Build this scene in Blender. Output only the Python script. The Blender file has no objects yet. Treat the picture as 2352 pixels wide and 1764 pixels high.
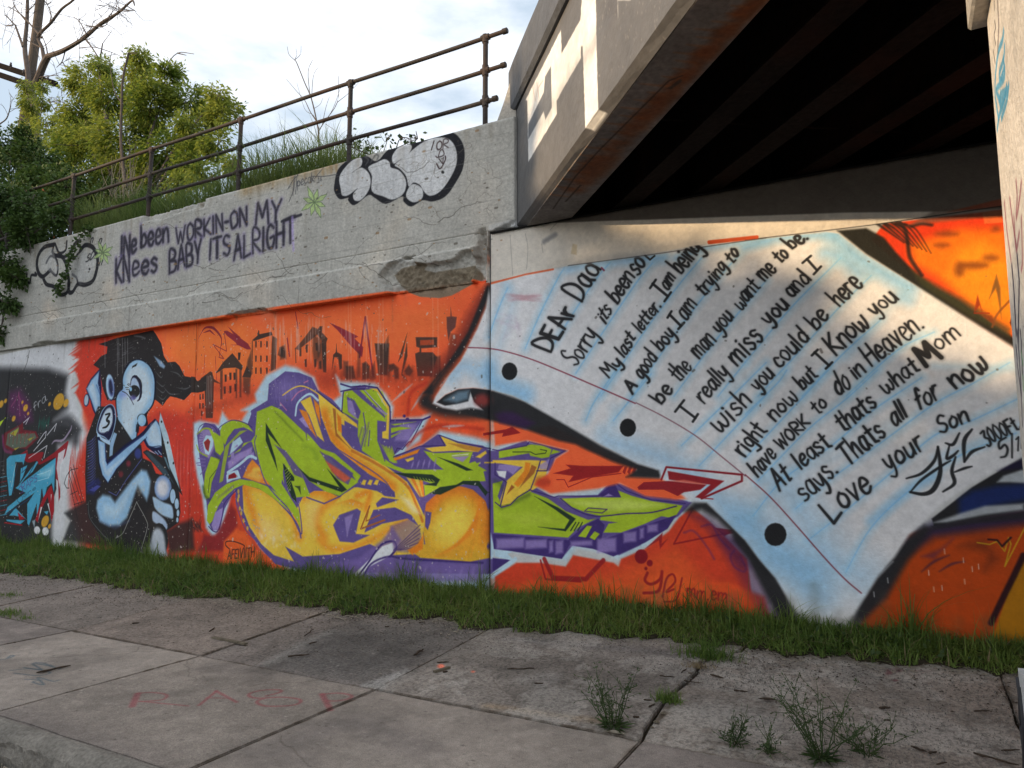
import bpy, math, random
import numpy as np
from mathutils import Vector
R=math.radians
sc=bpy.context.scene; col=sc.collection
# ---------------------------------------------------------------- camera, sky, sun, exposure
cam=bpy.data.objects.new('camera',bpy.data.cameras.new('camera')); col.objects.link(cam); sc.camera=cam
cam.location=(0,-6.5,1.6); cam.data.sensor_width=36; cam.data.lens=1631/2352*36
cam.data.clip_start=.05; cam.data.clip_end=2000
cam.rotation_mode='XYZ'; cam.rotation_euler=(R(90+6.32),R(0.08),R(28.82))
SUN_TO=Vector((-.9,-1,.262)).normalized()
w=bpy.data.worlds.new('World'); sc.world=w; w.use_nodes=True
nt=w.node_tree; N=nt.nodes; L=nt.links; N.clear()
out=N.new('ShaderNodeOutputWorld'); bg=N.new('ShaderNodeBackground'); sky=N.new('ShaderNodeTexSky')
sky.sky_type='NISHITA'; sky.sun_disc=False; sky.sun_elevation=math.asin(SUN_TO.z); sky.sun_rotation=math.atan2(SUN_TO.x,SUN_TO.y)
sky.air_density=1.0; sky.dust_density=2.0; sky.ozone_density=1.5
tc=N.new('ShaderNodeTexCoord'); mp=N.new('ShaderNodeMapping'); mp.inputs['Scale'].default_value=(1,1,2.6); mp.inputs['Location'].default_value=(.35,.6,.2)
nz=N.new('ShaderNodeTexNoise'); nz.inputs['Scale'].default_value=1.7; nz.inputs['Detail'].default_value=9; nz.inputs['Roughness'].default_value=.55
rp=N.new('ShaderNodeValToRGB'); rp.color_ramp.elements[0].position=.43; rp.color_ramp.elements[1].position=.60
mx=N.new('ShaderNodeMixRGB'); mx.inputs[2].default_value=(10.9,10.9,11.2,1)
blu=N.new('ShaderNodeMixRGB'); blu.inputs[0].default_value=.72; blu.inputs[2].default_value=(5.8,6.9,8.1,1)
L.new(tc.outputs['Generated'],mp.inputs[0]); L.new(mp.outputs[0],nz.inputs[0]); L.new(nz.outputs[0],rp.inputs[0])
L.new(sky.outputs[0],blu.inputs[1]); L.new(blu.outputs[0],mx.inputs[1]); L.new(rp.outputs[0],mx.inputs[0]); L.new(mx.outputs[0],bg.inputs[0]); L.new(bg.outputs[0],out.inputs[0])
bg.inputs[1].default_value=.1
sun=bpy.data.objects.new('sun',bpy.data.lights.new('sun','SUN')); col.objects.link(sun)
sun.data.energy=3.1; sun.data.angle=R(.6); sun.data.color=(1,.72,.42); sun.rotation_euler=SUN_TO.to_track_quat('Z','Y').to_euler()
sc.view_settings.view_transform='Standard'; sc.view_settings.look='None'; sc.view_settings.gamma=1; sc.view_settings.exposure=0.50
rng=np.random.default_rng(11); random.seed(11)

# ---------------------------------------------------------------- helpers
def tag(o,label=None,cat=None,group=None,kind=None):
    for k,v in (('label',label),('category',cat),('group',group),('kind',kind)):
        if v: o[k]=v
    return o
def empty(name,loc,label,cat,group=None):
    o=bpy.data.objects.new(name,None); col.objects.link(o); o.location=loc; o.empty_display_size=.2
    return tag(o,label,cat,group)
def mesh(name,V,F,mat,parent=None,uv=None,smooth=False):
    """V world coordinates; the object's origin goes to the parent's location or the mesh's base."""
    V=np.asarray(V,float)
    if parent is not None:
        org=np.array(parent.location) if parent.parent is None else np.array(parent.location)+np.array(parent.parent.location)
    else:
        lo,hi=V.min(0),V.max(0); org=np.array([(lo[0]+hi[0])/2,(lo[1]+hi[1])/2,lo[2]])
    me=bpy.data.meshes.new(name)
    Vl=V-org
    if isinstance(F,np.ndarray):
        n=F.shape[1]; me.vertices.add(len(Vl)); me.vertices.foreach_set('co',Vl.astype(np.float32).ravel())
        me.loops.add(F.size); me.loops.foreach_set('vertex_index',F.astype(np.int32).ravel())
        me.polygons.add(len(F)); me.polygons.foreach_set('loop_start',np.arange(0,F.size,n,dtype=np.int32))
        me.update(calc_edges=True); me.validate()
    else:
        me.from_pydata(Vl.tolist(),[],F); me.update()
    if uv is not None:
        li=np.empty(len(me.loops),np.int32); me.loops.foreach_get('vertex_index',li)
        lay=me.uv_layers.new(name='UVMap'); lay.data.foreach_set('uv',np.asarray(uv,np.float32)[li].ravel())
    if smooth: me.polygons.foreach_set('use_smooth',[True]*len(me.polygons))
    me.materials.append(mat)
    o=bpy.data.objects.new(name,me); col.objects.link(o)
    if parent is not None: o.parent=parent
    else: o.location=org
    return o
def box(x0,x1,y0,y1,z0,z1):
    V=[(x,y,z) for x in (x0,x1) for y in (y0,y1) for z in (z0,z1)]
    return V,[(0,1,3,2),(4,6,7,5),(0,4,5,1),(2,3,7,6),(0,2,6,4),(1,5,7,3)]
def bevbox(name,x0,x1,y0,y1,z0,z1,mat,parent=None,b=.01,zf=None,uvf=None,seg=1):
    import bmesh
    bm=bmesh.new(); V,F=box(x0,x1,y0,y1,z0,z1); vs=[bm.verts.new(v) for v in V]
    for f in F: bm.faces.new([vs[i] for i in f])
    bmesh.ops.recalc_face_normals(bm,faces=bm.faces)
    bmesh.ops.bevel(bm,geom=list(bm.edges),offset=b,segments=seg,affect='EDGES')
    V=np.array([v.co[:] for v in bm.verts]); bm.verts.index_update(); F=[[v.index for v in f.verts] for f in bm.faces]; bm.free()
    if zf is not None: V=zf(V)
    return mesh(name,V,F,mat,parent,uv=uvf(V) if uvf else None)
def tube(P,r,n=8,caps=True):
    P=np.asarray(P,float); r=np.broadcast_to(np.asarray(r,float),(len(P),)); V=[];F=[]
    up=np.array([.13,.21,.97])
    for i in range(len(P)):
        t=P[min(i+1,len(P)-1)]-P[max(i-1,0)]; t=t/(np.linalg.norm(t)+1e-9)
        a=np.cross(t,up if abs(t@up)<.95 else np.array([1.,0,0])); a/=np.linalg.norm(a); b=np.cross(t,a)
        for k in range(n):
            th=2*math.pi*k/n; V.append(P[i]+r[i]*(math.cos(th)*a+math.sin(th)*b))
    for i in range(len(P)-1):
        for k in range(n): F.append((i*n+k,i*n+(k+1)%n,(i+1)*n+(k+1)%n,(i+1)*n+k))
    if caps: F.append(tuple(range(n))[::-1]); F.append(tuple((len(P)-1)*n+k for k in range(n)))
    return V,F
def join(parts):
    V=[];F=[]
    for v,f in parts:
        o=len(V); V+=list(map(tuple,v)); F+=[tuple(i+o for i in q) for q in f]
    return V,F
def vnoise(x,y,cell,seed=0):
    """value noise at scattered points"""
    x=np.asarray(x)/cell; y=np.asarray(y)/cell; xi=np.floor(x).astype(np.int64); yi=np.floor(y).astype(np.int64); fx=x-xi; fy=y-yi
    fx=fx*fx*(3-2*fx); fy=fy*fy*(3-2*fy)
    h=lambda a,b: ((np.sin(a*127.1+b*311.7+seed*74.7)*43758.5453)%1)
    return (h(xi,yi)*(1-fx)+h(xi+1,yi)*fx)*(1-fy)+(h(xi,yi+1)*(1-fx)+h(xi+1,yi+1)*fx)*fy
def fbm(x,y,cell,seed=0,o=4): return sum(vnoise(x,y,cell/2**i,seed+i)*.5**i for i in range(o))/(2-.5**(o-1))

# ---------------------------------------------------------------- materials
def mat(name,color=(.5,.5,.5),rough=.8,n1=(3,.15),n2=(60,.12),bump=(80,.2,.01),img=None,gain=1.0,metal=0,spec=.3,tint=None,streak=0,extra=None,speck=None):
    m=bpy.data.materials.new(name); m.use_nodes=True; t=m.node_tree; n=t.nodes; l=t.links
    b=n['Principled BSDF']; b.inputs['Roughness'].default_value=rough; b.inputs['Metallic'].default_value=metal; b.inputs['Specular IOR Level'].default_value=spec
    g=n.new('ShaderNodeNewGeometry')
    if img is not None:
        it=n.new('ShaderNodeTexImage'); it.image=img; it.interpolation='Linear'; it.extension='EXTEND'
        u=n.new('ShaderNodeUVMap'); u.uv_map='UVMap'; l.new(u.outputs[0],it.inputs[0]); cur=it.outputs[0]
        if gain!=1:
            mm=n.new('ShaderNodeMixRGB'); mm.blend_type='MULTIPLY'; mm.inputs[0].default_value=1; mm.inputs[2].default_value=(gain,)*3+(1,); l.new(cur,mm.inputs[1]); cur=mm.outputs[0]
    else:
        rg=n.new('ShaderNodeRGB'); rg.outputs[0].default_value=tuple(color)+(1,); cur=rg.outputs[0]
    def noise(scale,detail=5,vec=None,rgh=.6):
        z=n.new('ShaderNodeTexNoise'); z.inputs['Scale'].default_value=scale; z.inputs['Detail'].default_value=detail; z.inputs['Roughness'].default_value=rgh
        l.new(vec or g.outputs['Position'],z.inputs[0]); return z.outputs[0]
    def mul(cur,fac,lo,hi,p0=.3,p1=.7):
        mr=n.new('ShaderNodeMapRange'); mr.inputs[1].default_value=p0; mr.inputs[2].default_value=p1; mr.inputs[3].default_value=lo; mr.inputs[4].default_value=hi; l.new(fac,mr.inputs[0])
        c=n.new('ShaderNodeMixRGB'); c.blend_type='MULTIPLY'; c.inputs[0].default_value=1; l.new(cur,c.inputs[1]); l.new(mr.outputs[0],c.inputs[2]); return c.outputs[0]
    for sc_,am in (n1,n2):
        if am: cur=mul(cur,noise(sc_),1-am,1+am*.6)
    if tint:
        c=n.new('ShaderNodeMixRGB'); c.inputs[2].default_value=tuple(tint[0])+(1,); mr=n.new('ShaderNodeMapRange'); mr.inputs[1].default_value=tint[2]; mr.inputs[2].default_value=tint[3]; mr.inputs[4].default_value=tint[4]
        l.new(noise(tint[1],6),mr.inputs[0]); l.new(mr.outputs[0],c.inputs[0]); l.new(cur,c.inputs[1]); cur=c.outputs[0]
    if streak:
        mpn=n.new('ShaderNodeMapping'); mpn.inputs['Scale'].default_value=(9,9,.5); l.new(g.outputs['Position'],mpn.inputs[0])
        cur=mul(cur,noise(1.6,6,mpn.outputs[0]),1-streak,1+streak*.3)
    if speck:
        vz=n.new('ShaderNodeTexVoronoi'); vz.inputs['Scale'].default_value=speck[0]; l.new(g.outputs['Position'],vz.inputs[0])
        mr=n.new('ShaderNodeMapRange'); mr.inputs[1].default_value=speck[1]; mr.inputs[2].default_value=speck[1]*.5; l.new(vz.outputs['Distance'],mr.inputs[0])
        msk=n.new('ShaderNodeMath'); msk.operation='MULTIPLY'; l.new(mr.outputs[0],msk.inputs[0]); mr2=n.new('ShaderNodeMapRange'); mr2.inputs[1].default_value=.52; mr2.inputs[2].default_value=.6; mr2.inputs[4].default_value=.8; l.new(noise(2.3,3),mr2.inputs[0]); l.new(mr2.outputs[0],msk.inputs[1])
        c=n.new('ShaderNodeMixRGB'); c.inputs[2].default_value=tuple(speck[2])+(1,); l.new(msk.outputs[0],c.inputs[0]); l.new(cur,c.inputs[1]); cur=c.outputs[0]
    l.new(cur,b.inputs['Base Color'])
    if bump:
        bp=n.new('ShaderNodeBump'); bp.inputs['Strength'].default_value=bump[1]; bp.inputs['Distance'].default_value=bump[2]
        l.new(noise(bump[0],8,None,.65),bp.inputs['Height'])
        b2=n.new('ShaderNodeBump'); b2.inputs['Strength'].default_value=bump[1]*.8; b2.inputs['Distance'].default_value=bump[2]*2.5; l.new(noise(bump[0]*.15,4),b2.inputs['Height']); l.new(b2.outputs[0],bp.inputs['Normal'])
        l.new(bp.outputs[0],b.inputs['Normal'])
    return m
def leafmat(name,c0,c1,trans=.35,pos=1.2,rough=.55):
    m=bpy.data.materials.new(name); m.use_nodes=True; t=m.node_tree; n=t.nodes; l=t.links; n.clear()
    o=n.new('ShaderNodeOutputMaterial'); g=n.new('ShaderNodeNewGeometry'); mix=n.new('ShaderNodeMixRGB'); mix.inputs[1].default_value=tuple(c0)+(1,); mix.inputs[2].default_value=tuple(c1)+(1,)
    z=n.new('ShaderNodeTexNoise'); z.inputs['Scale'].default_value=pos; l.new(g.outputs['Position'],z.inputs[0])
    a=n.new('ShaderNodeMath'); a.operation='MULTIPLY_ADD'; a.inputs[1].default_value=.6; l.new(g.outputs['Random Per Island'],a.inputs[0]); s=n.new('ShaderNodeMapRange'); s.inputs[1].default_value=.3; s.inputs[2].default_value=.7; s.inputs[3].default_value=-.1; s.inputs[4].default_value=.5
    l.new(z.outputs[0],s.inputs[0]); l.new(s.outputs[0],a.inputs[2]); l.new(a.outputs[0],mix.inputs[0])
    p=n.new('ShaderNodeBsdfPrincipled'); p.inputs['Roughness'].default_value=rough; p.inputs['Specular IOR Level'].default_value=.25; tr=n.new('ShaderNodeBsdfTranslucent'); ms=n.new('ShaderNodeMixShader'); ms.inputs[0].default_value=trans
    l.new(mix.outputs[0],p.inputs['Base Color']); l.new(mix.outputs[0],tr.inputs[0]); l.new(p.outputs[0],ms.inputs[1]); l.new(tr.outputs[0],ms.inputs[2]); l.new(ms.outputs[0],o.inputs[0])
    return m

# ---- paint engine (shared, embedded in scene.py) ----
GLYPHS={
'A':(6,[(0,0,3,10,6,0),(1.2,3.6,4.8,3.6)]),'B':(5.5,[(0,0,0,10,3.5,9.6,4.6,7.8,3.5,5.6,0,5,4,4.8,5.4,2.6,4,.3,0,0)]),
'D':(6,[(0,0,0.4,10,4,9,6,5.5,5,2,2.5,.2,0,0)]),'E':(4.5,[(4.5,10,0,9.6,0,0,4.5,.3),(0,5,3.5,5.2)]),'F':(4.5,[(4.8,10,0,9.6,0,0),(0,5.2,3.6,5.4)]),
'G':(5.5,[(5,8.5,3,10,.8,8,.2,4,1.5,.8,4,.3,5.3,2.5,5.3,4.6,3,4.6)]),'H':(5.5,[(0,0,0,10),(5.3,0,5.3,10),(0,5,5.3,5.2)]),
'I':(1.4,[(.6,0,.6,10)]),'K':(5.5,[(0,0,0,10),(5,10,.4,4.6,5.4,0)]),'L':(5,[(0,10,.2,0,5,.8)]),
'M':(7.5,[(0,0,1,10,3.8,3.5,6.4,10,7.4,0)]),'N':(5.5,[(0,0,0,10,5.2,0,5.2,10)]),'O':(6,[(3,10,.6,8,.2,4,1.6,.4,4,.3,5.8,3,5.6,7.5,3,10)]),
'P':(5.5,[(0,0,0,10,4,9.6,5.4,7.4,4,5.2,0,4.8)]),'R':(5.8,[(0,0,0,10,4,9.6,5.2,7.4,4,5.4,.4,4.8,5.6,0)]),
'S':(5,[(4.6,8.6,2.6,10,.6,8.4,1,6,4,4.4,4.8,2.2,3,.2,.2,1.2)]),'T':(6,[(0,9.7,6.2,10),(3,9.8,3,0)]),'V':(5.5,[(0,10,2.6,0,5.4,10)]),
'W':(8,[(0,10,1.8,0,4,7,5.8,0,8,10)]),'Y':(5.5,[(0,10,2.6,5,5.4,10),(2.6,5,2.2,0)]),
'a':(5,[(4.4,5.4,2,6.2,.4,3.8,.8,.8,2.6,.2,4.2,2.4,4.6,5.8),(4.5,5.8,4.2,1.8,5.2,0)]),'b':(4.6,[(0,10,.2,.3),(.2,2,1.4,5.2,3.4,5.6,4.4,3.2,3.2,.4,.2,.4)]),
'c':(4.2,[(4,5.2,2,6.2,.3,3.6,1,.6,3,0,4.4,1)]),'d':(4.8,[(4.4,10,4.5,0),(4.4,4.4,2.4,6,.4,3.8,.8,.8,2.8,.1,4.4,2)]),
'e':(4.6,[(.6,3,4.2,3.6,3.6,5.8,1.6,6,.2,3.4,1,.5,3,0,4.6,1.4)]),'f':(3.8,[(4.2,8.8,3,10,1.4,8.4,1.2,0),(0,5.4,3.4,5.8)]),
'g':(4.8,[(4.4,5.2,2.2,6.2,.4,4,1,1.2,3,1.2,4.4,3.6,4.5,5.6),(4.5,5.6,4.6,-1,3.4,-3.6,.8,-2.8)]),'h':(4.4,[(0,10,.1,0),(.1,3.6,2,5.8,3.8,5,4.2,0)]),
'i':(1.2,[(.5,6,.6,0),(.5,8,.5,8.3)]),'k':(4.2,[(0,10,0,0),(3.8,6,.3,2.6,4,0)]),'l':(1.3,[(.4,10,.6,0)]),
'm':(7.6,[(0,6,.2,0),(.2,3.8,1.8,6,3.4,5,3.6,.2),(3.6,3.8,5.2,6,6.8,5,7.2,0)]),'n':(4.6,[(0,6,.2,0),(.2,3.8,2.2,6,4,5,4.4,0)]),
'o':(4.8,[(2.4,6,.4,4.4,.4,1.6,2.2,0,4.2,1.4,4.4,4.2,2.4,6)]),'r':(3.6,[(0,6,.3,0),(.2,3.4,1.6,5.8,3.6,6)]),
's':(4,[(3.8,5.2,2,6.2,.5,5,1.2,3.6,3.2,2.6,3.8,1.2,2,0,.2,.8)]),'t':(3.8,[(1.8,9,1.8,.6,3.6,0),(0,6,3.8,6.4)]),
'u':(4.8,[(0,6,.3,1,2.2,0,4,2,4.3,6),(4.3,6,4.4,0)]),'v':(4.4,[(0,6,2.2,0,4.4,6)]),'w':(7,[(0,6,.6,1,2.2,0,3.6,2.6,3.6,4,4.2,.6,5.6,0,6.8,2.4,6.8,6)]),
'y':(4.8,[(0,6,.6,2.2,2.4,1.2,4.2,6),(4.2,6,3.8,-1,2.2,-3.8,.2,-2.8)]),
'0':(5,[(2.5,10,.3,7,.4,2.6,2.4,.2,4.6,2.8,4.6,7.2,2.5,10)]),'1':(2.6,[(.2,8,1.6,10,1.6,.2),(.3,.1,2.8,.1)]),'3':(5,[(0,9.4,4.6,10,2,6,4.6,4,4.2,.8,1.6,-.6,0,.8)]),
'4':(5,[(3.6,10,0,3.4,4.8,3.6),(3.6,10,3.6,0)]),'p':(4.6,[(0,6,0,-4),(.2,2,1.4,5.6,3.4,5.6,4.4,3.2,3.2,.4,.2,1)]),
'5':(5,[(4.8,10,.6,9.6,.2,5.6,3.4,6,4.8,3,3.2,.2,0,.4)]),'/':(2,[(.8,-1,1,11)]),
'.':(1.2,[(.5,.3,.6,.4)]),',':(1.6,[(1,1,.6,-1)]),'-':(3,[(.2,5,2.8,5)]),"'":(1.2,[(.6,10,.5,8)]),
}
def smooth(p,n=5):
    p=np.asarray(p,float)
    if len(p)<3: return p
    closed=np.allclose(p[0],p[-1])
    q=np.vstack([p[-2] if closed else 2*p[0]-p[1],p,p[1] if closed else 2*p[-1]-p[-2]])
    out=[]
    for i in range(1,len(q)-2):
        for k in range(n):
            t=k/n; a,b,c,d=q[i-1],q[i],q[i+1],q[i+2]
            out.append(.5*((2*b)+(c-a)*t+(2*a-5*b+4*c-d)*t*t+(3*b-a-3*c+d)*t**3))
    out.append(p[-1]); return np.array(out)
class Canvas:
    def __init__(s,x0,x1,z0,z1,ppm,col):
        s.x0,s.z0,s.ppm=x0,z0,ppm; s.W=int((x1-x0)*ppm); s.H=int((z1-z0)*ppm); s.x1=x0+s.W/ppm; s.z1=z0+s.H/ppm
        s.a=np.empty((s.H,s.W,3),np.float32); s.a[:]=np.array(col,np.float32)/255; s.clip=None
    def box(s,p,m):
        lo=p.min(0)-m; hi=p.max(0)+m
        i0=max(0,int((lo[0]-s.x0)*s.ppm)); i1=min(s.W,int((hi[0]-s.x0)*s.ppm)+2)
        j0=max(0,int((lo[1]-s.z0)*s.ppm)); j1=min(s.H,int((hi[1]-s.z0)*s.ppm)+2)
        if i1<=i0 or j1<=j0: return None
        X=(s.x0+(np.arange(i0,i1)+.5)/s.ppm).astype(np.float32)[None,:]; Z=(s.z0+(np.arange(j0,j1)+.5)/s.ppm).astype(np.float32)[:,None]
        return i0,i1,j0,j1,X,Z
    def segd(s,X,Z,p,q):
        d=q-p; L=float(d@d)+1e-12
        t=np.clip(((X-p[0])*d[0]+(Z-p[1])*d[1])/L,0,1)
        return (X-p[0]-t*d[0])**2+(Z-p[1]-t*d[1])**2,t
    def sdf(s,X,Z,p):
        ins=np.zeros(np.broadcast(X,Z).shape,bool); D=np.full(ins.shape,1e9,np.float32)
        for a,b in zip(p,np.roll(p,-1,0)):
            d2,_=s.segd(X,Z,a,b); np.minimum(D,d2,out=D)
            if a[1]!=b[1]:
                c=((a[1]>Z)!=(b[1]>Z)); xi=(b[0]-a[0])*(Z-a[1])/(b[1]-a[1])+a[0]; ins^=c&(X<xi)
        D=np.sqrt(D); return np.where(ins,D,-D)
    def put(s,B,m,col):
        i0,i1,j0,j1=B[:4]; v=s.a[j0:j1,i0:i1]
        if s.clip is not None: m=m*s.clip[j0:j1,i0:i1]
        v+=(np.array(col,np.float32)/255-v)*m[...,None]
    def poly(s,p,col,fe=0,al=1):
        p=np.asarray(p,float); fe=max(fe,1/s.ppm); B=s.box(p,fe)
        if B is None: return
        m=np.clip(s.sdf(B[4],B[5],p)/fe*.5+.5,0,1); m=m*m*(3-2*m)*al; s.put(B,m.astype(np.float32),col)
    def setclip(s,p,fe=0):
        s.clip=None
        if p is None: return
        p=np.asarray(p,float); fe=max(fe,1/s.ppm); B=s.box(p,fe); s.clip=np.zeros((s.H,s.W),np.float32)
        m=np.clip(s.sdf(B[4],B[5],p)/fe*.5+.5,0,1); s.clip[B[2]:B[3],B[0]:B[1]]=m
    def stroke(s,p,w,col,soft=0,al=1,taper=0):
        p=np.asarray(p,float)
        if len(p)==1: p=np.vstack([p,p+1e-4])
        soft=max(soft,.8/s.ppm); B=s.box(p,w/2+soft)
        if B is None: return
        M=np.zeros(np.broadcast(B[4],B[5]).shape,np.float32); n=len(p)-1
        for k in range(n):
            seg=p[k:k+2]; lo=seg.min(0)-w/2-soft; hi=seg.max(0)+w/2+soft
            a0=max(0,int((lo[0]-s.x0)*s.ppm)-B[0]); a1=int((hi[0]-s.x0)*s.ppm)-B[0]+2
            b0=max(0,int((lo[1]-s.z0)*s.ppm)-B[2]); b1=int((hi[1]-s.z0)*s.ppm)-B[2]+2
            X=B[4][:,a0:a1]; Z=B[5][b0:b1]
            if X.size==0 or Z.size==0: continue
            d2,t=s.segd(X,Z,seg[0],seg[1]); ww=w/2
            if taper:
                u=(k+t)/n; ww=w/2*(1-taper*(np.abs(2*u-1)**1.5 if taper>0 else 0)) if taper>0 else w/2*(1+taper*u)
            m=np.clip((ww-np.sqrt(d2))/soft*.5+.5,0,1); m=m*m*(3-2*m)
            v=M[b0:b1,a0:a1]; np.maximum(v,m,out=v)
        s.put(B,M*al,col)
    def text(s,t,P0,P1,Hv,w,col,soft=0,al=1,rng=None):
        P0,P1,Hv=(np.array(v,float) for v in (P0,P1,Hv))
        tot=sum(GLYPHS[c][0]+1.6 if c!=' ' else 4 for c in t)-1.6
        u=0
        for c in t:
            if c==' ': u+=4; continue
            gw,st=GLYPHS[c]; lift=rng.normal(0,.22) if rng is not None else 0; big=rng.uniform(.95,1.06) if rng is not None else 1
            for q in st:
                q=np.array(q,float).reshape(-1,2)
                if rng is not None: q=q+rng.normal(0,.16,q.shape)
                if len(q)>3 and c not in 'NMWEKAFHLVT': q=smooth(q,4)
                pts=P0+(q[:,:1]+u)/tot*(P1-P0)+(q[:,1:]*big+lift)/10*Hv; wv=w*(rng.uniform(.84,1.18) if rng is not None else 1)
                s.stroke(pts,wv*1.35,col,soft*2+.006,.22); s.stroke(pts,wv,col,soft*1.2,al,.18)
            u+=gw+1.6
def noise2(h,w,cell,rng):
    gh,gw=int(h/cell)+3,int(w/cell)+3; g=rng.random((gh,gw)).astype(np.float32)
    y=np.arange(h)/cell; x=np.arange(w)/cell; yi=y.astype(int); xi=x.astype(int); fy=(y-yi)[:,None]; fx=(x-xi)[None]
    fy=fy*fy*(3-2*fy); fx=fx*fx*(3-2*fx)
    a=g[yi][:,xi]; b=g[yi][:,xi+1]; c=g[yi+1][:,xi]; d=g[yi+1][:,xi+1]
    return ((a*(1-fx)+b*fx)*(1-fy)+(c*(1-fx)+d*fx)*fy).astype(np.float32)
def run_ops(cv,ops,seed=3):
    rng=np.random.default_rng(seed)
    for o in ops:
        k=o[0]
        if k=='P': cv.poly(smooth(list(o[1])+[o[1][0]],4)[:-1] if o[5] else o[1],o[2],o[3],o[4])
        elif k=='S': cv.stroke(smooth(o[1]) if o[7] else o[1],o[2],o[3],o[4],o[5],o[6])
        elif k=='C': cv.setclip(o[1],o[2])
        elif k=='T': cv.text(o[1],o[2],o[3],o[4],o[5],o[6],o[7],o[8],rng)
def decode(s):
    ops=[]
    def pts(q):
        v=np.array([int(a) for a in q.split(',')],float).reshape(-1,2); return np.cumsum(v,0)/1000
    hx=lambda h:tuple(int(c) for c in h.split(','))
    for ln in s.strip().split('\n'):
        f=ln.split('|'); k=f[0]
        if k=='P': ops.append(['P',pts(f[5]),hx(f[1]),int(f[2])/1000,float(f[3]),int(f[4])])
        elif k=='S': ops.append(['S',pts(f[7]),int(f[2])/1000,hx(f[1]),int(f[3])/1000,float(f[4]),float(f[5]),int(f[6])])
        elif k=='C': ops.append(['C',pts(f[2]),int(f[1])/1000] if len(f)>2 else ['C',None,0])
        elif k=='T':
            p=pts(f[6]); ops.append(['T',f[1],p[0],p[1],p[2],int(f[3])/1000,hx(f[2]),int(f[4])/1000,float(f[5])])
    return ops
def to_image(name,cv):
    im=bpy.data.images.new(name,cv.W,cv.H,alpha=False,float_buffer=False); im.colorspace_settings.name='sRGB'
    px=np.ones((cv.H,cv.W,4),np.float32); px[...,:3]=np.clip(cv.a,0,1); im.pixels.foreach_set(px.ravel()); im.update(); im.pack(); return im
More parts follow.
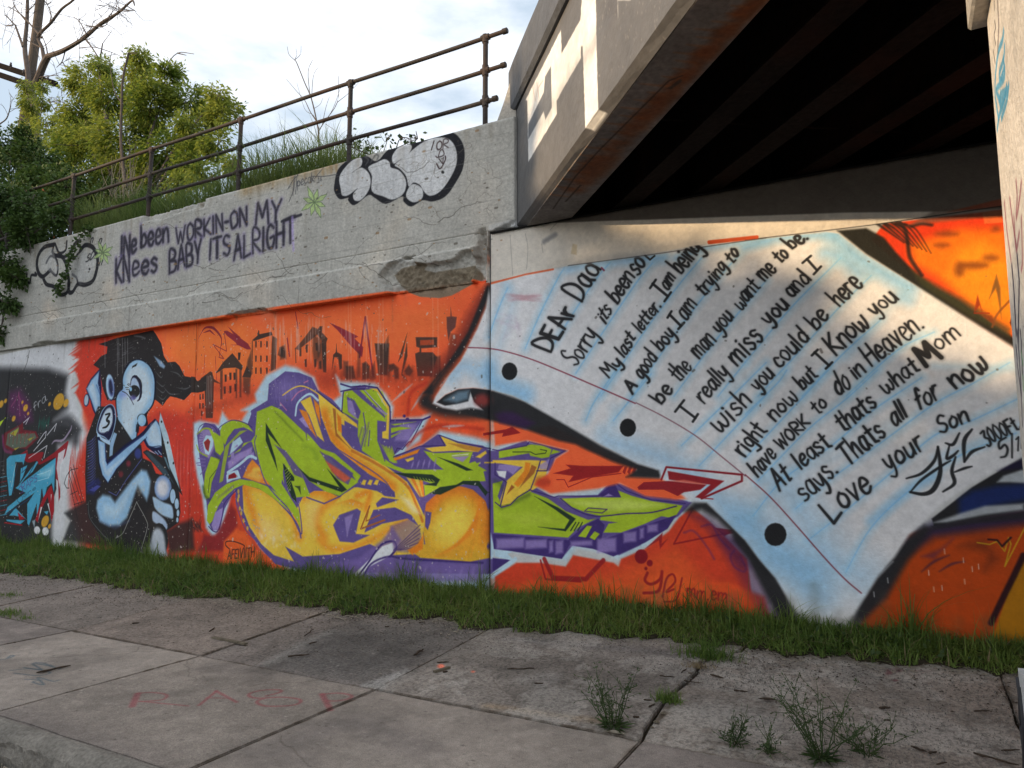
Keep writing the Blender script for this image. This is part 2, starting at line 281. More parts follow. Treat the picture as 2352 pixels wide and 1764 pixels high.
# ---- paint tables: one stroke, fill, clip or word per line; distances in mm on the surface itself
D_WALL='''
P|250,104,58|62|1|0|-11806,4177,4233,-50,3741,-83,8,-3949,-7036,-116,-475,1309,70,1177
P|206,56,44|142|0.85|0|-11610,3700,878,-20,510,-684,90,-950,706,348,1228,-218,555,-1005,-433,-832,-3018,-1,-513,946,465,979,-236,606
P|246,128,58|193|0.8|0|-9370,3444,714,82,1021,-12,375,-788,-978,58,-956,240
P|246,122,62|140|0.6|0|-7691,3434,2171,8,1091,-59,170,-275,-688,-229,-1361,26,-1353,14
P|200,60,36|119|0.7|0|-8562,1323,1011,-311,724,-900,-1896,-150
P|222,78,40|77|0.7|0|-5121,2492,532,-71,660,-372,1,-269,-999,13
P|212,212,214|119|1|0|-23587,6039,11781,-1862,383,-901,-233,-391,569,-819,-383,-780,-136,-1168,-10165,-635
P|214,60,40|36|0.95|0|-11657,3808,807,63,624,152,-82,-128,-540,-364,162,-309,-308,-176,-106,-252,-90,-95,396,-311,-319,-87,-384,413,119,155,-198,234,192,129,-289,103,367,114
S|214,62,42|37|16|0.8|1|0|-11502,3629,426,144
S|214,62,42|37|16|0.8|1|0|-11492,3550,425,145
S|214,62,42|37|16|0.8|1|0|-11596,3481,429,147
S|214,62,42|37|16|0.8|1|0|-11676,3409,431,148
S|214,62,42|37|16|0.8|1|0|-11758,3337,434,150
S|214,62,42|37|16|0.8|1|0|-11620,3249,428,151
S|214,62,42|37|16|0.8|1|0|-11602,3170,428,152
S|214,62,42|37|16|0.8|1|0|-11734,3101,433,154
S|214,62,42|37|16|0.8|1|0|-11723,3023,431,154
S|214,62,42|36|16|0.8|1|0|-11350,2924,418,153
S|214,62,42|37|16|0.8|1|0|-11473,2854,422,156
S|214,62,42|37|16|0.8|1|0|-11624,2785,427,158
S|214,62,42|37|16|0.8|1|0|-11538,2704,424,158
S|214,62,42|36|15|0.8|1|0|-11325,2618,416,158
S|208,60,44|23|10|0.8|1|0|-11519,1120,-4,618
S|208,60,44|23|10|0.8|1|0|-11511,1367,14,473
S|208,60,44|23|10|0.8|1|0|-11457,1229,-16,734
S|208,60,44|23|10|0.8|1|0|-11426,1289,-5,631
S|208,60,44|23|10|0.8|1|0|-11371,1132,-30,853
S|208,60,44|23|10|0.8|1|0|-11345,1229,4,560
S|208,60,44|23|10|0.8|1|0|-11333,1449,28,345
S|208,60,44|23|10|0.8|1|0|-11261,1137,-33,893
S|208,60,44|23|10|0.8|1|0|-11233,1218,-26,827
S|208,60,44|23|10|0.8|1|0|-11207,1317,-4,628
S|208,60,44|23|10|0.8|1|0|-11187,1462,9,523
S|208,60,44|23|10|0.8|1|0|-11118,1172,-25,826
S|208,60,44|23|10|0.8|1|0|-11117,1488,20,424
S|208,60,44|23|10|0.8|1|0|-11064,1344,5,554
S|208,60,44|23|10|0.8|1|0|-11040,1447,3,583
S|208,60,44|23|10|0.8|1|0|-10974,1178,-23,816
S|196,50,50|22|13|0.6|1|0|-8969,1931,18,-645
S|226,150,150|20|17|0.4|1|0|-8943,1912,40,-836
S|196,50,50|22|13|0.6|1|0|-8899,2004,64,-1240
S|226,150,150|19|17|0.4|1|0|-8862,1848,35,-780
S|196,50,50|21|13|0.6|1|0|-8819,1947,64,-1258
S|226,150,150|19|17|0.4|1|0|-8785,1814,5,-376
S|196,50,50|21|13|0.6|1|0|-8739,1886,41,-972
S|226,150,150|19|17|0.4|1|0|-8708,1791,11,-469
S|196,50,50|21|13|0.6|1|0|-8671,1976,44,-1031
S|226,150,150|19|17|0.4|1|0|-8641,1891,26,-685
S|196,50,50|21|13|0.6|1|0|-8592,1902,22,-730
S|226,150,150|19|17|0.4|1|0|-8559,1770,-1,-307
S|196,50,50|21|13|0.6|1|0|-8521,1944,49,-1126
S|226,150,150|19|17|0.4|1|0|-8491,1841,23,-643
S|196,50,50|21|13|0.6|1|0|-8446,1904,54,-1203
S|226,150,150|19|17|0.4|1|0|-8411,1735,15,-541
S|196,50,50|21|13|0.6|1|0|-8371,1869,4,-504
S|226,150,150|19|17|0.4|1|0|-8342,1783,22,-650
S|196,50,50|21|12|0.6|1|0|-8304,1938,32,-908
S|226,150,150|19|17|0.4|1|0|-8273,1822,28,-743
S|196,50,50|21|12|0.6|1|0|-8233,1951,23,-793
S|226,150,150|19|17|0.4|1|0|-8207,1902,14,-551
S|196,50,50|20|12|0.6|1|0|-8159,1896,48,-1178
S|226,150,150|18|16|0.4|1|0|-8126,1745,0,-347
P|40,40,42|99|0.97|0|-21459,3602,4829,-244,2785,-85,1510,-120,594,-141,-37,-284,100,-248,-368,-190,466,-54,285,-107,-253,-173,-341,-75,-33,-601,40,-1179,-8544,-534
P|100,40,90|116|0.8|0|-13449,2809,312,50,345,-251,116,-299,-420,-31,-388,206
S|150,70,110|29|12|0.7|0|0|-13168,2796,93,-390
S|150,70,110|23|12|0.7|0|0|-13375,2567,213,185,187,-222
S|60,60,64|185|106|0.9|0|1|-12134,2129,409,151,294,-148,20,-178
P|214,160,50|14|0.95|0|-11809,2559,-37,-47,-52,-36,-60,-18,-58,3,-48,23,-30,39,-8,51,16,53,38,48,53,35,60,17,59,-3,47,-23,29,-40,7,-49
P|214,160,50|13|0.95|0|-11673,2543,-18,-24,-26,-17,-29,-9,-29,1,-23,12,-15,19,-4,25,8,27,19,23,26,18,29,8,29,-1,23,-11,15,-20,3,-25
P|214,160,50|14|0.95|0|-12171,2554,-10,-12,-13,-9,-15,-4,-15,0,-12,6,-8,10,-2,13,4,13,10,12,13,9,16,5,14,-1,13,-6,7,-10,2,-13
P|214,160,50|14|0.95|0|-12852,2513,-17,-21,-24,-16,-28,-8,-27,2,-22,10,-14,17,-3,22,7,24,17,21,24,15,28,8,27,-1,21,-10,14,-18,4,-22
P|214,160,50|14|0.95|0|-12997,2621,-8,-10,-11,-7,-13,-4,-13,1,-10,4,-7,9,-2,10,4,11,8,10,11,8,13,3,13,0,11,-5,6,-8,2,-11
P|214,160,50|15|0.95|0|-13211,2346,-15,-17,-20,-14,-23,-6,-23,1,-19,8,-11,14,-3,19,6,19,14,18,20,13,24,7,22,-1,19,-8,12,-15,3,-18
P|214,160,50|14|0.95|0|-12796,2422,-8,-10,-11,-7,-13,-4,-12,1,-11,5,-6,8,-2,10,3,11,8,10,12,7,13,4,12,-1,10,-4,7,-8,1,-11
P|214,160,50|15|0.95|0|-13636,2607,-19,-23,-27,-17,-31,-8,-30,1,-25,11,-16,20,-4,24,8,25,19,24,27,17,31,8,30,-2,25,-11,16,-19,4,-24
P|214,160,50|15|0.95|0|-13528,2663,-12,-14,-16,-10,-19,-6,-18,1,-15,7,-10,12,-2,15,5,15,11,14,16,10,19,6,19,-1,15,-7,9,-12,3,-15
P|214,160,50|13|0.95|0|-12001,664,-26,-35,-36,-27,-42,-15,-40,-1,-34,13,-21,25,-5,34,11,37,27,34,36,27,42,15,41,1,33,-13,20,-25,5,-34
P|214,160,50|13|0.95|0|-11922,599,-11,-15,-15,-11,-18,-7,-17,0,-14,5,-9,11,-2,14,5,16,11,14,15,12,18,6,17,1,14,-6,9,-10,2,-14
P|222,222,224|13|1|0|-12226,535,-4,-24,-16,-21,-26,-15,-33,-6,-34,3,-30,12,-22,20,-10,23,4,24,16,21,27,15,33,6,34,-3,30,-13,21,-19
P|222,222,224|13|1|0|-11978,526,-3,-26,-18,-22,-28,-16,-34,-7,-36,4,-32,13,-23,21,-11,25,4,26,18,22,28,16,35,6,36,-3,32,-13,22,-21
T|fra|200,200,205|14|8|0.8|-12638,2454,332,175,12251,-2501
P|190,220,40|9|1|0|-13704,2314,195,62,-27,15,-156,-159
S|20,110,90|17|7|0.8|1|0|-12479,2125,12,270
S|20,110,90|17|7|0.8|1|0|-12483,2142,61,193
S|20,110,90|17|7|0.8|1|0|-12417,2173,32,166
S|20,110,90|17|7|0.8|1|0|-12389,2128,38,237
S|20,110,90|17|7|0.8|1|0|-12350,2116,32,277
S|20,110,90|17|7|0.8|1|0|-12329,2142,56,187
S|20,110,90|17|7|0.8|1|0|-12302,2122,63,228
S|20,110,90|17|7|0.8|1|0|-12230,2173,26,187
S|20,110,90|17|7|0.8|1|0|-12212,2156,41,232
P|120,30,40|18|0.9|0|-13522,2120,502,135,44,38,42,-133,386,-35,95,-106,-162,-101,-178,-89,-245,29,-188,-64,-234,69,-92,109
P|96,106,90|18|1|0|-13419,2104,331,113,17,-120,479,3,81,-80,-311,-151,-386,-22,-234,69
P|180,176,60|11|0.9|0|-13344,2102,260,88,-80,-131
P|180,176,60|11|0.9|0|-12792,1999,208,36,-133,-63
P|180,176,60|11|0.9|0|-13184,1847,168,24,-115,-51
S|150,30,40|11|4|0.8|0|0|-13444,2104,96,25,4,-201
S|150,30,40|11|4|0.8|0|0|-13313,2062,90,65,-1,-200
S|150,30,40|11|4|0.8|0|0|-13183,2019,84,105,-7,-199
S|150,30,40|11|4|0.8|0|0|-13071,2097,94,24,-12,-197
S|150,30,40|11|4|0.8|0|0|-12944,2055,88,64,-17,-197
S|150,30,40|11|4|0.8|0|0|-12818,2013,82,103,-22,-196
S|150,30,40|11|4|0.8|0|0|-12709,2089,92,24,-27,-194
S|150,60,110|55|26|0.7|0|1|-13565,2066,84,-230,233,-55
P|150,25,35|8|0.95|0|-13044,1727,275,102,34,-78,416,35,47,-13,-72,-153,387,163,331,172,23,-13,-60,-223,-135,-149,81,-495,-35,-74,-60,320,-434,248,-519,52,-103,52
P|226,226,228|10|0.9|0|-11880,1520,15,237,189,74,-73,-311,-5,-322,-95,247
S|222,220,225|15|5|0.9|0|0|-12703,1686,508,201,-65,-203
S|222,220,225|16|5|0.9|0|0|-12950,2279,158,75,-82,-103
S|222,220,225|15|5|0.9|0|0|-12216,2053,248,186,-52,-126
S|222,220,225|16|5|0.9|0|0|-12476,1929,165,152,64,37,-10,-102,-319,-215
S|180,160,185|37|13|0.85|0.6|1|-12062,1911,83,49,221,9,178,147,35,74
P|38,38,40|10|0.95|0|-13019,1543,556,103,80,-77,437,126,105,-498,-51,-125,-174,146,-223,-29,-312,-615,-703,36,-17,117,257,267,-231,74,-92,634
P|74,164,196|9|1|0|-13383,1675,92,53,507,36,-70,-195,-31,52,-218,1,20,-315,-65,-236,-72,-15,-128,380
P|74,164,196|9|1|0|-12974,1217,301,249,212,167,48,-13,-143,-154,-198,-104,-173,-131,11,91,-3,195,185,52,-95,-182
P|74,164,196|9|1|0|-13043,1190,735,328,385,171,23,-555,-84,148,-127,-65,-61,-227,-71,200,-221,-67,-447,-189,-412,-194,80,133,364,177,158,68
P|74,164,196|9|1|0|-12650,940,186,183,197,79,-5,-139,-69,-353,-33,250,-182,-372,-52,36
P|74,164,196|9|1|0|-13173,732,175,135,359,-181,-99,35,-290,16
P|74,164,196|9|1|0|-13262,664,578,8,-133,-69,-417,36
P|74,164,196|8|1|0|-12152,829,133,16,-37,-63
P|160,214,230|51|0.7|0|-12323,1455,368,127,-5,-138,-125,-76,-275,23
S|200,232,240|13|5|0.9|0|0|-13077,1608,-49,-170,-42,-224
S|200,232,240|10|5|0.8|0|0|-12410,1416,180,27,197,51,-52,-126,-312,-54
S|30,60,90|16|3|1|0|0|-12483,1621,-203,-232
S|30,60,90|16|4|1|0|0|-13023,1569,-68,-210,-14,-248
S|30,60,90|14|4|1|0|0|-12854,1569,-30,-130,155,91
S|30,60,90|18|4|1|0|0|-13321,727,774,318
S|90,60,130|14|4|0.8|0|0|-12944,1179,65,52,85,-102,-92,-27
T|RAPS|90,60,130|10|4|0.8|-12819,1142,422,172,12357,-1198
S|38,38,40|9|2|0.8|0|1|-12908,1089,103,-50,-37,-78,-98,11,0,90,32,27
T|one|30,60,80|9|3|0.7|-12782,1040,356,147,12407,-1136
P|160,24,36|8|1|0|-12182,1065,159,166,43,13,88,-172,27,-222,-45,-174,-129,330,-31,62,-174,-230,-66,-190,-75,48,127,255
P|222,222,224|8|1|0|-12252,901,46,1,-86,-215
P|222,222,224|8|1|0|-12067,956,32,13,93,-208
P|222,222,224|8|1|0|-11985,1107,22,0,-8,-112
P|160,24,36|9|1|0|-12915,792,227,-95,-162,-31
S|160,24,36|21|4|1|0|0|-13304,610,536,-18
P|186,212,226|17|0.7|0|-12474,667,89,29,-5,-139
S|130,130,134|9|4|0.6|0|0|-13577,1622,124,20
S|130,130,134|9|4|0.6|0|0|-13557,1555,116,2
S|130,130,134|9|4|0.6|0|0|-13537,1489,108,-17
S|130,130,134|9|4|0.6|0|0|-13517,1422,94,12
S|130,130,134|9|4|0.6|0|0|-13497,1356,86,-6
S|130,130,134|9|4|0.6|0|0|-13477,1289,78,-24
S|130,130,134|9|4|0.6|0|0|-13458,1223,65,5
S|130,130,134|9|4|0.6|0|0|-13438,1157,57,-13
S|130,130,134|9|4|0.6|0|0|-13419,1092,50,-32
S|130,130,134|9|4|0.6|0|0|-13399,1026,35,-3
S|130,130,134|9|4|0.6|0|0|-13380,961,29,-22
S|130,130,134|9|4|0.6|0|0|-13360,896,21,-40
S|130,130,134|9|4|0.6|0|0|-13341,831,7,-12
S|130,130,134|9|4|0.6|0|0|-13321,766,-1,-30
S|70,170,200|13|4|0.8|0|0|-13563,1355,222,28
S|150,30,40|13|4|0.8|0|0|-13551,1275,222,29
S|70,170,200|13|4|0.8|0|0|-13539,1195,221,30
S|150,30,40|13|4|0.8|0|0|-13528,1116,221,30
S|70,170,200|13|4|0.8|0|0|-13516,1037,221,31
S|150,30,40|13|4|0.8|0|0|-13504,958,220,31
S|70,170,200|13|4|0.8|0|0|-13493,879,220,32
S|150,30,40|13|4|0.8|0|0|-13481,800,219,33
S|70,170,200|13|4|0.8|0|0|-13470,722,219,33
S|38,38,40|13|3|0.85|0|0|-11298,1521,-188,-25,-97,-87,-51,-123,74,-73,64,1
S|38,38,40|13|3|0.85|0|0|-11546,1459,331,-493
S|38,38,40|13|3|0.85|0|0|-11491,1533,356,-541
S|38,38,40|13|3|0.85|0|0|-11432,1582,336,-565
S|38,38,40|13|3|0.85|0|0|-11512,1349,303,-622
S|38,38,40|13|3|0.85|0|0|-11340,963,244,54
S|38,38,40|13|3|0.85|0|0|-11442,1118,163,51
P|38,38,40|6|0.97|0|-10961,3453,479,59,865,38,79,-73,128,-142,73,-191,93,-99,168,-2,103,-71,121,-152,163,-27,124,-61,178,78,14,-211,-102,-21,-212,2,-153,-100,-167,43,-141,25,-80,-51,-78,-78,-119,68,-90,41,-967,24,-159,7,-75,100,-77,121,-111,282,-156,70,185,126,143,28,6,108
S|150,156,160|15|10|0.5|1|1|-9369,3183,119,-64,126,-173
S|150,156,160|15|10|0.5|1|1|-9521,2934,138,-100,40,34
S|150,156,160|15|10|0.5|1|1|-9479,2784,136,-81,68,24
S|150,156,160|15|10|0.5|1|1|-9471,2691,149,-80,68,42
S|150,156,160|15|10|0.5|1|1|-9432,2570,119,-60,80,51
S|150,156,160|15|10|0.5|1|1|-9177,2913,171,-47,115,-79
S|150,156,160|14|10|0.5|1|1|-9019,2668,207,-29,183,62
S|150,156,160|15|10|0.5|1|1|-9299,2683,148,-99,208,-10
P|150,180,210|18|0.9|0|-9569,3161,181,-87,92,-80,-26,-35,-103,43
S|160,160,164|17|19|0.6|0|1|-10061,3504,138,-22,123,-39
S|150,150,156|6|5|0.35|0|0|-10442,3128,92,22
S|150,150,156|6|5|0.35|0|0|-10191,3245,112,22
S|150,150,156|6|5|0.35|0|0|-10701,3502,75,14
S|150,150,156|6|5|0.35|0|0|-10566,3486,78,23
S|150,150,156|6|5|0.35|0|0|-10101,3308,87,17
S|150,150,156|6|5|0.35|0|0|-10216,3116,132,14
S|150,150,156|6|5|0.35|0|0|-10218,3321,124,10
S|150,150,156|6|5|0.35|0|0|-10104,3237,114,18
S|150,150,156|6|5|0.35|0|0|-10470,3269,66,11
S|150,150,156|6|5|0.35|0|0|-10328,3267,126,5
S|150,150,156|6|5|0.35|0|0|-10310,3259,106,24
S|150,150,156|6|5|0.35|0|0|-10328,3227,98,22
S|150,150,156|6|5|0.35|0|0|-10512,3245,115,11
S|150,150,156|6|5|0.35|0|0|-10017,3120,131,12
S|150,150,156|6|5|0.35|0|0|-10395,3372,65,10
S|150,150,156|6|5|0.35|0|0|-10499,3100,73,26
S|150,150,156|6|5|0.35|0|0|-10534,3476,76,24
S|150,150,156|6|5|0.35|0|0|-10344,3234,96,14
S|150,150,156|6|5|0.35|0|0|-10336,3061,75,27
S|150,150,156|6|5|0.35|0|0|-10527,3415,88,10
S|150,150,156|6|5|0.35|0|0|-10069,3298,74,9
S|150,150,156|6|5|0.35|0|0|-10655,3415,95,22
S|150,150,156|6|5|0.35|0|0|-10017,3054,77,23
S|150,150,156|6|5|0.35|0|0|-10089,3421,125,14
S|150,150,156|6|5|0.35|0|0|-10170,3326,107,18
S|150,150,156|6|5|0.35|0|0|-10600,3154,128,18
S|150,150,156|6|5|0.35|0|0|-10401,3053,89,30
S|150,150,156|6|5|0.35|0|0|-10407,3321,90,9
S|150,150,156|6|5|0.35|0|0|-10508,3396,66,23
S|150,150,156|6|5|0.35|0|0|-10407,3484,72,30
S|150,150,156|6|5|0.35|0|0|-10598,3336,138,6
S|150,150,156|6|5|0.35|0|0|-10393,3121,63,12
S|150,150,156|6|5|0.35|0|0|-10059,3151,79,20
S|150,150,156|6|5|0.35|0|0|-10496,3085,137,7
S|150,150,156|6|5|0.35|0|0|-10345,3404,91,25
S|150,150,156|6|5|0.35|0|0|-10221,3391,86,18
S|150,150,156|6|5|0.35|0|0|-10414,3178,123,13
S|150,150,156|6|5|0.35|0|0|-10406,3464,89,30
S|150,150,156|6|5|0.35|0|0|-10343,3230,107,21
S|150,150,156|6|5|0.35|0|0|-10158,3354,83,29
S|170,170,172|18|13|0.45|0|0|-10805,3530,52,-458
S|170,170,172|17|12|0.45|0|0|-10481,3502,62,-586
S|170,170,172|17|12|0.45|0|0|-10449,3499,38,-345
S|170,170,172|17|12|0.45|0|0|-10354,3491,56,-531
S|170,170,172|17|12|0.45|0|0|-10291,3485,47,-439
S|170,170,172|17|12|0.45|0|0|-10228,3480,46,-439
P|20,24,70|8|1|0|-10887,3061,56,-230,24,-70,16,-312,-136,-103,-74,81,-82,151,-137,185,117,153
P|150,186,216|20|1|0|-10900,3022,-13,-186,63,-131,41,-236,-104,-94,-57,71,-79,121,-146,195,111,133
P|196,214,228|36|0.8|0|-11030,2852,86,-182,65,-160,-43,-56,-138,212,-94,103
S|50,80,150|18|15|0.7|0|0|-10943,2808,97,-143
P|28,28,66|6|1|0|-11103,2574,-8,-38,-19,-31,-27,-20,-30,-5,-29,11,-24,24,-15,35,-3,40,8,39,19,31,27,20,30,4,29,-10,24,-25,14,-35
P|170,190,206|15|1|0|-11130,2579,-7,-33,-14,-27,-19,-17,-23,-4,-21,9,-18,20,-10,30,-3,33,7,33,14,27,19,17,23,4,21,-9,18,-21,10,-29
P|16,20,40|10|1|1|-10274,2982,111,127,180,35,183,-32,186,-106,117,-184,19,-222,-44,-163,-133,-133,28,-157,-189,-14,-46,-156,-98,-63,-217,60,-136,134,-67,201,-55,241,50,132,90,33
P|150,190,220|12|1|1|-10242,2971,112,117,148,42,168,-31,171,-101,110,-174,19,-222,-37,-155,-136,-115,-180,-133,-10,-212,-84,-59,-187,54,-135,135,-73,191,-55,241,59,112,88,53,-13,134
P|200,216,226|72|0.95|1|-10206,2921,141,124,181,7,189,-125,89,-182,-25,-212,-146,-179,-166,-143,-27,-185,-152,3,-121,153,-57,267,48,140,64,140
P|120,130,200|73|0.6|0|-10163,2623,-5,-16,-19,-12,-29,-8,-35,-2,-36,5,-32,11,-21,14,-9,17,6,16,19,13,29,7,36,2,35,-5,31,-11,22,-14
P|28,28,60|7|1|0|-10464,2749,9,-80,-9,-67,-28,-46,-41,-16,-48,16,-49,45,-41,68,-28,81,-10,81,10,68,28,46,41,15,49,-16,49,-46,41,-69
P|176,206,228|17|1|0|-10486,2759,10,-76,-8,-64,-24,-43,-36,-15,-44,15,-43,43,-38,64,-26,77,-10,77,8,65,24,43,37,15,44,-16,44,-44,37,-65
P|60,66,130|32|0.9|0|-10499,2749,9,-52,-3,-44,-14,-30,-22,-11,-28,10,-29,29,-27,45,-18,52,-9,52,2,45,14,30,23,11,28,-11,30,-29,26,-45
P|30,30,50|20|0.8|0|-10533,2759,8,-41,0,-35,-7,-23,-14,-9,-18,8,-19,23,-18,35,-14,41,-8,42,0,35,7,23,14,8,18,-8,19,-23,18,-35
P|30,26,50|6|1|0|-9807,2710,11,-77,-11,-65,-32,-44,-48,-17,-56,13,-57,42,-48,64,-33,77,-11,78,11,66,33,45,48,16,57,-14,57,-43,48,-65
P|176,196,220|14|1|0|-9858,2701,10,-65,-8,-56,-24,-37,-37,-15,-44,12,-46,36,-39,54,-27,66,-10,66,8,56,24,38,38,14,45,-13,45,-36,39,-55
P|38,38,40|6|1|0|-9852,2655,-6,-35,-26,-29,-41,-19,-50,-5,-52,10,-45,22,-32,32,-14,37,7,36,26,30,42,18,50,4,52,-10,45,-22,31,-32
P|90,84,150|29|0.8|0|-9930,2565,-4,-14,-16,-11,-23,-8,-29,-1,-29,4,-26,9,-17,13,-8,15,5,14,15,12,24,7,29,1,29,-4,25,-9,18,-13
P|150,200,236|6|1|0|-10045,2698,-1,-12,-6,-11,-9,-6,-11,-2,-12,3,-11,8,-7,10,-4,13,1,12,6,10,9,7,12,2,12,-3,10,-8,8,-11
P|206,216,226|6|1|0|-10001,2521,101,43,41,45,-9,-65,-84,-62
S|30,28,50|12|5|0.9|0|1|-9981,2464,-101,108,-98,71,-96,33
S|38,38,40|14|4|1|0|1|-9960,2896,112,-82,39,-105,-46,-147
S|38,38,40|8|2|1|0|0|-10098,2743,-64,32
S|38,38,40|8|2|1|0|0|-10127,2726,-77,4
S|38,38,40|8|2|1|0|0|-10124,2697,-61,3
S|38,38,40|8|2|1|0|0|-10085,2771,-62,13
P|38,38,40|6|1|0|-10077,3008,12,37,118,40,-26,-46,-75,-14
P|38,38,40|6|0.9|0|-9659,2249,-6,-27,-22,-22,-33,-14,-42,-4,-42,6,-37,16,-26,24,-11,27,6,27,22,22,34,14,42,4,42,-6,37,-17,25,-23
P|150,196,228|9|1|0|-9668,2221,-5,-33,-18,-29,-30,-18,-37,-6,-37,8,-34,20,-24,30,-10,34,4,34,19,28,30,19,37,5,37,-8,34,-20,23,-30
P|180,214,234|30|0.8|0|-9721,2223,-3,-21,-11,-18,-18,-11,-22,-4,-23,5,-21,12,-14,19,-7,21,3,22,11,17,18,12,23,3,23,-5,20,-12,14,-19
P|26,26,40|12|0.8|0|-9894,2172,79,-57,-8,-74,-76,20
P|38,38,40|11|0.98|0|-11116,1983,246,488,273,-10,83,-62,246,-203,281,-244,241,-93,52,-188,197,-55,117,-162,375,-61,163,-208,36,-259,-37,-147,-252,-125,42,-310,-295,-59,-735,-2,-544,236,-318,259,-86,249,-66,417
P|38,38,40|44|0.85|0|-11576,826,545,201,440,-484,1098,-161,670,-65,-2745,88,170,310
P|38,38,40|51|0.8|0|-9096,665,285,115,266,62,76,-403,-519,-91
S|84,92,170|20|14|0.8|0.8|1|-11092,1912,119,36,95,71
S|84,92,170|20|14|0.8|0.8|1|-11088,1870,120,36,95,71
S|84,92,170|20|14|0.8|0.8|1|-11083,1827,119,36,95,72
S|84,92,170|20|14|0.8|0.8|1|-11078,1785,119,36,95,72
S|84,92,170|20|14|0.8|0.8|1|-11074,1743,119,36,95,72
S|84,92,170|20|14|0.8|0.8|1|-11069,1701,119,36,95,72
S|84,92,170|20|14|0.8|0.8|1|-11065,1659,119,36,95,72
S|84,92,170|20|14|0.8|0.8|1|-11060,1616,119,37,94,72
S|84,92,170|20|14|0.8|0.8|1|-11055,1574,118,38,95,71
S|84,92,170|20|14|0.8|0.8|1|-11051,1532,119,38,94,72
S|84,92,170|20|14|0.8|0.8|1|-11046,1491,118,37,95,72
S|84,92,170|20|14|0.8|0.8|1|-11042,1449,119,37,94,72
S|84,92,170|20|14|0.8|0.8|1|-11037,1407,118,38,94,72
S|84,92,170|20|14|0.8|0.8|1|-11033,1365,119,38,94,72
S|84,92,170|20|14|0.8|0.8|1|-11028,1323,118,39,94,72
S|84,92,170|20|14|0.8|0.8|1|-11023,1282,118,38,94,72
S|84,92,170|20|14|0.8|0.8|1|-11019,1240,118,39,94,72
P|40,44,110|36|0.7|0|-11039,1282,284,95,84,-68,-174,-186,-179,20
S|90,96,190|12|6|0.7|0|0|-10950,1190,187,72
S|90,96,190|12|6|0.7|0|0|-10922,1186,179,74
S|90,96,190|12|6|0.7|0|0|-10894,1182,170,76
S|90,96,190|12|6|0.7|0|0|-10867,1178,163,78
S|90,96,190|12|6|0.7|0|0|-10839,1174,154,80
P|150,180,210|6|1|1|-10572,2498,133,-63,48,-173,-43,-189,-80,-150,-132,59,-200,61,-14,136,106,229
P|24,24,60|12|1|1|-10578,2484,116,-53,48,-169,-37,-179,-81,-132,-116,50,-175,61,-21,117,107,219
P|196,212,226|20|1|1|-10566,2440,71,-70,15,-153,-67,-122,-107,-36,-147,22,4,116,109,190
S|38,38,40|45|5|1|0.5|1|-10667,2338,111,6,-71,-85,68,-40,-57,-65,-94,-17
S|30,30,60|15|4|1|0|1|-10653,2049,61,27,67,-39,-60,-37
P|180,206,228|9|1|0|-10848,2072,105,-72,238,-73,6,-58,-158,48,-184,85
P|20,24,60|7|1|0|-10850,2002,68,-1,207,-326,23,-34,390,224,298,119,153,85,98,87,150,84,128,-92,147,-350,-10,-75,-83,-21,-86,11,-253,123,-78,89,-270,-186,-308,-223,-221,-227,-124,89,-134,183
P|150,190,224|13|1|0|-10816,1955,179,-49,47,-265,44,-57,461,246,380,173,261,214,93,-90,109,-285,-169,-20,-158,24,-97,112,-321,-207,-326,-235,-187,-205,-144,113,-97,183
P|200,216,230|24|0.7|0|-10750,1884,80,-24,40,-208,74,-160,340,170,107,34,-244,-158,-137,-136,-99,45,-117,194
P|200,216,226|55|0.8|0|-9543,2154,103,19,117,-178,28,-131,-136,-9,-142,46,-27,100
S|50,70,140|17|12|0.7|0|0|-10545,1572,388,236,434,195
S|50,70,140|21|12|0.8|0|0|-10615,1882,40,-241
S|30,40,80|11|4|0.9|0|1|-9633,1979,-27,-88,145,-56,205,8,90,-66
S|180,200,226|16|7|0.8|0|0|-9545,1780,124,-44
S|180,200,226|16|7|0.8|0|0|-9423,1768,72,-44
S|180,200,226|16|7|0.8|0|0|-9356,1778,73,-54
P|150,184,214|9|1|0|-10424,2063,78,-25,-75,-193,-6,-125,-74,-22,-2,206
P|38,38,40|7|1|0|-9369,2346,149,-353,445,-838,-206,132,-720,473,85,32,354,-112,-43,315
P|180,204,216|8|1|0|-9350,2324,197,-332,184,-430,122,-315,-236,294,-146,344,-142,286
P|60,80,92|16|0.9|0|-9666,1759,87,11,432,-272,181,-189,-242,125
P|110,150,166|11|0.8|0|-9230,1691,52,-11,115,-192,-53,42
P|38,38,40|7|1|0|-9135,1889,-1,-6,-3,-6,-6,-4,-7,-1,-7,2,-6,3,-5,6,-2,7,1,6,4,6,5,4,7,1,8,-2,6,-4,4,-5
P|38,38,40|7|1|0|-8987,1599,-1,-6,-3,-6,-6,-3,-7,-2,-7,2,-6,3,-4,6,-2,6,1,7,3,6,6,3,6,1,8,-1,6,-4,4,-5
P|38,38,40|7|1|0|-9294,2191,-1,-7,-4,-6,-6,-3,-7,-1,-7,1,-6,4,-5,6,-2,7,1,6,3,6,6,4,7,1,8,-2,6,-4,5,-6
S|100,110,190|13|7|0.8|0|0|-9719,1661,-323,-289,-233,-248,-192,52
P|150,190,220|40|1|0|-10614,1128,191,-18,121,-87,203,182,201,169,184,133,125,-22,98,-140,-19,-173,-42,-109,-230,213,-118,-265,-89,-200,-170,-116,-257,-21,-233,58,-107,188,16,126
P|190,212,226|65|0.7|0|-10581,993,286,-37,271,228,232,202,139,23,8,-87,-275,-92,-153,-290,-170,-138,-300,12
S|96,120,180|10|7|0.6|1|0|-10674,787,17,-67
S|96,120,180|10|7|0.6|1|0|-10639,778,15,-67
S|96,120,180|10|7|0.6|1|0|-10603,769,12,-67
S|96,120,180|10|7|0.6|1|0|-10568,760,10,-66
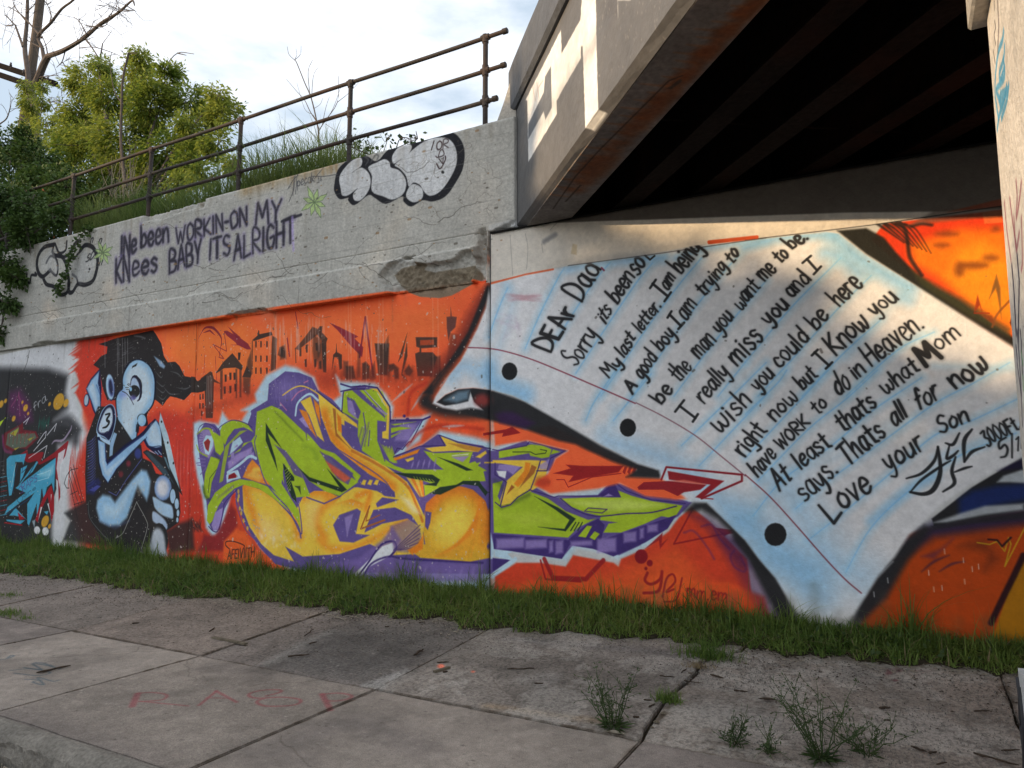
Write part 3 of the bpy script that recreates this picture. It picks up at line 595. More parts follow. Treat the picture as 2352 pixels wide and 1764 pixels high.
S|96,120,180|10|7|0.6|1|0|-10533,752,9,-67
S|96,120,180|10|7|0.6|1|0|-10498,743,6,-67
S|96,120,180|10|7|0.6|1|0|-10464,734,5,-67
S|96,120,180|10|7|0.6|1|0|-10429,725,3,-66
S|96,120,180|10|7|0.6|1|0|-10394,717,1,-67
S|96,120,180|10|7|0.6|1|0|-10360,708,-1,-67
S|96,120,180|10|7|0.6|1|0|-10325,699,-3,-66
S|96,120,180|10|7|0.6|1|0|-10291,691,-5,-67
S|96,120,180|10|7|0.6|1|0|-10257,682,-6,-66
S|96,120,180|10|7|0.6|1|0|-10225,694,-8,-67
S|96,120,180|10|7|0.6|1|0|-10193,705,-10,-67
S|96,120,180|10|7|0.6|1|0|-10161,716,-12,-67
S|96,120,180|10|7|0.6|1|0|-10129,727,-14,-66
S|96,120,180|10|7|0.6|1|0|-10098,738,-15,-66
S|96,120,180|10|7|0.6|1|0|-10066,749,-17,-66
S|96,120,180|10|7|0.6|1|0|-10035,760,-19,-66
S|96,120,180|10|7|0.6|1|0|-10003,771,-21,-66
S|96,120,180|10|7|0.6|1|0|-9972,782,-22,-66
S|96,120,180|10|7|0.6|1|0|-9940,793,-25,-66
S|96,120,180|10|7|0.6|1|0|-9909,804,-26,-66
S|200,190,170|8|4|0.6|1|0|-9798,1258,-1,-83
S|200,190,170|8|4|0.6|1|0|-9781,1270,-1,-106
S|200,190,170|8|4|0.6|1|0|-9764,1276,3,-167
S|200,190,170|8|4|0.6|1|0|-9746,1274,0,-162
S|200,190,170|8|4|0.6|1|0|-9730,1287,2,-195
S|200,190,170|8|4|0.6|1|0|-9709,1257,-6,-134
S|200,190,170|8|4|0.6|1|0|-9694,1282,-5,-156
S|200,190,170|8|4|0.6|1|0|-9676,1282,-10,-128
S|200,190,170|8|4|0.6|1|0|-9659,1288,-14,-104
S|200,190,170|8|4|0.6|1|0|-9642,1284,-14,-111
S|200,190,170|8|4|0.6|1|0|-9622,1262,-18,-95
S|200,190,170|8|4|0.6|1|0|-9605,1263,-21,-72
P|38,38,40|7|1|0|-8991,1256,-11,-74,-41,-63,-66,-43,-82,-17,-85,13,-75,40,-53,62,-23,75,10,75,43,64,68,43,83,15,85,-14,73,-41,52,-62
P|120,150,196|19|1|0|-9021,1255,-9,-67,-35,-57,-57,-40,-70,-15,-73,12,-65,37,-46,57,-20,67,8,69,37,58,58,39,71,14,73,-13,64,-37,45,-57
P|206,208,216|53|1|0|-9080,1254,-6,-48,-25,-42,-40,-28,-49,-11,-51,8,-45,27,-32,41,-14,49,6,49,25,43,41,28,49,10,51,-9,45,-27,31,-41
P|38,38,40|7|1|0|-8913,1142,-3,-43,-12,-36,-22,-25,-27,-9,-28,8,-25,23,-19,36,-9,42,2,43,13,37,22,24,27,9,28,-8,25,-23,19,-36
P|172,200,222|10|1|0|-8926,1141,-2,-38,-10,-33,-17,-22,-22,-9,-24,8,-20,21,-16,32,-8,39,2,39,10,33,18,22,22,8,23,-7,21,-22,15,-32
P|38,38,40|7|1|0|-8834,1039,-2,-33,-10,-28,-18,-19,-22,-7,-23,6,-20,18,-15,27,-7,33,2,33,11,28,17,19,22,7,23,-6,20,-18,15,-27
P|172,200,222|10|1|0|-8847,1039,-1,-29,-8,-25,-14,-16,-16,-6,-18,5,-16,16,-12,24,-6,28,1,29,8,25,14,16,17,7,18,-6,16,-16,11,-24
P|38,38,40|6|1|0|-8815,915,-1,-22,-8,-19,-13,-13,-15,-5,-17,3,-14,13,-11,18,-5,22,2,23,7,19,13,13,16,5,16,-4,15,-12,10,-19
P|172,200,222|10|1|0|-8828,915,-1,-19,-5,-15,-8,-11,-11,-4,-11,3,-11,10,-7,15,-4,19,1,18,5,16,9,10,11,4,11,-3,10,-10,8,-15
P|38,38,40|6|1|0|-8825,821,-2,-17,-7,-15,-11,-11,-14,-4,-14,3,-13,10,-9,14,-5,18,2,17,7,15,11,11,14,3,15,-2,12,-10,9,-14
P|172,200,222|10|1|0|-8838,821,-1,-14,-4,-11,-8,-8,-9,-3,-9,2,-9,7,-6,12,-3,13,1,14,4,11,8,8,9,3,9,-2,9,-8,6,-11
P|170,198,222|19|1|1|-9420,1120,69,-9,174,-60,169,-38,48,-92,-1,-84,-99,7,-153,37,-142,80,-40,74
P|160,180,206|19|1|1|-9402,917,139,-38,140,-79,56,-82,-46,-44,-138,58,-140,58
P|38,38,40|8|1|0|-9035,532,-8,-92,-36,-79,-60,-56,-75,-22,-78,13,-69,48,-51,76,-24,92,8,94,37,80,62,56,75,21,78,-15,69,-50,49,-75
P|190,196,206|40|0.95|1|-9363,653,115,37,107,-80,67,-205,8,-103,-417,-25,66,215
S|180,178,170|13|6|0.8|0|1|-9779,1047,-170,-278,-126,-191,-157,-73
S|180,178,170|12|5|0.8|0|1|-9778,1036,251,-262,10,-117,-97,-271
S|150,150,150|9|4|0.6|0|1|-10971,1017,65,-238,312,-214,198,-90
P|160,50,70|28|0.7|0|-9972,1595,-3,-17,-10,-15,-17,-9,-20,-4,-22,4,-18,9,-13,15,-6,17,2,17,11,14,17,10,20,3,21,-3,19,-10,13,-14
P|160,50,60|29|0.6|0|-10139,1438,-3,-17,-11,-14,-16,-10,-21,-4,-22,3,-19,10,-13,14,-6,18,3,17,10,14,17,10,21,4,22,-4,18,-9,14,-15
P|60,70,140|28|0.9|0|-9737,1738,-3,-30,-15,-25,-23,-16,-30,-6,-30,6,-27,17,-20,25,-9,30,4,30,14,25,25,16,29,6,31,-6,27,-17,19,-26
P|196,190,190|94|0.5|0|-11354,286,1960,75,38,-448,-1937,-153
S|90,40,30|10|3|0.6|0|0|-8656,3558,40,-755
S|130,34,56|37|3|0.85|0.9|1|-8601,3337,110,133,131,6,107,-46,122,-116,21,-124
S|130,34,56|24|3|0.85|0.9|0|-8513,3410,143,22,122,-82
P|130,34,56|5|0.85|0|-8085,3397,63,3,255,-118,176,-100,65,-82,-85,7,-199,84,-27,28,-181,111
S|130,34,56|11|2|0.8|0|0|-8071,3379,67,-267,-288,119,244,-220,-103,25,37,224
P|130,34,56|5|0.8|0|-8013,3461,271,-181,-73,-11
S|130,34,56|10|2|0.8|0.8|0|-7934,3193,173,-14,175,-74
S|130,34,56|10|2|0.6|0|0|-8446,2828,0,282
S|130,34,56|10|2|0.7|0|0|-8182,2734,-47,325
P|58,48,44|6|0.92|0|-8201,2830,131,131,180,116,220,-195,-21,-50,-125,43,-224,6,-148,-60
P|58,48,44|5|1|0|-7779,3077,55,-4,-12,-102,-37,3
P|58,48,44|15|0.7|0|-8120,2860,57,-4,17,-396,-41,2
P|58,48,44|14|0.7|0|-7742,2870,49,-3,15,-398,-33,1
P|58,48,44|14|0.7|0|-7815,2857,37,-2,16,-391,-22,1
P|58,48,44|5|0.9|0|-8026,2794,46,-3,6,-95,-40,-6
P|58,48,44|5|0.9|0|-7933,2814,45,-3,5,-95,-39,-6
P|58,48,44|5|0.9|0|-7853,2809,45,-3,5,-94,-38,-6
P|58,48,44|5|0.9|0|-8034,2631,45,-3,6,-94,-39,-7
P|58,48,44|5|0.9|0|-7922,2633,45,-2,5,-94,-39,-7
P|58,48,44|5|0.9|0|-7825,2654,44,-3,6,-93,-39,-7
P|58,48,44|6|0.9|0|-7674,2738,76,148,102,-116,-21,-49
P|58,48,44|30|0.65|0|-7662,2738,145,-9,-1,-209,-34,-32,-98,55
P|58,48,44|8|0.85|0|-8508,2770,190,85,39,-11,45,-99,145,-77,-142,34,7,-493,-141,5,-55,420,-95,48
P|58,48,44|6|0.95|0|-8709,2809,81,-14,44,-65,157,9,-16,-148,-116,-21,-134,16
S|176,170,168|11|6|0.55|0|0|-8378,2789,22,-437
S|176,170,168|11|6|0.55|0|0|-8346,2787,22,-436
S|176,170,168|11|6|0.55|0|0|-8313,2785,21,-435
S|176,170,168|11|6|0.55|0|0|-8281,2783,21,-435
P|58,48,44|5|0.9|0|-8521,2547,32,-2,5,-75,-31,2
P|58,48,44|5|0.9|0|-8462,2553,31,-2,5,-74,-31,1
P|58,48,44|5|0.9|0|-8519,2424,32,-1,5,-75,-31,1
P|58,48,44|5|0.9|0|-8453,2421,31,-1,5,-74,-31,1
P|58,48,44|5|0.9|0|-8472,2317,31,-1,6,-74,-32,1
P|58,48,44|5|0.92|0|-7509,3226,92,51,8,67,18,-2,9,-51,220,14,26,-44,-348,-54
S|58,48,44|16|6|0.8|0|0|-7511,3209,17,-372
P|58,48,44|12|0.78|0|-7147,3253,94,-49,-4,-396,-90,-27
P|58,48,44|5|0.88|0|-7459,3205,33,-3,2,-80,-28,-2
P|58,48,44|5|0.88|0|-7364,3197,33,-3,2,-80,-29,-2
P|58,48,44|5|0.88|0|-7253,3187,33,-2,2,-80,-28,-2
P|58,48,44|5|0.88|0|-7449,3010,34,-3,1,-79,-28,-3
P|58,48,44|5|0.88|0|-7354,3003,33,-3,2,-79,-28,-2
P|58,48,44|5|0.88|0|-7243,2995,33,-3,1,-79,-27,-2
P|58,48,44|5|0.88|0|-7440,2850,33,-2,2,-80,-28,-2
P|58,48,44|5|0.88|0|-7346,2844,33,-3,2,-79,-28,-2
P|58,48,44|5|0.88|0|-7235,2836,33,-2,2,-78,-28,-3
P|58,48,44|9|0.75|0|-6733,3046,148,117,145,140,76,-31,13,-73,-315,-174
P|58,48,44|7|0.85|0|-6312,3299,42,-4,-8,-79,97,-87,-19,-46,14,-378,-52,11,-47,406,-76,78,-3,56
P|58,48,44|24|0.6|0|-6436,3207,151,-69,-4,-175,-88,-183,-50,210
S|58,48,44|19|8|0.6|0|0|-6722,3045,19,-179
P|58,48,44|7|0.8|0|-6549,3080,39,5,4,-105,-32,2
P|58,48,44|6|0.8|0|-6384,3090,38,5,4,-104,-32,3
P|58,48,44|7|0.8|0|-6656,3040,39,5,5,-105,-33,2
P|58,48,44|6|0.8|0|-6557,2896,38,5,4,-104,-32,2
P|58,48,44|6|0.8|0|-6397,2884,38,5,4,-103,-32,2
P|58,48,44|6|0.8|0|-6311,2854,37,6,4,-103,-31,2
P|58,48,44|7|0.8|0|-6979,3065,41,5,5,-107,-34,3
P|58,48,44|9|0.88|0|-6081,2920,40,28,7,109,18,-111,78,-37,5,-171,-40,-12,-25,156,-61,5,-36,-154
P|58,48,44|13|0.85|0|-5432,3007,217,-18,-19,-370,-131,8
P|58,48,44|17|0.85|0|-5873,2765,119,-8,44,-155,-158,-6
P|58,48,44|17|0.85|0|-5618,2779,58,18,59,-57,4,-150,-115,-9
P|58,48,44|16|0.85|0|-5218,2736,73,10,75,-64,2,-117,-55,3,-20,104,-73,-25
P|58,48,44|16|0.85|0|-4988,2648,62,69,63,-77,-43,-56,-54,18
P|58,48,44|10|0.88|0|-4834,3031,298,-26,1,-115,-217,3,1,-44,157,-12,61,-62,-75,-209,-192,12,-39,263,61,17,0,44,-45,18
P|206,80,44|8|0.8|0|-4771,2989,192,-9,1,-58,-192,8
P|58,48,44|8|0.8|0|-5038,2886,87,214,-68,-274,-62,-70
P|58,48,44|8|0.8|0|-4958,2997,12,-177,-69,-200,74,-92,-91,79
P|90,60,60|9|0.85|0|-4411,3223,51,2,2,107,15,-109,67,-14,-16,-112,-66,-51,-25,-97,-23,144
P|130,34,56|9|0.85|0|-6157,3328,167,-71,304,-145,-59,-18,141,-119,-16,-120,-181,152,-229,222
S|130,34,56|26|5|0.85|0|0|-5659,2858,74,483,144,-725
S|130,34,56|23|6|0.7|0|0|-6873,3192,55,-233
S|130,34,56|19|6|0.6|0|0|-6743,3524,53,-218
P|58,48,44|19|0.7|0|-4628,2782,137,5,20,-229,-154,-5
P|58,48,44|21|0.5|0|-5691,2936,40,-3,18,-320,-58,3
P|58,48,44|20|0.6|0|-5499,2665,73,130,24,-211,-95,-9
P|58,48,44|22|0.5|0|-6356,3052,82,40,65,-52,11,-300,-126,24
P|58,48,44|21|0.6|0|-5916,2830,81,-6,6,-215,-81,36
P|58,48,44|20|0.5|0|-5299,2981,73,99,29,-478,-93,5
P|58,48,44|23|0.6|0|-6991,3087,88,25,31,-182,-112,-8
P|58,48,44|24|0.7|0|-7590,2948,64,131,41,-306,-120,7
P|58,48,44|18|0.4|0|-4358,3032,100,-23,-80,-346,-83,-23
S|150,44,30|218|151|0.45|0|0|-6193,2599,696,-24,906,-10
S|150,44,30|163|163|0.4|0|0|-6513,2729,422,-105
S|112,44,30|53|46|0.45|1|0|-6057,2809,-2,-217
S|112,44,30|53|46|0.45|1|0|-5930,2769,-4,-185
S|112,44,30|52|45|0.45|1|0|-5805,2730,-5,-153
S|112,44,30|52|45|0.45|1|0|-5684,2783,-4,-212
S|112,44,30|51|44|0.45|1|0|-5563,2745,-4,-181
S|112,44,30|51|44|0.45|1|0|-5443,2707,-6,-150
S|112,44,30|50|43|0.45|1|0|-5327,2759,-4,-209
S|112,44,30|50|43|0.45|1|0|-5211,2721,-5,-177
S|112,44,30|49|43|0.45|1|0|-5096,2684,-6,-147
S|112,44,30|49|42|0.45|1|0|-4984,2735,-5,-204
S|112,44,30|48|42|0.45|1|0|-4872,2698,-6,-173
S|112,44,30|48|41|0.45|1|0|-4762,2662,-7,-143
S|140,40,30|145|114|0.4|0|0|-8673,2311,389,38,495,83,309,53
S|140,40,30|124|113|0.35|0|0|-8200,2622,523,-44
P|58,48,44|12|0.6|0|-7031,2987,29,97,56,12,59,-71,-7,-81,-57,4
S|226,190,180|26|12|0.35|0.5|0|-6961,3482,11,-106
S|226,190,180|15|11|0.35|0.5|0|-6684,3413,-1,-164
S|226,190,180|21|12|0.35|0.5|0|-7182,3428,0,-195
S|226,190,180|18|10|0.35|0.5|0|-5488,3120,15,-337
S|226,190,180|20|11|0.35|0.5|0|-5826,3267,7,-188
S|226,190,180|20|11|0.35|0.5|0|-6332,3417,2,-178
S|226,190,180|15|11|0.35|0.5|0|-6513,3309,16,-418
S|226,190,180|18|10|0.35|0.5|0|-5571,3279,10,-120
S|226,190,180|20|12|0.35|0.5|0|-6996,3371,-4,-125
S|226,190,180|16|11|0.35|0.5|0|-6802,3238,5,-122
S|226,190,180|12|12|0.35|0.5|0|-7153,3376,6,-186
S|226,190,180|23|10|0.35|0.5|0|-5381,3156,8,-225
S|226,190,180|18|11|0.35|0.5|0|-5883,3305,10,-321
S|226,190,180|18|11|0.35|0.5|0|-6470,3230,25,-389
S|226,190,180|14|11|0.35|0.5|0|-6486,3418,20,-363
S|226,190,180|13|10|0.35|0.5|0|-5550,3348,12,-261
S|226,190,180|20|12|0.35|0.5|0|-6937,3356,26,-315
S|226,190,180|14|11|0.35|0.5|0|-6663,3236,16,-246
S|226,190,180|24|12|0.35|0.5|0|-7072,3332,19,-402
S|226,190,180|17|10|0.35|0.5|0|-5346,3263,1,-156
S|226,190,180|14|10|0.35|0.5|0|-5754,3179,11,-253
S|226,190,180|23|11|0.35|0.5|0|-6332,3207,14,-227
S|226,190,180|18|11|0.35|0.5|0|-6522,3357,14,-110
S|226,190,180|24|10|0.35|0.5|0|-5599,3314,12,-270
S|226,190,180|12|12|0.35|0.5|0|-6939,3421,0,-250
S|226,190,180|23|11|0.35|0.5|0|-6721,3404,9,-211
S|226,190,180|27|12|0.35|0.5|0|-7191,3387,14,-383
S|226,190,180|18|10|0.35|0.5|0|-5377,3199,5,-123
S|226,190,180|21|11|0.35|0.5|0|-5802,3148,3,-229
S|226,190,180|14|11|0.35|0.5|0|-6279,3426,5,-304
S|226,190,180|12|11|0.35|0.5|0|-6559,3326,8,-301
S|226,190,180|23|10|0.35|0.5|0|-5481,3236,9,-106
S|226,190,180|25|11|0.35|0.5|0|-6809,3314,19,-376
S|226,190,180|23|11|0.35|0.5|0|-6698,3338,1,-253
S|226,190,180|24|12|0.35|0.5|0|-7010,3414,24,-413
S|226,190,180|11|10|0.35|0.5|0|-5342,3145,-1,-134
S|226,190,180|14|11|0.35|0.5|0|-5826,3287,12,-306
S|226,190,180|21|11|0.35|0.5|0|-6254,3367,13,-231
S|226,190,180|23|11|0.35|0.5|0|-6386,3397,2,-191
S|226,190,180|13|10|0.35|0.5|0|-5540,3282,7,-250
S|226,190,180|22|12|0.35|0.5|0|-7090,3411,18,-409
S|226,190,180|18|11|0.35|0.5|0|-6710,3361,14,-363
S|226,190,180|17|12|0.35|0.5|0|-7090,3486,0,-219
S|226,190,180|12|10|0.35|0.5|0|-5262,3123,1,-217
S|226,190,180|11|11|0.35|0.5|0|-5954,3235,-5,-236
S|226,190,180|11|11|0.35|0.5|0|-6370,3437,17,-244
S|226,190,180|17|11|0.35|0.5|0|-6439,3416,11,-361
S|226,190,180|15|10|0.35|0.5|0|-5561,3354,-1,-341
S|226,190,180|22|11|0.35|0.5|0|-6891,3292,8,-421
S|226,190,180|15|11|0.35|0.5|0|-6675,3320,17,-422
S|226,190,180|13|12|0.35|0.5|0|-7024,3382,17,-314
S|226,190,180|18|10|0.35|0.5|0|-5387,3148,11,-339
S|226,190,180|23|11|0.35|0.5|0|-5895,3333,7,-135
S|226,190,180|15|11|0.35|0.5|0|-6336,3239,2,-108
S|226,190,180|20|11|0.35|0.5|0|-6502,3448,-3,-144
S|226,190,180|19|10|0.35|0.5|0|-5604,3246,8,-155
S|226,190,180|19|12|0.35|0.5|0|-6960,3395,8,-184
S|226,190,180|18|11|0.35|0.5|0|-6688,3292,21,-345
S|226,190,180|21|12|0.35|0.5|0|-7096,3507,-3,-113
S|226,190,180|17|10|0.35|0.5|0|-5303,3180,2,-245
S|232,180,150|12|7|0.3|0|0|-5860,3604,41,-1057
S|232,180,150|12|7|0.3|0|0|-5820,3600,41,-1055
S|232,180,150|12|7|0.3|0|0|-5378,3549,32,-1028
S|232,180,150|12|7|0.3|0|0|-5321,3543,31,-1025
S|232,180,150|12|7|0.3|0|0|-5581,3572,36,-1040
S|232,180,150|11|6|0.3|0|0|-4603,3460,20,-980
S|232,180,150|11|6|0.3|0|0|-4533,3452,19,-976
S|232,180,150|14|8|0.3|0|0|-7138,3751,65,-1135
S|232,180,150|14|8|0.3|0|0|-7092,3745,65,-1131
P|186,212,226|41|1|0|-8622,2153,129,31,388,-62,65,168,131,-123,245,-24,112,130,-121,21,279,105,-29,101,198,238,180,54,155,55,200,-46,307,-146,92,-194,210,-118,139,71,-89,251,83,-82,259,-22,270,-30,171,-135,114,-152,-15,-137,392,2,155,44,-84,-138,-67,-168,-191,-111,244,68,219,150,442,-78,204,-57,62,-107,92,65,261,75,37,-27,425,-82,41,-25,-125,-62,-71,-113,-185,-77,-44,-102,212,-110,489,59,171,135,163,-70,504,-95,251,-6,-183,-49,-73,-138,-118,-27,-184,-214,-323,-158,-152,62,-276,20,-109,-127,-578,51,-223,-13,-15,-77,208,0,-253,-182,-30,-207,-2540,-220,-263,278,-537,242,-267,272,-139,382,-173,95,-58,-231,-124,-348,-169,-57,-133,110,-105,415,-121,253,-103,344
P|98,82,142|8|1|0|-8531,1977,144,170,206,-23,107,-88,94,82,218,45,220,-57,63,131,-3,50,297,119,12,213,287,147,243,-32,218,-77,111,-163,232,-120,186,-161,-8,245,255,63,269,-59,191,-215,4,-168,463,0,-241,-286,-159,-113,370,97,238,136,184,-73,402,-60,78,-54,77,-1,360,101,44,-27,424,-81,-139,-75,-43,-126,-142,0,-116,-129,283,-133,474,34,144,135,177,-57,595,-127,-130,-129,-302,-160,-63,-119,-213,-105,-243,45,-224,36,-124,-141,-464,47,-312,-5,-45,165,0,-270,240,15,-240,-169,-2581,-157,-534,55,-277,185,-266,240,-160,317,-81,161,-178,-250,-80,-282,-148,-6,-81,96,-75,349,-164,508
P|160,140,196|26|0.7|0|-5108,1853,197,-3,120,182,-230,20
P|160,140,196|24|0.9|0|-5856,2212,94,148,105,-245,-39,1
P|160,140,196|113|0.35|0|-7101,2550,218,134,267,-79,-36,-158,-283,-68
S|160,140,196|6|6|0.4|0|0|-7096,2725,20,-116
S|160,140,196|6|6|0.4|0|0|-6901,2682,18,-114
S|160,140,196|6|6|0.4|0|0|-6769,2452,18,-112
S|160,140,196|6|6|0.4|0|0|-6981,2449,19,-114
S|160,140,196|6|6|0.4|0|0|-6884,2489,19,-113
S|160,140,196|6|6|0.4|0|0|-6758,2499,18,-113
S|160,140,196|6|6|0.4|0|0|-6512,2470,17,-112
S|160,140,196|6|6|0.4|0|0|-7033,2480,19,-114
S|160,140,196|6|6|0.4|0|0|-7056,2528,19,-115
S|160,140,196|6|6|0.4|0|0|-7118,2659,20,-116
S|160,140,196|6|6|0.4|0|0|-7048,2560,19,-115
S|160,140,196|6|6|0.4|0|0|-6913,2569,19,-114
S|160,140,196|6|6|0.4|0|0|-6987,2622,19,-115
S|160,140,196|6|6|0.4|0|0|-6490,2538,18,-111
S|160,140,196|6|6|0.4|0|0|-6785,2516,18,-113
S|160,140,196|5|5|0.4|0|0|-6429,2610,18,-112
S|160,140,196|6|6|0.4|0|0|-7071,2673,20,-115
S|160,140,196|6|6|0.4|0|0|-7033,2623,19,-115
S|160,140,196|6|6|0.4|0|0|-6601,2496,18,-112
S|160,140,196|6|6|0.4|0|0|-7073,2697,19,-116
S|160,140,196|6|6|0.4|0|0|-6876,2487,19,-114
S|160,140,196|6|6|0.4|0|0|-6790,2571,19,-114
S|160,140,196|6|6|0.4|0|0|-6931,2575,19,-114
S|160,140,196|6|6|0.4|0|0|-6704,2625,18,-113
S|160,140,196|6|6|0.4|0|0|-6702,2504,18,-113
S|160,140,196|6|6|0.4|0|0|-6886,2600,19,-114
S|160,140,196|6|6|0.4|0|0|-7055,2667,19,-115
S|160,140,196|6|6|0.4|0|0|-7125,2731,19,-116
S|160,140,196|6|6|0.4|0|0|-7080,2481,19,-115
S|160,140,196|6|6|0.4|0|0|-6610,2548,18,-112
S|160,140,196|6|6|0.4|0|0|-6568,2663,18,-112
S|160,140,196|6|6|0.4|0|0|-6886,2563,19,-114
S|160,140,196|6|6|0.4|0|0|-6523,2556,17,-112
S|160,140,196|6|6|0.4|0|0|-7062,2731,20,-116
S|160,140,196|6|6|0.4|0|0|-7119,2524,19,-115
S|160,140,196|6|6|0.4|0|0|-6500,2668,18,-112
S|160,140,196|6|6|0.4|0|0|-6561,2701,18,-112
S|160,140,196|6|6|0.4|0|0|-6535,2511,17,-112
S|160,140,196|6|6|0.4|0|0|-6798,2589,18,-113
S|160,140,196|6|6|0.4|0|0|-6979,2466,19,-114
S|160,140,196|6|6|0.4|0|0|-6949,2659,19,-114
S|160,140,196|6|6|0.4|0|0|-6582,2549,18,-112
S|160,140,196|6|6|0.4|0|0|-6765,2560,18,-113
S|160,140,196|6|6|0.4|0|0|-7072,2712,19,-115
S|160,140,196|5|5|0.4|0|0|-6434,2505,17,-111
S|160,140,196|6|6|0.4|0|0|-6695,2559,18,-112
S|160,140,196|6|6|0.4|0|0|-6978,2693,19,-115
S|160,140,196|6|6|0.4|0|0|-6724,2720,19,-113
S|160,140,196|6|6|0.4|0|0|-7131,2647,20,-116
S|160,140,196|6|6|0.4|0|0|-6711,2454,18,-112
P|236,196,70|9|1|0|-7591,1311,162,26,233,-45,205,-60,182,-121,157,-134,139,203,185,80,204,3,203,-70,230,122,228,-25,187,-40,-164,-104,-89,-190,5,-158,256,110,356,70,209,-102,38,-297,-137,19,-314,-33,-330,108,-453,-140,-583,-65,-302,104,157,-173,-348,55,-229,127,-216,195,-129,203
C|0|-7591,1311,162,26,233,-45,205,-60,182,-121,157,-134,139,203,185,80,204,3,203,-70,230,122,228,-25,187,-40,-164,-104,-89,-190,5,-158,256,110,356,70,209,-102,38,-297,-137,19,-314,-33,-330,108,-453,-140,-583,-65,-302,104,157,-173,-348,55,-229,127,-216,195,-129,203
S|236,134,36|115|96|0.85|0|1|-7567,1303,156,-287,200,-310
S|236,134,36|93|93|0.85|0|1|-7522,1336,326,-44,319,-136,226,-210,95,-240
S|236,134,36|106|88|0.85|0|1|-6492,1196,165,49,285,-10
S|236,134,36|86|86|0.85|0|1|-6144,711,-129,188,116,184,236,110,331,-66
S|236,134,36|49|82|0.85|0|1|-6223,677,204,-93,386,51,368,160,353,183
P|242,206,120|112|0.8|0|-7269,941,318,-68,142,-225,-217,-58,-232,145
P|242,206,120|88|0.6|0|-6447,1120,247,22,-108,-395,-168,68
S|170,164,170|15|6|0.7|0|0|-7364,741
S|170,164,170|13|6|0.7|0|0|-7326,848
S|170,164,170|10|6|0.7|0|0|-7426,949
S|170,164,170|19|6|0.7|0|0|-7349,802
S|170,164,170|15|6|0.7|0|0|-7317,763
S|170,164,170|14|6|0.7|0|0|-7419,802
S|170,164,170|10|6|0.7|0|0|-7318,873
S|170,164,170|14|6|0.7|0|0|-7259,771
S|170,164,170|20|6|0.7|0|0|-7247,776
S|170,164,170|20|6|0.7|0|0|-7351,877
S|170,164,170|10|6|0.7|0|0|-7338,942
S|170,164,170|12|6|0.7|0|0|-7344,862
S|170,164,170|18|6|0.7|0|0|-7327,797
S|170,164,170|10|6|0.7|0|0|-7262,788
S|170,164,170|10|6|0.7|0|0|-7356,812
S|170,164,170|11|6|0.7|0|0|-7238,742
S|170,164,170|18|6|0.7|0|0|-7287,782
S|170,164,170|20|6|0.7|0|0|-7209,885
S|170,164,170|17|6|0.7|0|0|-7418,747
S|170,164,170|10|6|0.7|0|0|-7373,825
S|170,164,170|12|6|0.7|0|0|-7342,876
S|170,164,170|17|6|0.7|0|0|-7312,771
S|170,164,170|17|6|0.7|0|0|-7271,953
S|170,164,170|17|6|0.7|0|0|-7222,928
S|170,164,170|18|6|0.7|0|0|-7254,938
S|170,164,170|17|6|0.7|0|0|-7370,871
S|240,232,220|36|21|0.35|0|0|-6560,696
S|240,232,220|31|22|0.35|0|0|-6723,773
S|240,232,220|23|21|0.35|0|0|-6566,593
S|240,232,220|33|21|0.35|0|0|-6577,782
S|240,232,220|37|22|0.35|0|0|-6993,598
S|240,232,220|26|21|0.35|0|0|-6560,804
S|240,232,220|18|21|0.35|0|0|-6565,578
S|240,232,220|47|22|0.35|0|0|-6642,710
S|240,232,220|39|23|0.35|0|0|-7218,675
S|240,232,220|24|22|0.35|0|0|-6790,686
S|240,232,220|37|21|0.35|0|0|-6620,583
S|240,232,220|23|22|0.35|0|0|-6755,645
S|240,232,220|21|23|0.35|0|0|-7229,632
S|240,232,220|21|23|0.35|0|0|-7384,678
S|240,232,220|41|23|0.35|0|0|-7237,713
S|240,232,220|37|23|0.35|0|0|-7181,654
S|240,232,220|45|22|0.35|0|0|-6674,579
S|240,232,220|21|23|0.35|0|0|-7290,591
S|240,232,220|20|22|0.35|0|0|-7046,659
S|240,232,220|26|22|0.35|0|0|-7112,622
S|240,232,220|27|22|0.35|0|0|-6768,640
S|240,232,220|49|23|0.35|0|0|-7196,685
S|240,232,220|24|22|0.35|0|0|-6986,679
S|240,232,220|45|23|0.35|0|0|-7156,753
S|240,232,220|32|22|0.35|0|0|-6930,570
S|240,232,220|37|22|0.35|0|0|-6839,764
S|240,232,220|39|23|0.35|0|0|-7294,549
S|240,232,220|33|23|0.35|0|0|-7321,686
S|240,232,220|40|23|0.35|0|0|-7371,660
S|240,232,220|46|22|0.35|0|0|-6977,640
S|240,232,220|51|22|0.35|0|0|-7177,554
S|240,232,220|22|22|0.35|0|0|-6802,646
S|240,232,220|29|23|0.35|0|0|-7390,667
S|240,232,220|45|22|0.35|0|0|-6995,655
S|240,232,220|33|22|0.35|0|0|-6838,620
S|240,232,220|49|23|0.35|0|0|-7224,573
S|240,232,220|49|22|0.35|0|0|-6622,618
S|240,232,220|49|22|0.35|0|0|-7136,585
S|240,232,220|22|22|0.35|0|0|-6981,552
S|240,232,220|25|23|0.35|0|0|-7205,645
C|
S|98,82,142|27|6|0.9|0|1|-7569,1335,-133,-165,134,-256,174,-201,215,-178
S|98,82,142|22|6|1|0|1|-7522,1328,351,-83,365,-211,223,-193,60,-149
P|122,100,164|31|0.8|0|-6375,385,746,106,365,234,141,161,127,-148,-120,-187,384,-31,809,26,0,-179,-2485,-192
S|160,140,196|35|35|0.45|1|0|-6450,201,37,105
S|160,140,196|35|35|0.45|1|0|-6256,216,34,155
S|160,140,196|34|34|0.45|1|0|-6066,230,34,159
S|160,140,196|33|33|0.45|1|0|-5880,244,35,108
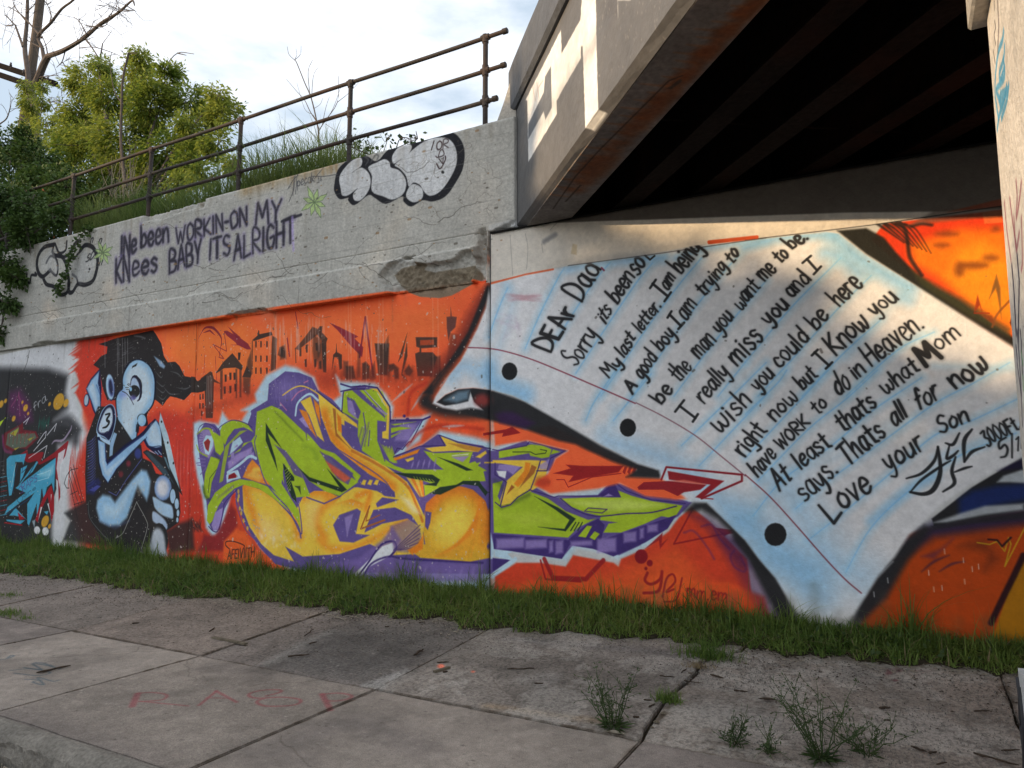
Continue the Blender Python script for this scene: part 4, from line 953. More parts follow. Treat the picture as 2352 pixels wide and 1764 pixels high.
S|160,140,196|33|33|0.45|1|0|-5698,258,34,125
S|160,140,196|32|32|0.45|1|0|-5519,272,34,123
S|160,140,196|32|32|0.45|1|0|-5344,285,33,120
S|160,140,196|31|31|0.45|1|0|-5173,298,34,101
S|160,140,196|31|31|0.45|1|0|-5005,310,33,103
S|160,140,196|31|31|0.45|1|0|-4840,323,32,144
S|160,140,196|30|30|0.45|1|0|-4678,335,31,135
S|160,140,196|30|30|0.45|1|0|-4520,347,32,82
S|160,140,196|29|29|0.45|1|0|-4364,359,31,94
S|160,140,196|29|29|0.45|1|0|-4212,370,31,117
S|160,140,196|28|28|0.45|1|0|-4062,382,30,132
S|160,140,196|28|28|0.45|1|0|-3915,393,30,87
P|222,222,224|10|1|0|-5119,704,36,-40,-51,-100,-306,-146,-256,-203,-115,-9,296,236,253,213
S|66,48,112|22|6|1|0|1|-5678,231,201,213,196,224,179,51,38,-81,-88,-89
S|66,48,112|22|8|0.9|0|1|-5547,269,125,179,253,100,265,-11,980,22
P|224,170,50|9|1|0|-4657,1165,184,128,229,64,192,-44,157,-115,55,-181,-8,-195,-30,-92,46,-113,-247,-55,-654,-1,-121,61,187,92,-37,176
C|0|-4657,1165,184,128,229,64,192,-44,157,-115,55,-181,-8,-195,-30,-92,46,-113,-247,-55,-654,-1,-121,61,187,92,-37,176
S|190,90,40|146|88|0.95|0|1|-4690,1110,217,196,229,65,240,-57,171,-193,16,-259
S|236,134,36|175|117|0.6|0|1|-4621,1029,182,196,196,58,239,-61,79,-235,1,-195
P|244,214,84|133|0.9|0|-4536,992,164,140,194,32,128,-115,-31,-173,-222,-169,-197,43,-102,130
S|236,134,36|20|23|0.5|0.5|1|-4531,587,292,150,283,197
S|236,134,36|20|23|0.5|0.5|1|-4488,590,271,169,261,204
S|236,134,36|20|23|0.5|0.5|1|-4445,592,251,189,238,211
S|236,134,36|20|23|0.5|0.5|1|-4403,595,231,209,216,216
S|236,134,36|20|23|0.5|0.5|1|-4360,597,210,229,194,223
S|236,134,36|20|23|0.5|0.5|1|-4318,600,190,248,172,230
S|236,134,36|20|23|0.5|0.5|1|-4276,602,170,268,149,237
S|236,134,36|20|23|0.5|0.5|1|-4234,605,150,287,127,244
S|236,134,36|20|23|0.5|0.5|1|-4193,607,131,307,105,251
S|236,134,36|20|23|0.5|0.5|1|-4152,610,112,326,83,258
S|236,134,36|20|23|0.5|0.5|1|-4111,612,93,346,61,265
S|236,134,36|20|23|0.5|0.5|1|-4070,615,73,365,40,272
C|
P|98,82,142|8|1|0|-4672,1069,84,-11,-15,-110,-32,-83,-35,40
S|98,82,142|18|6|0.8|0|1|-4758,1052,84,99,201,142,229,64,224,-43,141,-129,46,-168
P|166,190,44|8|1|0|-8066,2030,33,75,181,59,165,-12,165,-60,93,-89,-181,66,-180,-20,-121,-111,-49,-100,-100,103
P|150,130,180|13|1|0|-8498,1910,48,154,194,-17,83,-104,-9,-153,-86,-127,-180,91
S|166,190,44|25|5|0.9|0|1|-8524,2001,132,68,135,-16,62,-72
S|166,190,44|19|5|0.9|0|1|-8533,1845,66,-91,159,-65
S|98,82,142|8|3|0.8|0|0|-8505,2014,89,-18
S|98,82,142|8|3|0.8|0|0|-8495,1975,81,-10
S|98,82,142|8|3|0.8|0|0|-8484,1935,72,-1
S|98,82,142|8|3|0.8|0|0|-8474,1896,64,7
S|98,82,142|8|3|0.8|0|0|-8463,1857,55,15
S|98,82,142|8|3|0.8|0|0|-8453,1819,47,22
S|98,82,142|8|3|0.8|0|0|-8442,1780,39,30
S|98,82,142|8|3|0.8|0|0|-8432,1741,31,38
P|186,212,226|8|1|0|-8409,1883,61,95,155,-16,-2,-121,-77,-133,-78,20
P|150,50,50|8|1|0|-8389,1882,83,50,51,-39,-29,-140,-60,39
P|166,190,44|8|1|0|-8285,2048,127,-42,155,-79,28,-152,-70,-75,-97,51,-48,154
P|166,190,44|9|1|0|-8232,1689,191,-39,-65,-151,-83,-165,-25,-201,-74,-15,-64,88,21,254
S|38,56,42|37|37|0.7|0|0|-8357,1281,47,-125,98,-48
S|38,56,42|11|3|0.7|0|0|-8107,1511,-124,-114,-16,-190
S|38,56,42|34|25|0.5|0|0|-8159,1726,118,-89
P|166,190,44|7|1|0|-7896,1687,232,73,66,98,175,34,73,-62,-72,50,-88,-11,-366,-195
P|166,190,44|8|0.8|0|-7959,1813,280,208,142,9,-139,-59,-193,-122,-43,-187,-55,-300,-73,-26
P|186,212,226|9|1|0|-7860,1712,44,162,141,72,58,-75,-155,-110
P|160,140,196|8|1|0|-7775,1798,52,49,19,-25
P|176,150,206|21|0.8|0|-7891,1612,158,99,297,96,-13,-86,-208,-85,-209,-124
P|160,140,196|9|0.9|0|-7843,1724,61,24,15,-74,-60,-25
P|160,140,196|9|0.9|0|-7680,1723,60,24,15,-74,-59,-25
P|160,140,196|9|0.9|0|-7563,1722,58,24,15,-74,-59,-24
P|160,140,196|9|0.9|0|-7466,1721,58,24,15,-73,-59,-24
S|186,212,226|38|7|1|0|1|-7882,1475,228,112,172,98,124,-25
P|236,140,50|12|1|0|-7590,1415,80,147,83,86,126,-86,181,-191,54,-58,-258,44
P|246,206,80|29|0.8|0|-7246,1514,-6,-12,-18,-10,-28,-7,-33,-2,-33,2,-29,6,-19,11,-8,12,6,12,19,10,28,7,33,2,33,-2,28,-7,19,-10
P|240,200,90|38|0.7|0|-7538,1440,171,74,143,-96,-66,-49
P|186,212,226|7|1|0|-7908,1437,26,38,197,38,60,-110,-160,-27,-107,-38
P|140,30,40|7|1|0|-7868,1388,6,50,107,37,66,-48,-26,-19
P|98,82,142|7|1|0|-7704,1525,142,25,-65,-111
P|166,190,44|7|1|0|-8250,831,5,201,139,178,215,116,249,64,248,-22,278,-68,406,-203,-62,-71,-270,145,-243,102,-282,45,-175,-52,-210,-140,-86,-101,-99,-190,-53,-51
P|98,82,142|8|0.35|0|-8062,1111,53,39,-2,37,-36,-26
P|98,82,142|8|0.35|0|-8008,1140,52,38,-2,37,-42,-28
P|98,82,142|8|0.35|0|-7955,1168,53,38,-3,38,-49,-31
P|98,82,142|8|0.35|0|-7902,1197,53,38,-2,37,-57,-33
P|98,82,142|7|0.35|0|-7849,1225,53,38,-3,37,-63,-36
P|98,82,142|7|0.35|0|-7796,1253,52,38,-2,36,-70,-37
P|160,140,196|12|1|0|-8152,773,63,176,144,66,-11,-124,-62,-174,-92,-4
S|66,48,112|14|5|1|0|1|-8207,758,97,-58,92,17,78,224,28,137,224,177
S|98,82,142|13|4|1|0|1|-7670,1255,-26,-160,82,-180,152,-198,266,-153
P|236,196,70|7|0.8|0|-7640,1231,-1,-11,-3,-10,-6,-6,-8,-3,-7,2,-7,7,-5,9,-2,11,1,12,3,9,6,7,8,2,7,-2,7,-6,5,-10
P|236,196,70|7|0.8|0|-7631,1170,-1,-11,-3,-10,-6,-6,-8,-2,-7,2,-7,6,-5,9,-2,11,1,12,3,9,6,7,8,2,7,-2,7,-6,5,-10
P|236,196,70|7|0.8|0|-7642,1121,-1,-11,-4,-10,-6,-6,-7,-3,-8,3,-7,6,-4,9,-3,11,1,11,4,10,6,7,7,2,8,-2,7,-6,5,-10
P|236,196,70|7|0.8|0|-7600,1013,-1,-11,-4,-10,-6,-6,-7,-3,-8,2,-6,6,-5,10,-2,11,0,11,4,9,6,7,7,2,8,-2,7,-6,4,-9
P|236,196,70|7|0.8|0|-7570,953,-1,-11,-4,-9,-6,-7,-7,-2,-8,2,-6,6,-5,9,-2,11,1,11,3,10,6,6,8,3,7,-2,7,-6,4,-10
P|236,196,70|7|0.8|0|-7521,858,-1,-11,-3,-9,-6,-7,-8,-2,-7,2,-7,6,-4,9,-2,11,0,11,4,10,6,6,7,3,8,-2,6,-6,5,-10
P|236,196,70|7|0.8|0|-7446,765,-1,-11,-3,-9,-6,-6,-7,-3,-8,2,-6,6,-5,9,-2,11,1,11,4,9,5,7,8,2,7,-2,7,-5,4,-10
S|66,48,112|8|2|1|0|0|-8481,1664,137,-13
S|160,140,196|19|5|0.5|0|0|-8481,1664,137,-13
S|66,48,112|8|2|1|0|0|-8515,1600,173,12
S|160,140,196|19|5|0.5|0|0|-8515,1600,173,12
S|66,48,112|8|2|1|0|0|-8494,1574,156,-13
S|160,140,196|19|5|0.5|0|0|-8494,1574,156,-13
S|66,48,112|8|2|1|0|0|-8426,1446,109,90
S|160,140,196|19|5|0.5|0|0|-8426,1446,109,90
S|66,48,112|12|5|0.9|0|1|-8522,1975,31,116,132,49,176,-56,72,-79,32,76,227,85,238,-34,164,-67
P|140,40,44|39|0.9|0|-8294,642,226,-2,168,241,116,175,95,-82,29,-181,-186,-191,-63,-149,-484,-28
P|236,100,44|29|0.9|0|-7899,575,224,169,178,-29,185,-204,309,-122,-895,-117
S|40,30,36|12|3|1|0|1|-7520,511,-2,36,-179,38,-144,-7,-15,-49,75,-45
T|AFEIVIITH|40,30,36|12|4|0.9|-7812,350,488,66,7326,-301
S|38,38,40|19|13|0.5|1|0|-8526,669,-41,167
S|38,38,40|19|12|0.5|1|0|-8508,670,40,139
S|38,38,40|19|12|0.5|1|0|-8491,671,57,147
S|38,38,40|19|13|0.5|1|0|-8474,672,-117,176
S|38,38,40|19|12|0.5|1|0|-8456,672,35,158
S|38,38,40|19|12|0.5|1|0|-8439,673,64,209
S|38,38,40|19|12|0.5|1|0|-8422,674,72,167
S|38,38,40|19|12|0.5|1|0|-8405,675,-160,198
S|38,38,40|19|12|0.5|1|0|-8387,675,-243,105
S|38,38,40|19|12|0.5|1|0|-8370,676,-37,114
S|38,38,40|19|12|0.5|1|0|-8353,677,-40,168
S|38,38,40|19|12|0.5|1|0|-8336,678,-258,149
S|38,38,40|19|12|0.5|1|0|-8319,679,-263,187
S|38,38,40|19|12|0.5|1|0|-8302,679,-179,149
P|166,190,44|9|1|0|-7375,2266,307,79,138,-79,427,-297,25,-94,-4,93,87,-64,129,-110,353,-274,277,-145,-286,-167,-242,55,-252,118,-175,153,203,-336,-230,-20,-51,169,-46,61,-139,188,-32,-252,317,-334,42,-227,-58,104,-156,149,-251,212,-211,172,-256,470,66,65
S|98,82,142|26|6|0.01|0|0|-7193,2113,131,-357,99,-192,146,-297
P|98,82,142|9|0.9|0|-7043,1836,208,-177,161,-204,152,-45,-69,124,-248,220
P|166,190,44|9|1|0|-7017,1755,118,-127,57,-283,-118,156
P|38,56,42|10|1|0|-7205,2113,298,-327,-257,197,152,-323,52,-159,-233,385
P|38,56,42|9|1|0|-6876,1596,204,-172,56,-308,-88,60,-94,169
S|166,190,44|9|2|0.8|0|0|-6838,1501,99,63
S|166,190,44|9|2|0.8|0|0|-6828,1464,91,63
S|166,190,44|9|2|0.8|0|0|-6817,1426,82,63
S|166,190,44|9|2|0.8|0|0|-6807,1389,73,63
S|166,190,44|9|2|0.8|0|0|-6797,1351,65,64
S|166,190,44|9|2|0.8|0|0|-6786,1314,56,63
S|166,190,44|9|2|0.8|0|0|-6776,1277,47,63
S|166,190,44|9|2|0.8|0|0|-6765,1240,38,62
P|166,190,44|9|1|0|-6724,1377,224,3,92,-183,-210,-19
P|38,56,42|9|0.8|0|-6667,1316,106,1,16,-107,-57,76
P|38,56,42|9|1|0|-6613,1549,195,-122,493,-115,-208,223,326,-251,-77,-31,-532,128
S|120,150,40|54|54|0.5|0|0|-6518,1813,171,-64,45,-92
S|38,56,42|19|26|0.35|0|0|-7041,2254,499,-378
S|98,82,142|19|6|1|0|0|-7386,2250,-95,20,344,85,206,-72
S|98,82,142|17|6|1|0|1|-7369,1954,-17,-130,184,-420,213,-203,249,-181,215,-283,-8,183,-62,212
S|98,82,142|17|7|1|0|0|-6450,1181,291,-68,257,95
P|166,190,44|9|1|0|-6328,1795,309,-79,420,-268,-56,-74,-120,132,-282,165,-228,78
P|98,82,142|10|0.9|0|-6264,1748,207,-92,341,-179,-73,-134,-180,72
P|220,96,66|17|0.9|0|-6157,1626,225,-106,180,-103,-97,-45,-202,118
P|236,196,70|8|1|0|-6313,2478,232,-150,186,-130,220,-142,11,-45,-208,95,2,-60,-81,32,45,-152,162,-153,117,-45,343,-133,364,-212,108,-152,141,-231,-23,-165,-167,186,-231,77,-309,-37,-124,-249,-150,-35,107,221,34,131,-192,53,-272,-65,154,122,191,77,302,-39,112,-55,145,-11,-1,56,-129,98,-243,99,-272,161,-201,120,-145,123,-153,280,-47,157
C|0|-6313,2478,232,-150,186,-130,220,-142,11,-45,-208,95,2,-60,-81,32,45,-152,162,-153,117,-45,343,-133,364,-212,108,-152,141,-231,-23,-165,-167,186,-231,77,-309,-37,-124,-249,-150,-35,107,221,34,131,-192,53,-272,-65,154,122,191,77,302,-39,112,-55,145,-11,-1,56,-129,98,-243,99,-272,161,-201,120,-145,123,-153,280,-47,157
S|236,134,36|119|68|0.9|0|1|-6199,2209,132,-280,327,-275,348,-190,260,-140
S|206,110,40|35|10|0.8|0|1|-5743,1744,422,-178,384,-211,144,-221,88,-176
S|236,134,36|73|40|0.8|0|1|-5650,1213,188,48,-51,-189
P|244,232,190|47|0.8|0|-5023,1227,142,-39,141,-149,-104,11
C|
P|170,96,44|9|0.85|0|-6068,2266,51,-18,30,-290,103,-93,131,-106,-253,169
P|236,134,36|9|1|0|-5995,2202,72,-64,16,-182,-61,32
S|170,96,44|20|5|1|0|0|-5458,1102,-124,-264,349,114
S|170,96,44|13|3|1|0|0|-5475,1044,-34,-116,202,78
P|236,196,70|9|1|0|-6606,2365,169,56,162,-380,89,-186,-127,79,-136,252
P|236,134,36|14|1|0|-6383,2387,98,-82,30,-249,-90,173
P|236,134,36|9|0.9|0|-6623,2271,130,-36,181,-332,-174,159
P|160,140,196|9|1|0|-6618,2144,64,30,112,-144,-64,17
S|186,212,226|29|6|1|0|1|-6685,2194,37,157,189,103,150,-86
S|236,196,70|16|5|1|0|1|-6917,2459,195,87,173,7,237,-106,397,-263
S|226,130,160|17|7|0.7|0|1|-6759,2388,105,91,128,41
S|226,130,160|13|6|0.7|0|0|-6957,2364,116,-101
S|226,130,160|17|6|0.7|0|0|-6551,2601,63,20
S|66,48,112|18|4|1|0|0|-6313,2470,418,-272
S|98,82,142|13|5|0.9|0|1|-6062,1807,322,-153,460,-232,186,-197
P|98,82,142|8|1|0|-5366,1133,91,74,235,-23,-306,-93
P|98,82,142|10|1|0|-6009,864,94,122,269,82,58,-28,-68,-263,207,-4,-242,-98,-213,3
P|160,140,196|13|0.7|0|-5835,959,134,49,-88,-280
P|236,196,70|8|1|0|-5597,1353,37,52,47,-7,-26,-59
P|236,196,70|8|1|0|-5502,1354,36,52,47,-7,-26,-58
P|236,196,70|8|1|0|-5408,1356,36,51,46,-7,-26,-58
P|236,196,70|8|0.9|0|-4938,1439,70,-13,125,-194,0,-13
P|236,134,36|8|0.9|0|-4878,1428,62,-2,93,-193,-6,-14
P|236,196,70|8|0.9|0|-4819,1418,55,9,62,-194,-14,-14
P|236,134,36|8|0.9|0|-4760,1407,48,20,30,-193,-20,-14
P|120,96,150|19|0.6|0|-5159,885,282,94,139,-104,37,-163,-204,-107,-194,3
S|66,48,112|12|5|0.6|0|0|-5099,622,361,294
S|66,48,112|12|5|0.6|0|0|-5082,623,345,246
S|66,48,112|12|5|0.6|0|0|-5064,624,327,199
S|66,48,112|12|5|0.6|0|0|-5046,625,310,151
S|66,48,112|12|5|0.6|0|0|-5029,626,294,104
S|66,48,112|12|5|0.6|0|0|-5011,627,276,56
P|236,134,36|15|1|0|-4906,633,137,76,83,113,-14,-164,-136,-76
P|166,190,44|8|1|0|-5884,2457,119,9,159,-113,327,-220,39,-60,-131,19,6,-235,98,-205,165,-86,162,-42,363,1,650,2,32,-119,-189,-15,-160,-42,-230,-17,-201,-100,-19,124,187,-11,-414,120,-363,113,-305,162,-72,179,4,179,-259,114,14,198
P|166,190,44|8|1|0|-5648,2460,230,4,114,-36,97,-181,-33,-188,-39,103
P|236,196,70|8|1|0|-5494,2475,133,-14,172,-229,-10,-363,-92,16,-2,73,55,13,13,248,-154,213
P|98,82,142|9|1|0|-5842,2394,120,-51,101,-139,-36,-89,-159,96
P|160,140,196|14|0.9|0|-5830,2348,69,-3,85,-229,-140,95
S|98,82,142|17|5|0.9|0|0|-5667,2446,407,-314
S|98,82,142|17|5|0.9|0|0|-5590,2472,310,-281
S|98,82,142|16|5|0.9|0|0|-5314,2075,-32,-218,98,-234
S|98,82,142|17|5|0.9|0|0|-5582,2187,44,-209,-70,-236
S|98,82,142|17|5|0.9|0|0|-5481,1977,-14,-177
S|222,222,224|8|3|0.8|0|0|-5570,2456,252,-219
S|222,222,224|8|3|0.8|0|0|-5379,2417,116,-153
S|160,140,196|26|10|0.9|0|0|-5374,2239,132,-78
S|66,48,112|20|5|1|0|0|-5947,2552,161,-47,214,4,192,-33,191,-229,13,-176
S|66,48,112|17|5|1|0|0|-5944,2460,179,21,194,-10
S|66,48,112|17|3|1|0|0|-5903,2442,-13,-228
S|98,82,142|27|14|0.5|0|0|-5667,1802,71,207
S|98,82,142|27|13|0.5|0|0|-5609,1802,62,235
S|98,82,142|27|13|0.5|0|0|-5552,1801,54,265
P|166,190,44|8|1|0|-5166,2042,357,19,-302,-35
P|166,190,44|8|1|0|-5165,1998,126,12,161,-19,-178,-24,-108,-27
P|166,190,44|8|1|0|-5163,1911,144,41,-54,-28,-90,-41
S|66,48,112|22|5|1|0|0|-5176,2086,454,-7,103,32
S|66,48,112|13|3|1|0|0|-4722,2072,-153,-237,-35,0,-88,-84,-72,15,-52,-86
P|66,48,112|8|1|0|-4957,2130,-1,-7,-5,-5,-7,-4,-8,-1,-8,2,-7,4,-5,5,-2,7,2,7,4,5,7,3,9,2,8,-2,7,-4,5,-6
P|66,48,112|8|1|0|-4908,2092,-2,-6,-5,-6,-8,-3,-10,-1,-9,1,-8,4,-6,6,-2,7,2,6,5,6,8,3,10,1,9,-1,9,-4,5,-6
P|166,190,44|8|0.7|0|-5337,1842,38,-44,179,-203,-55,28
P|166,190,44|8|0.7|0|-5295,1812,33,-15,156,-202,-69,28
P|166,190,44|8|0.7|0|-5254,1783,29,14,134,-202,-84,28
P|166,190,44|8|0.7|0|-5213,1753,25,43,111,-201,-98,28
P|166,190,44|8|0.7|0|-5172,1724,20,72,89,-201,-112,28
P|236,196,70|7|1|0|-4683,1762,287,24,-84,112,232,-86,305,-58,-47,-40,-257,16,-332,-11
P|170,96,44|9|0.6|0|-4379,1814,196,-17,255,-43,-62,-40,-160,28
P|236,134,36|8|1|0|-5121,1652,370,104,-34,-49,-318,-84
P|236,196,70|8|1|0|-4960,1637,123,28,0,-28,-87,-28
P|166,190,44|7|1|0|-4699,1734,154,-29,491,10,-31,-67,-16,-54,142,40,32,13,-63,-80,63,-27,47,-26,-236,-28,-293,26,-169,110,-34,28
P|160,140,196|9|0.9|0|-4328,1662,227,13,-80,-68,-82,28
P|222,222,224|7|0.8|0|-4328,1683,226,16,-15,-14,-195,-15
P|38,56,42|7|1|0|-4511,1663,265,-69,193,-74,-79,-7
S|160,140,196|22|13|0.8|1|0|-4870,1538,34,84
S|160,140,196|22|12|0.8|1|0|-4791,1538,33,93
S|160,140,196|22|12|0.8|1|0|-4714,1538,33,101
S|160,140,196|22|12|0.8|1|0|-4636,1539,32,108
S|160,140,196|21|12|0.8|1|0|-4560,1539,32,116
P|38,56,42|8|1|0|-5118,1487,249,-5,293,-12,101,-54,-49,-69,-153,11,136,29,-327,39
S|166,190,44|6|2|0.9|0|0|-4833,1447,35,-56
S|166,190,44|6|2|0.9|0|0|-4791,1442,35,-50
S|166,190,44|6|2|0.9|0|0|-4750,1437,35,-45
S|166,190,44|6|2|0.9|0|0|-4708,1431,34,-38
S|166,190,44|6|2|0.9|0|0|-4667,1426,34,-33
S|166,190,44|6|2|0.9|0|0|-4626,1421,34,-27
S|166,190,44|6|2|0.9|0|0|-4586,1416,34,-22
P|38,56,42|7|1|0|-4260,1364,80,41,191,2,125,-117,-31,-40,-94,104,-191,18,-293,-120,-134,11,133,71
P|38,56,42|7|1|0|-4180,1405,207,2,47,-65,-190,51
P|98,82,142|7|1|0|-4053,1647,141,106,78,-54,0,-132,-93,53,-79,-26
P|236,196,70|7|1|0|-4022,1661,126,66,15,-27,-78,-53
P|236,196,70|7|1|0|-3912,1607,586,18,143,-7,28,-50,-58,-177,-187,-105,-74,-103,-147,-17,-15,-13,-75,-2,60,66,119,221,133,130,-73,25,-440,1
S|66,48,112|12|5|1|0|0|-5122,1666,370,118,340,2,-85,119,249,-80,414,-79
P|166,190,44|7|1|0|-3810,1383,122,28,-61,-158,61,-115,267,186,257,-83,193,-119,241,-77,79,15,-187,-92,-109,-102,-847,10
P|190,206,70|67|0.6|0|-3718,1060,440,40,223,-80,-368,-64
S|38,56,42|33|36|0.5|0|1|-3703,1138,105,41,220,95
S|38,56,42|37|37|0.5|0|0|-3779,1410,60,-26,46,-77
P|38,56,42|7|1|0|-3320,1262,267,-106,190,-104,-110,-127,-306,31,292,-7,56,88,-150,94
S|38,56,42|12|3|1|0|0|-2919,934,55,81
S|38,56,42|11|3|1|0|0|-2881,936,52,81
S|38,56,42|11|3|1|0|0|-2843,937,49,81
P|166,190,44|7|1|0|-3734,1725,387,61,130,-15,99,-39,-29,-76,-85,-12,-130,26,-14,26,-358,-50
S|38,56,42|8|3|1|0|0|-3568,1710,207,-1,57,-26,115,12,14,25,-71,13
P|166,190,44|7|1|0|-3133,1681,29,51,84,-26
P|222,222,224|7|1|0|-3764,1515,121,0,-15,-78,-76,25
P|160,140,196|11|0.9|0|-3734,1580,299,13,-133,-116,-60,38,-121,13
P|160,140,196|13|0.8|0|-3276,1568,143,76,-43,-114,-71,0
P|236,196,70|7|1|0|-3718,1215,75,196,193,144,-360,52,0,20,463,-2,86,-32,-29,-64,-117,-217,-117,-67,-74,-66,-120,-16
P|236,134,36|8|0.9|0|-3420,1606,58,-13,-15,-128,-132,-117,-45,38,119,130
P|170,96,44|7|0.9|0|-3348,1580,58,-25,-29,-64,-176,-155,118,167
P|170,96,44|7|1|0|-3643,1269,60,104,37,-25
S|66,48,112|12|4|1|0|0|-3779,1188,76,-50,105,28,88,80,147,79,87,204,29,90
S|66,48,112|13|4|1|0|0|-3718,1150,75,248,-137,77,0,119
S|66,48,112|11|4|1|0|0|-3811,1739,77,-14,329,49,29,38,411,-94,-168,-74,-43,-127,-114,0
P|166,190,44|6|1|0|-3039,1244,378,20,271,6,-50,71,163,-57,183,-42,295,-33,-60,-87,-71,-25,-71,9,-159,-75,-237,-92,-178,-8,53,86,89,15,-179,17,13,36,-157,31,-174,56
P|206,220,110|37|0.7|0|-2970,1220,605,39,390,-49,-243,-53,-302,-21,-342,50
S|66,48,112|12|4|1|0|1|-3025,1244,163,-107,211,-53,308,34,247,19,239,65
P|166,190,44|6|1|0|-2769,1128,40,32,196,-7,-52,-37
S|66,48,112|9|3|1|0|0|-2769,1128,40,32,196,-7,-52,-37,-184,12
P|66,48,112|6|1|0|-2609,1277,145,147,74,-154,-141,-3
P|160,140,196|6|0.9|0|-2570,1272,53,31,50,-23
S|66,48,112|11|4|1|0|0|-3378,1325,284,-70,42,13,430,9,171,135,112,-81,245,-78,215,-17,104,-9
P|66,48,112|6|1|0|-2920,867,163,128,132,66,64,-58,-42,-156,-344,-6
P|166,190,44|6|1|0|-2839,883,95,107,52,-4,-67,-111
P|166,190,44|6|1|0|-2719,877,53,62,52,-22,-53,-62
P|66,48,112|6|1|0|-3809,862,862,-21,345,17,192,69,188,67,292,103,71,25,-86,-128,-219,-137,-313,-145,-205,59,-252,22,-83,-138,-553,41,-224,13
P|160,140,196|22|0.75|0|-3763,813,325,26,0,-98,-325,-31
P|160,140,196|21|0.75|0|-3423,817,242,22,-1,-84,-242,-26
P|160,140,196|21|0.75|0|-3154,819,42,11,-1,-108,-41,-14
P|160,140,196|21|0.75|0|-3084,822,82,14,-1,-120,-82,-17
P|160,140,196|20|0.75|0|-2920,830,226,22,0,-46,-227,-24
P|160,140,196|20|0.75|0|-2641,868,193,19,-3,-127,-192,-23
P|160,140,196|19|0.75|0|-2372,940,125,15,-2,-90,-124,-18
P|160,140,196|19|0.75|0|-2210,982,37,11,-2,-90,-37,-13
P|160,140,196|19|0.75|0|-2136,1020,97,13,-1,-66,-97,-16
P|186,212,226|7|1|0|-3778,697,208,-1,-59,-29,89,-70,-238,36
P|66,48,112|7|1|0|-3809,618,210,-12,-209,-129
S|186,212,226|41|11|1|0|0|-3808,426,268,196
P|212,66,38|14|1|0|-3778,429,252,156,273,18,276,-19,82,115,212,-23,205,-23,50,-32,26,72,237,107,231,172,98,128,118,95,154,-118,316,-312,30,-317,139,-144,-2728,-270
P|228,84,38|33|1|0|-2112,484,685,75,313,-102,86,-406,-1097,-130
P|224,88,40|95|0.8|0|-3425,380,946,191,612,268,330,-310,102,-207,-1991,-189
P|236,100,38|72|0.6|0|-3718,357,1362,108,483,149,333,-194,210,-173,-2388,-142
S|150,30,34|43|8|0.9|0|0|-3211,643,96,-178,350,15,185,190
S|150,30,34|18|5|0.9|0|0|-3253,628,55,-181,380,5
P|140,24,34|6|1|0|-2140,732,-5,-25,-14,-23,-21,-16,-24,-6,-25,3,-20,13,-13,21,-5,26,6,26,14,22,21,16,24,6,25,-3,20,-14,13,-20
P|140,24,34|6|1|0|-2093,676,-2,-12,-7,-10,-9,-7,-12,-3,-11,2,-9,6,-6,9,-2,11,3,12,6,10,10,7,11,3,11,-2,9,-6,6,-9
P|140,24,34|6|1|0|-2145,623,-1,-6,-3,-5,-5,-4,-6,-2,-5,1,-5,3,-3,5,-1,6,1,7,4,5,5,4,5,1,6,0,4,-4,3,-4
S|140,24,34|13|6|0.9|0|0|-1707,1184,-183,-324,456,112,76,14
P|140,24,34|7|0.9|0|-1521,1023,175,-15,-89,-58
P|150,30,34|6|0.9|0|-2165,800,172,157,-14,-103,60,49,-74,-95,-9,79
S|150,30,34|26|7|0.9|0|1|-2146,584,-25,-71,59,-29,85,52,19,69,-34,-172,-144,-35
S|150,30,34|18|6|0.9|0|1|-2008,380,40,160,59,49,22,-65,-84,-96,71,28
S|150,30,34|14|5|0.9|0|1|-1822,562,-58,-193,-117,-33
T|mm.em|150,30,34|12|4|0.85|-1787,399,354,-12,1448,-264
S|90,40,100|18|11|0.5|0|1|-1794,966,92,16,109,-128,63,-106
S|90,40,100|18|11|0.5|0|1|-1632,1029,90,15,63,-107,84,-94
S|90,40,100|17|11|0.5|0|1|-1352,834,-35,-56,30,-84,73,-38,22,33,-39,94
P|250,104,58|20|1|0|-3811,2139,392,-197,289,32,357,-159,313,-162,238,-96,-39,-83,292,-21,50,70,411,-111,-116,-125,-231,-28,-299,28,-247,114,-219,-51,-516,-59,-184,86,158,115,85,151,140,75,-453,107,-390,-47
P|150,30,34|8|0.95|0|-2966,1580,190,-12,417,0,-52,-60,-287,-50,-243,-52,56,63,-221,23,194,51
S|150,30,34|10|4|0.9|0|0|-3065,1430,83,1,41,-74,256,101,299,39
P|150,30,34|6|0.8|0|-2347,1562,25,1,-26,-78,-25,24
P|150,30,34|6|0.8|0|-2299,1563,25,0,-27,-78,-24,24
P|150,30,34|6|0.8|0|-2251,1563,24,0,-26,-77,-25,23
P|200,64,40|40|0.9|0|-3135,1404,-6,-19,-19,-17,-27,-11,-33,-4,-33,3,-27,11,-19,16,-6,19,6,20,19,16,28,12,33,4,32,-4,28,-11,18,-16
P|150,30,34|7|0.95|0|-3928,1914,277,34,76,24,104,-67,-225,-35,15,39,-247,-22
S|190,50,34|40|24|0.7|0|1|-4927,1793,207,166,305,49,486,-53
S|190,50,34|41|25|0.7|0|1|-4934,2150,49,243,209,104
S|186,212,226|26|19|0.7|1|0|-5172,2290,303,203
S|186,212,226|25|19|0.7|1|0|-4881,2192,172,207
S|186,212,226|24|18|0.7|1|0|-4448,1995,280,6
P|38,38,40|24|0.96|0|-4276,2294,464,74,394,-138,428,-234,402,-233,367,-171,278,-70,-73,-70,-320,9,101,72,-226,72,-260,111,-134,63,-192,41,-372,122,-300,74,-556,140
P|60,30,80|37|0.7|0|-3811,2139,244,-9,265,-126,-117,-49,-300,61
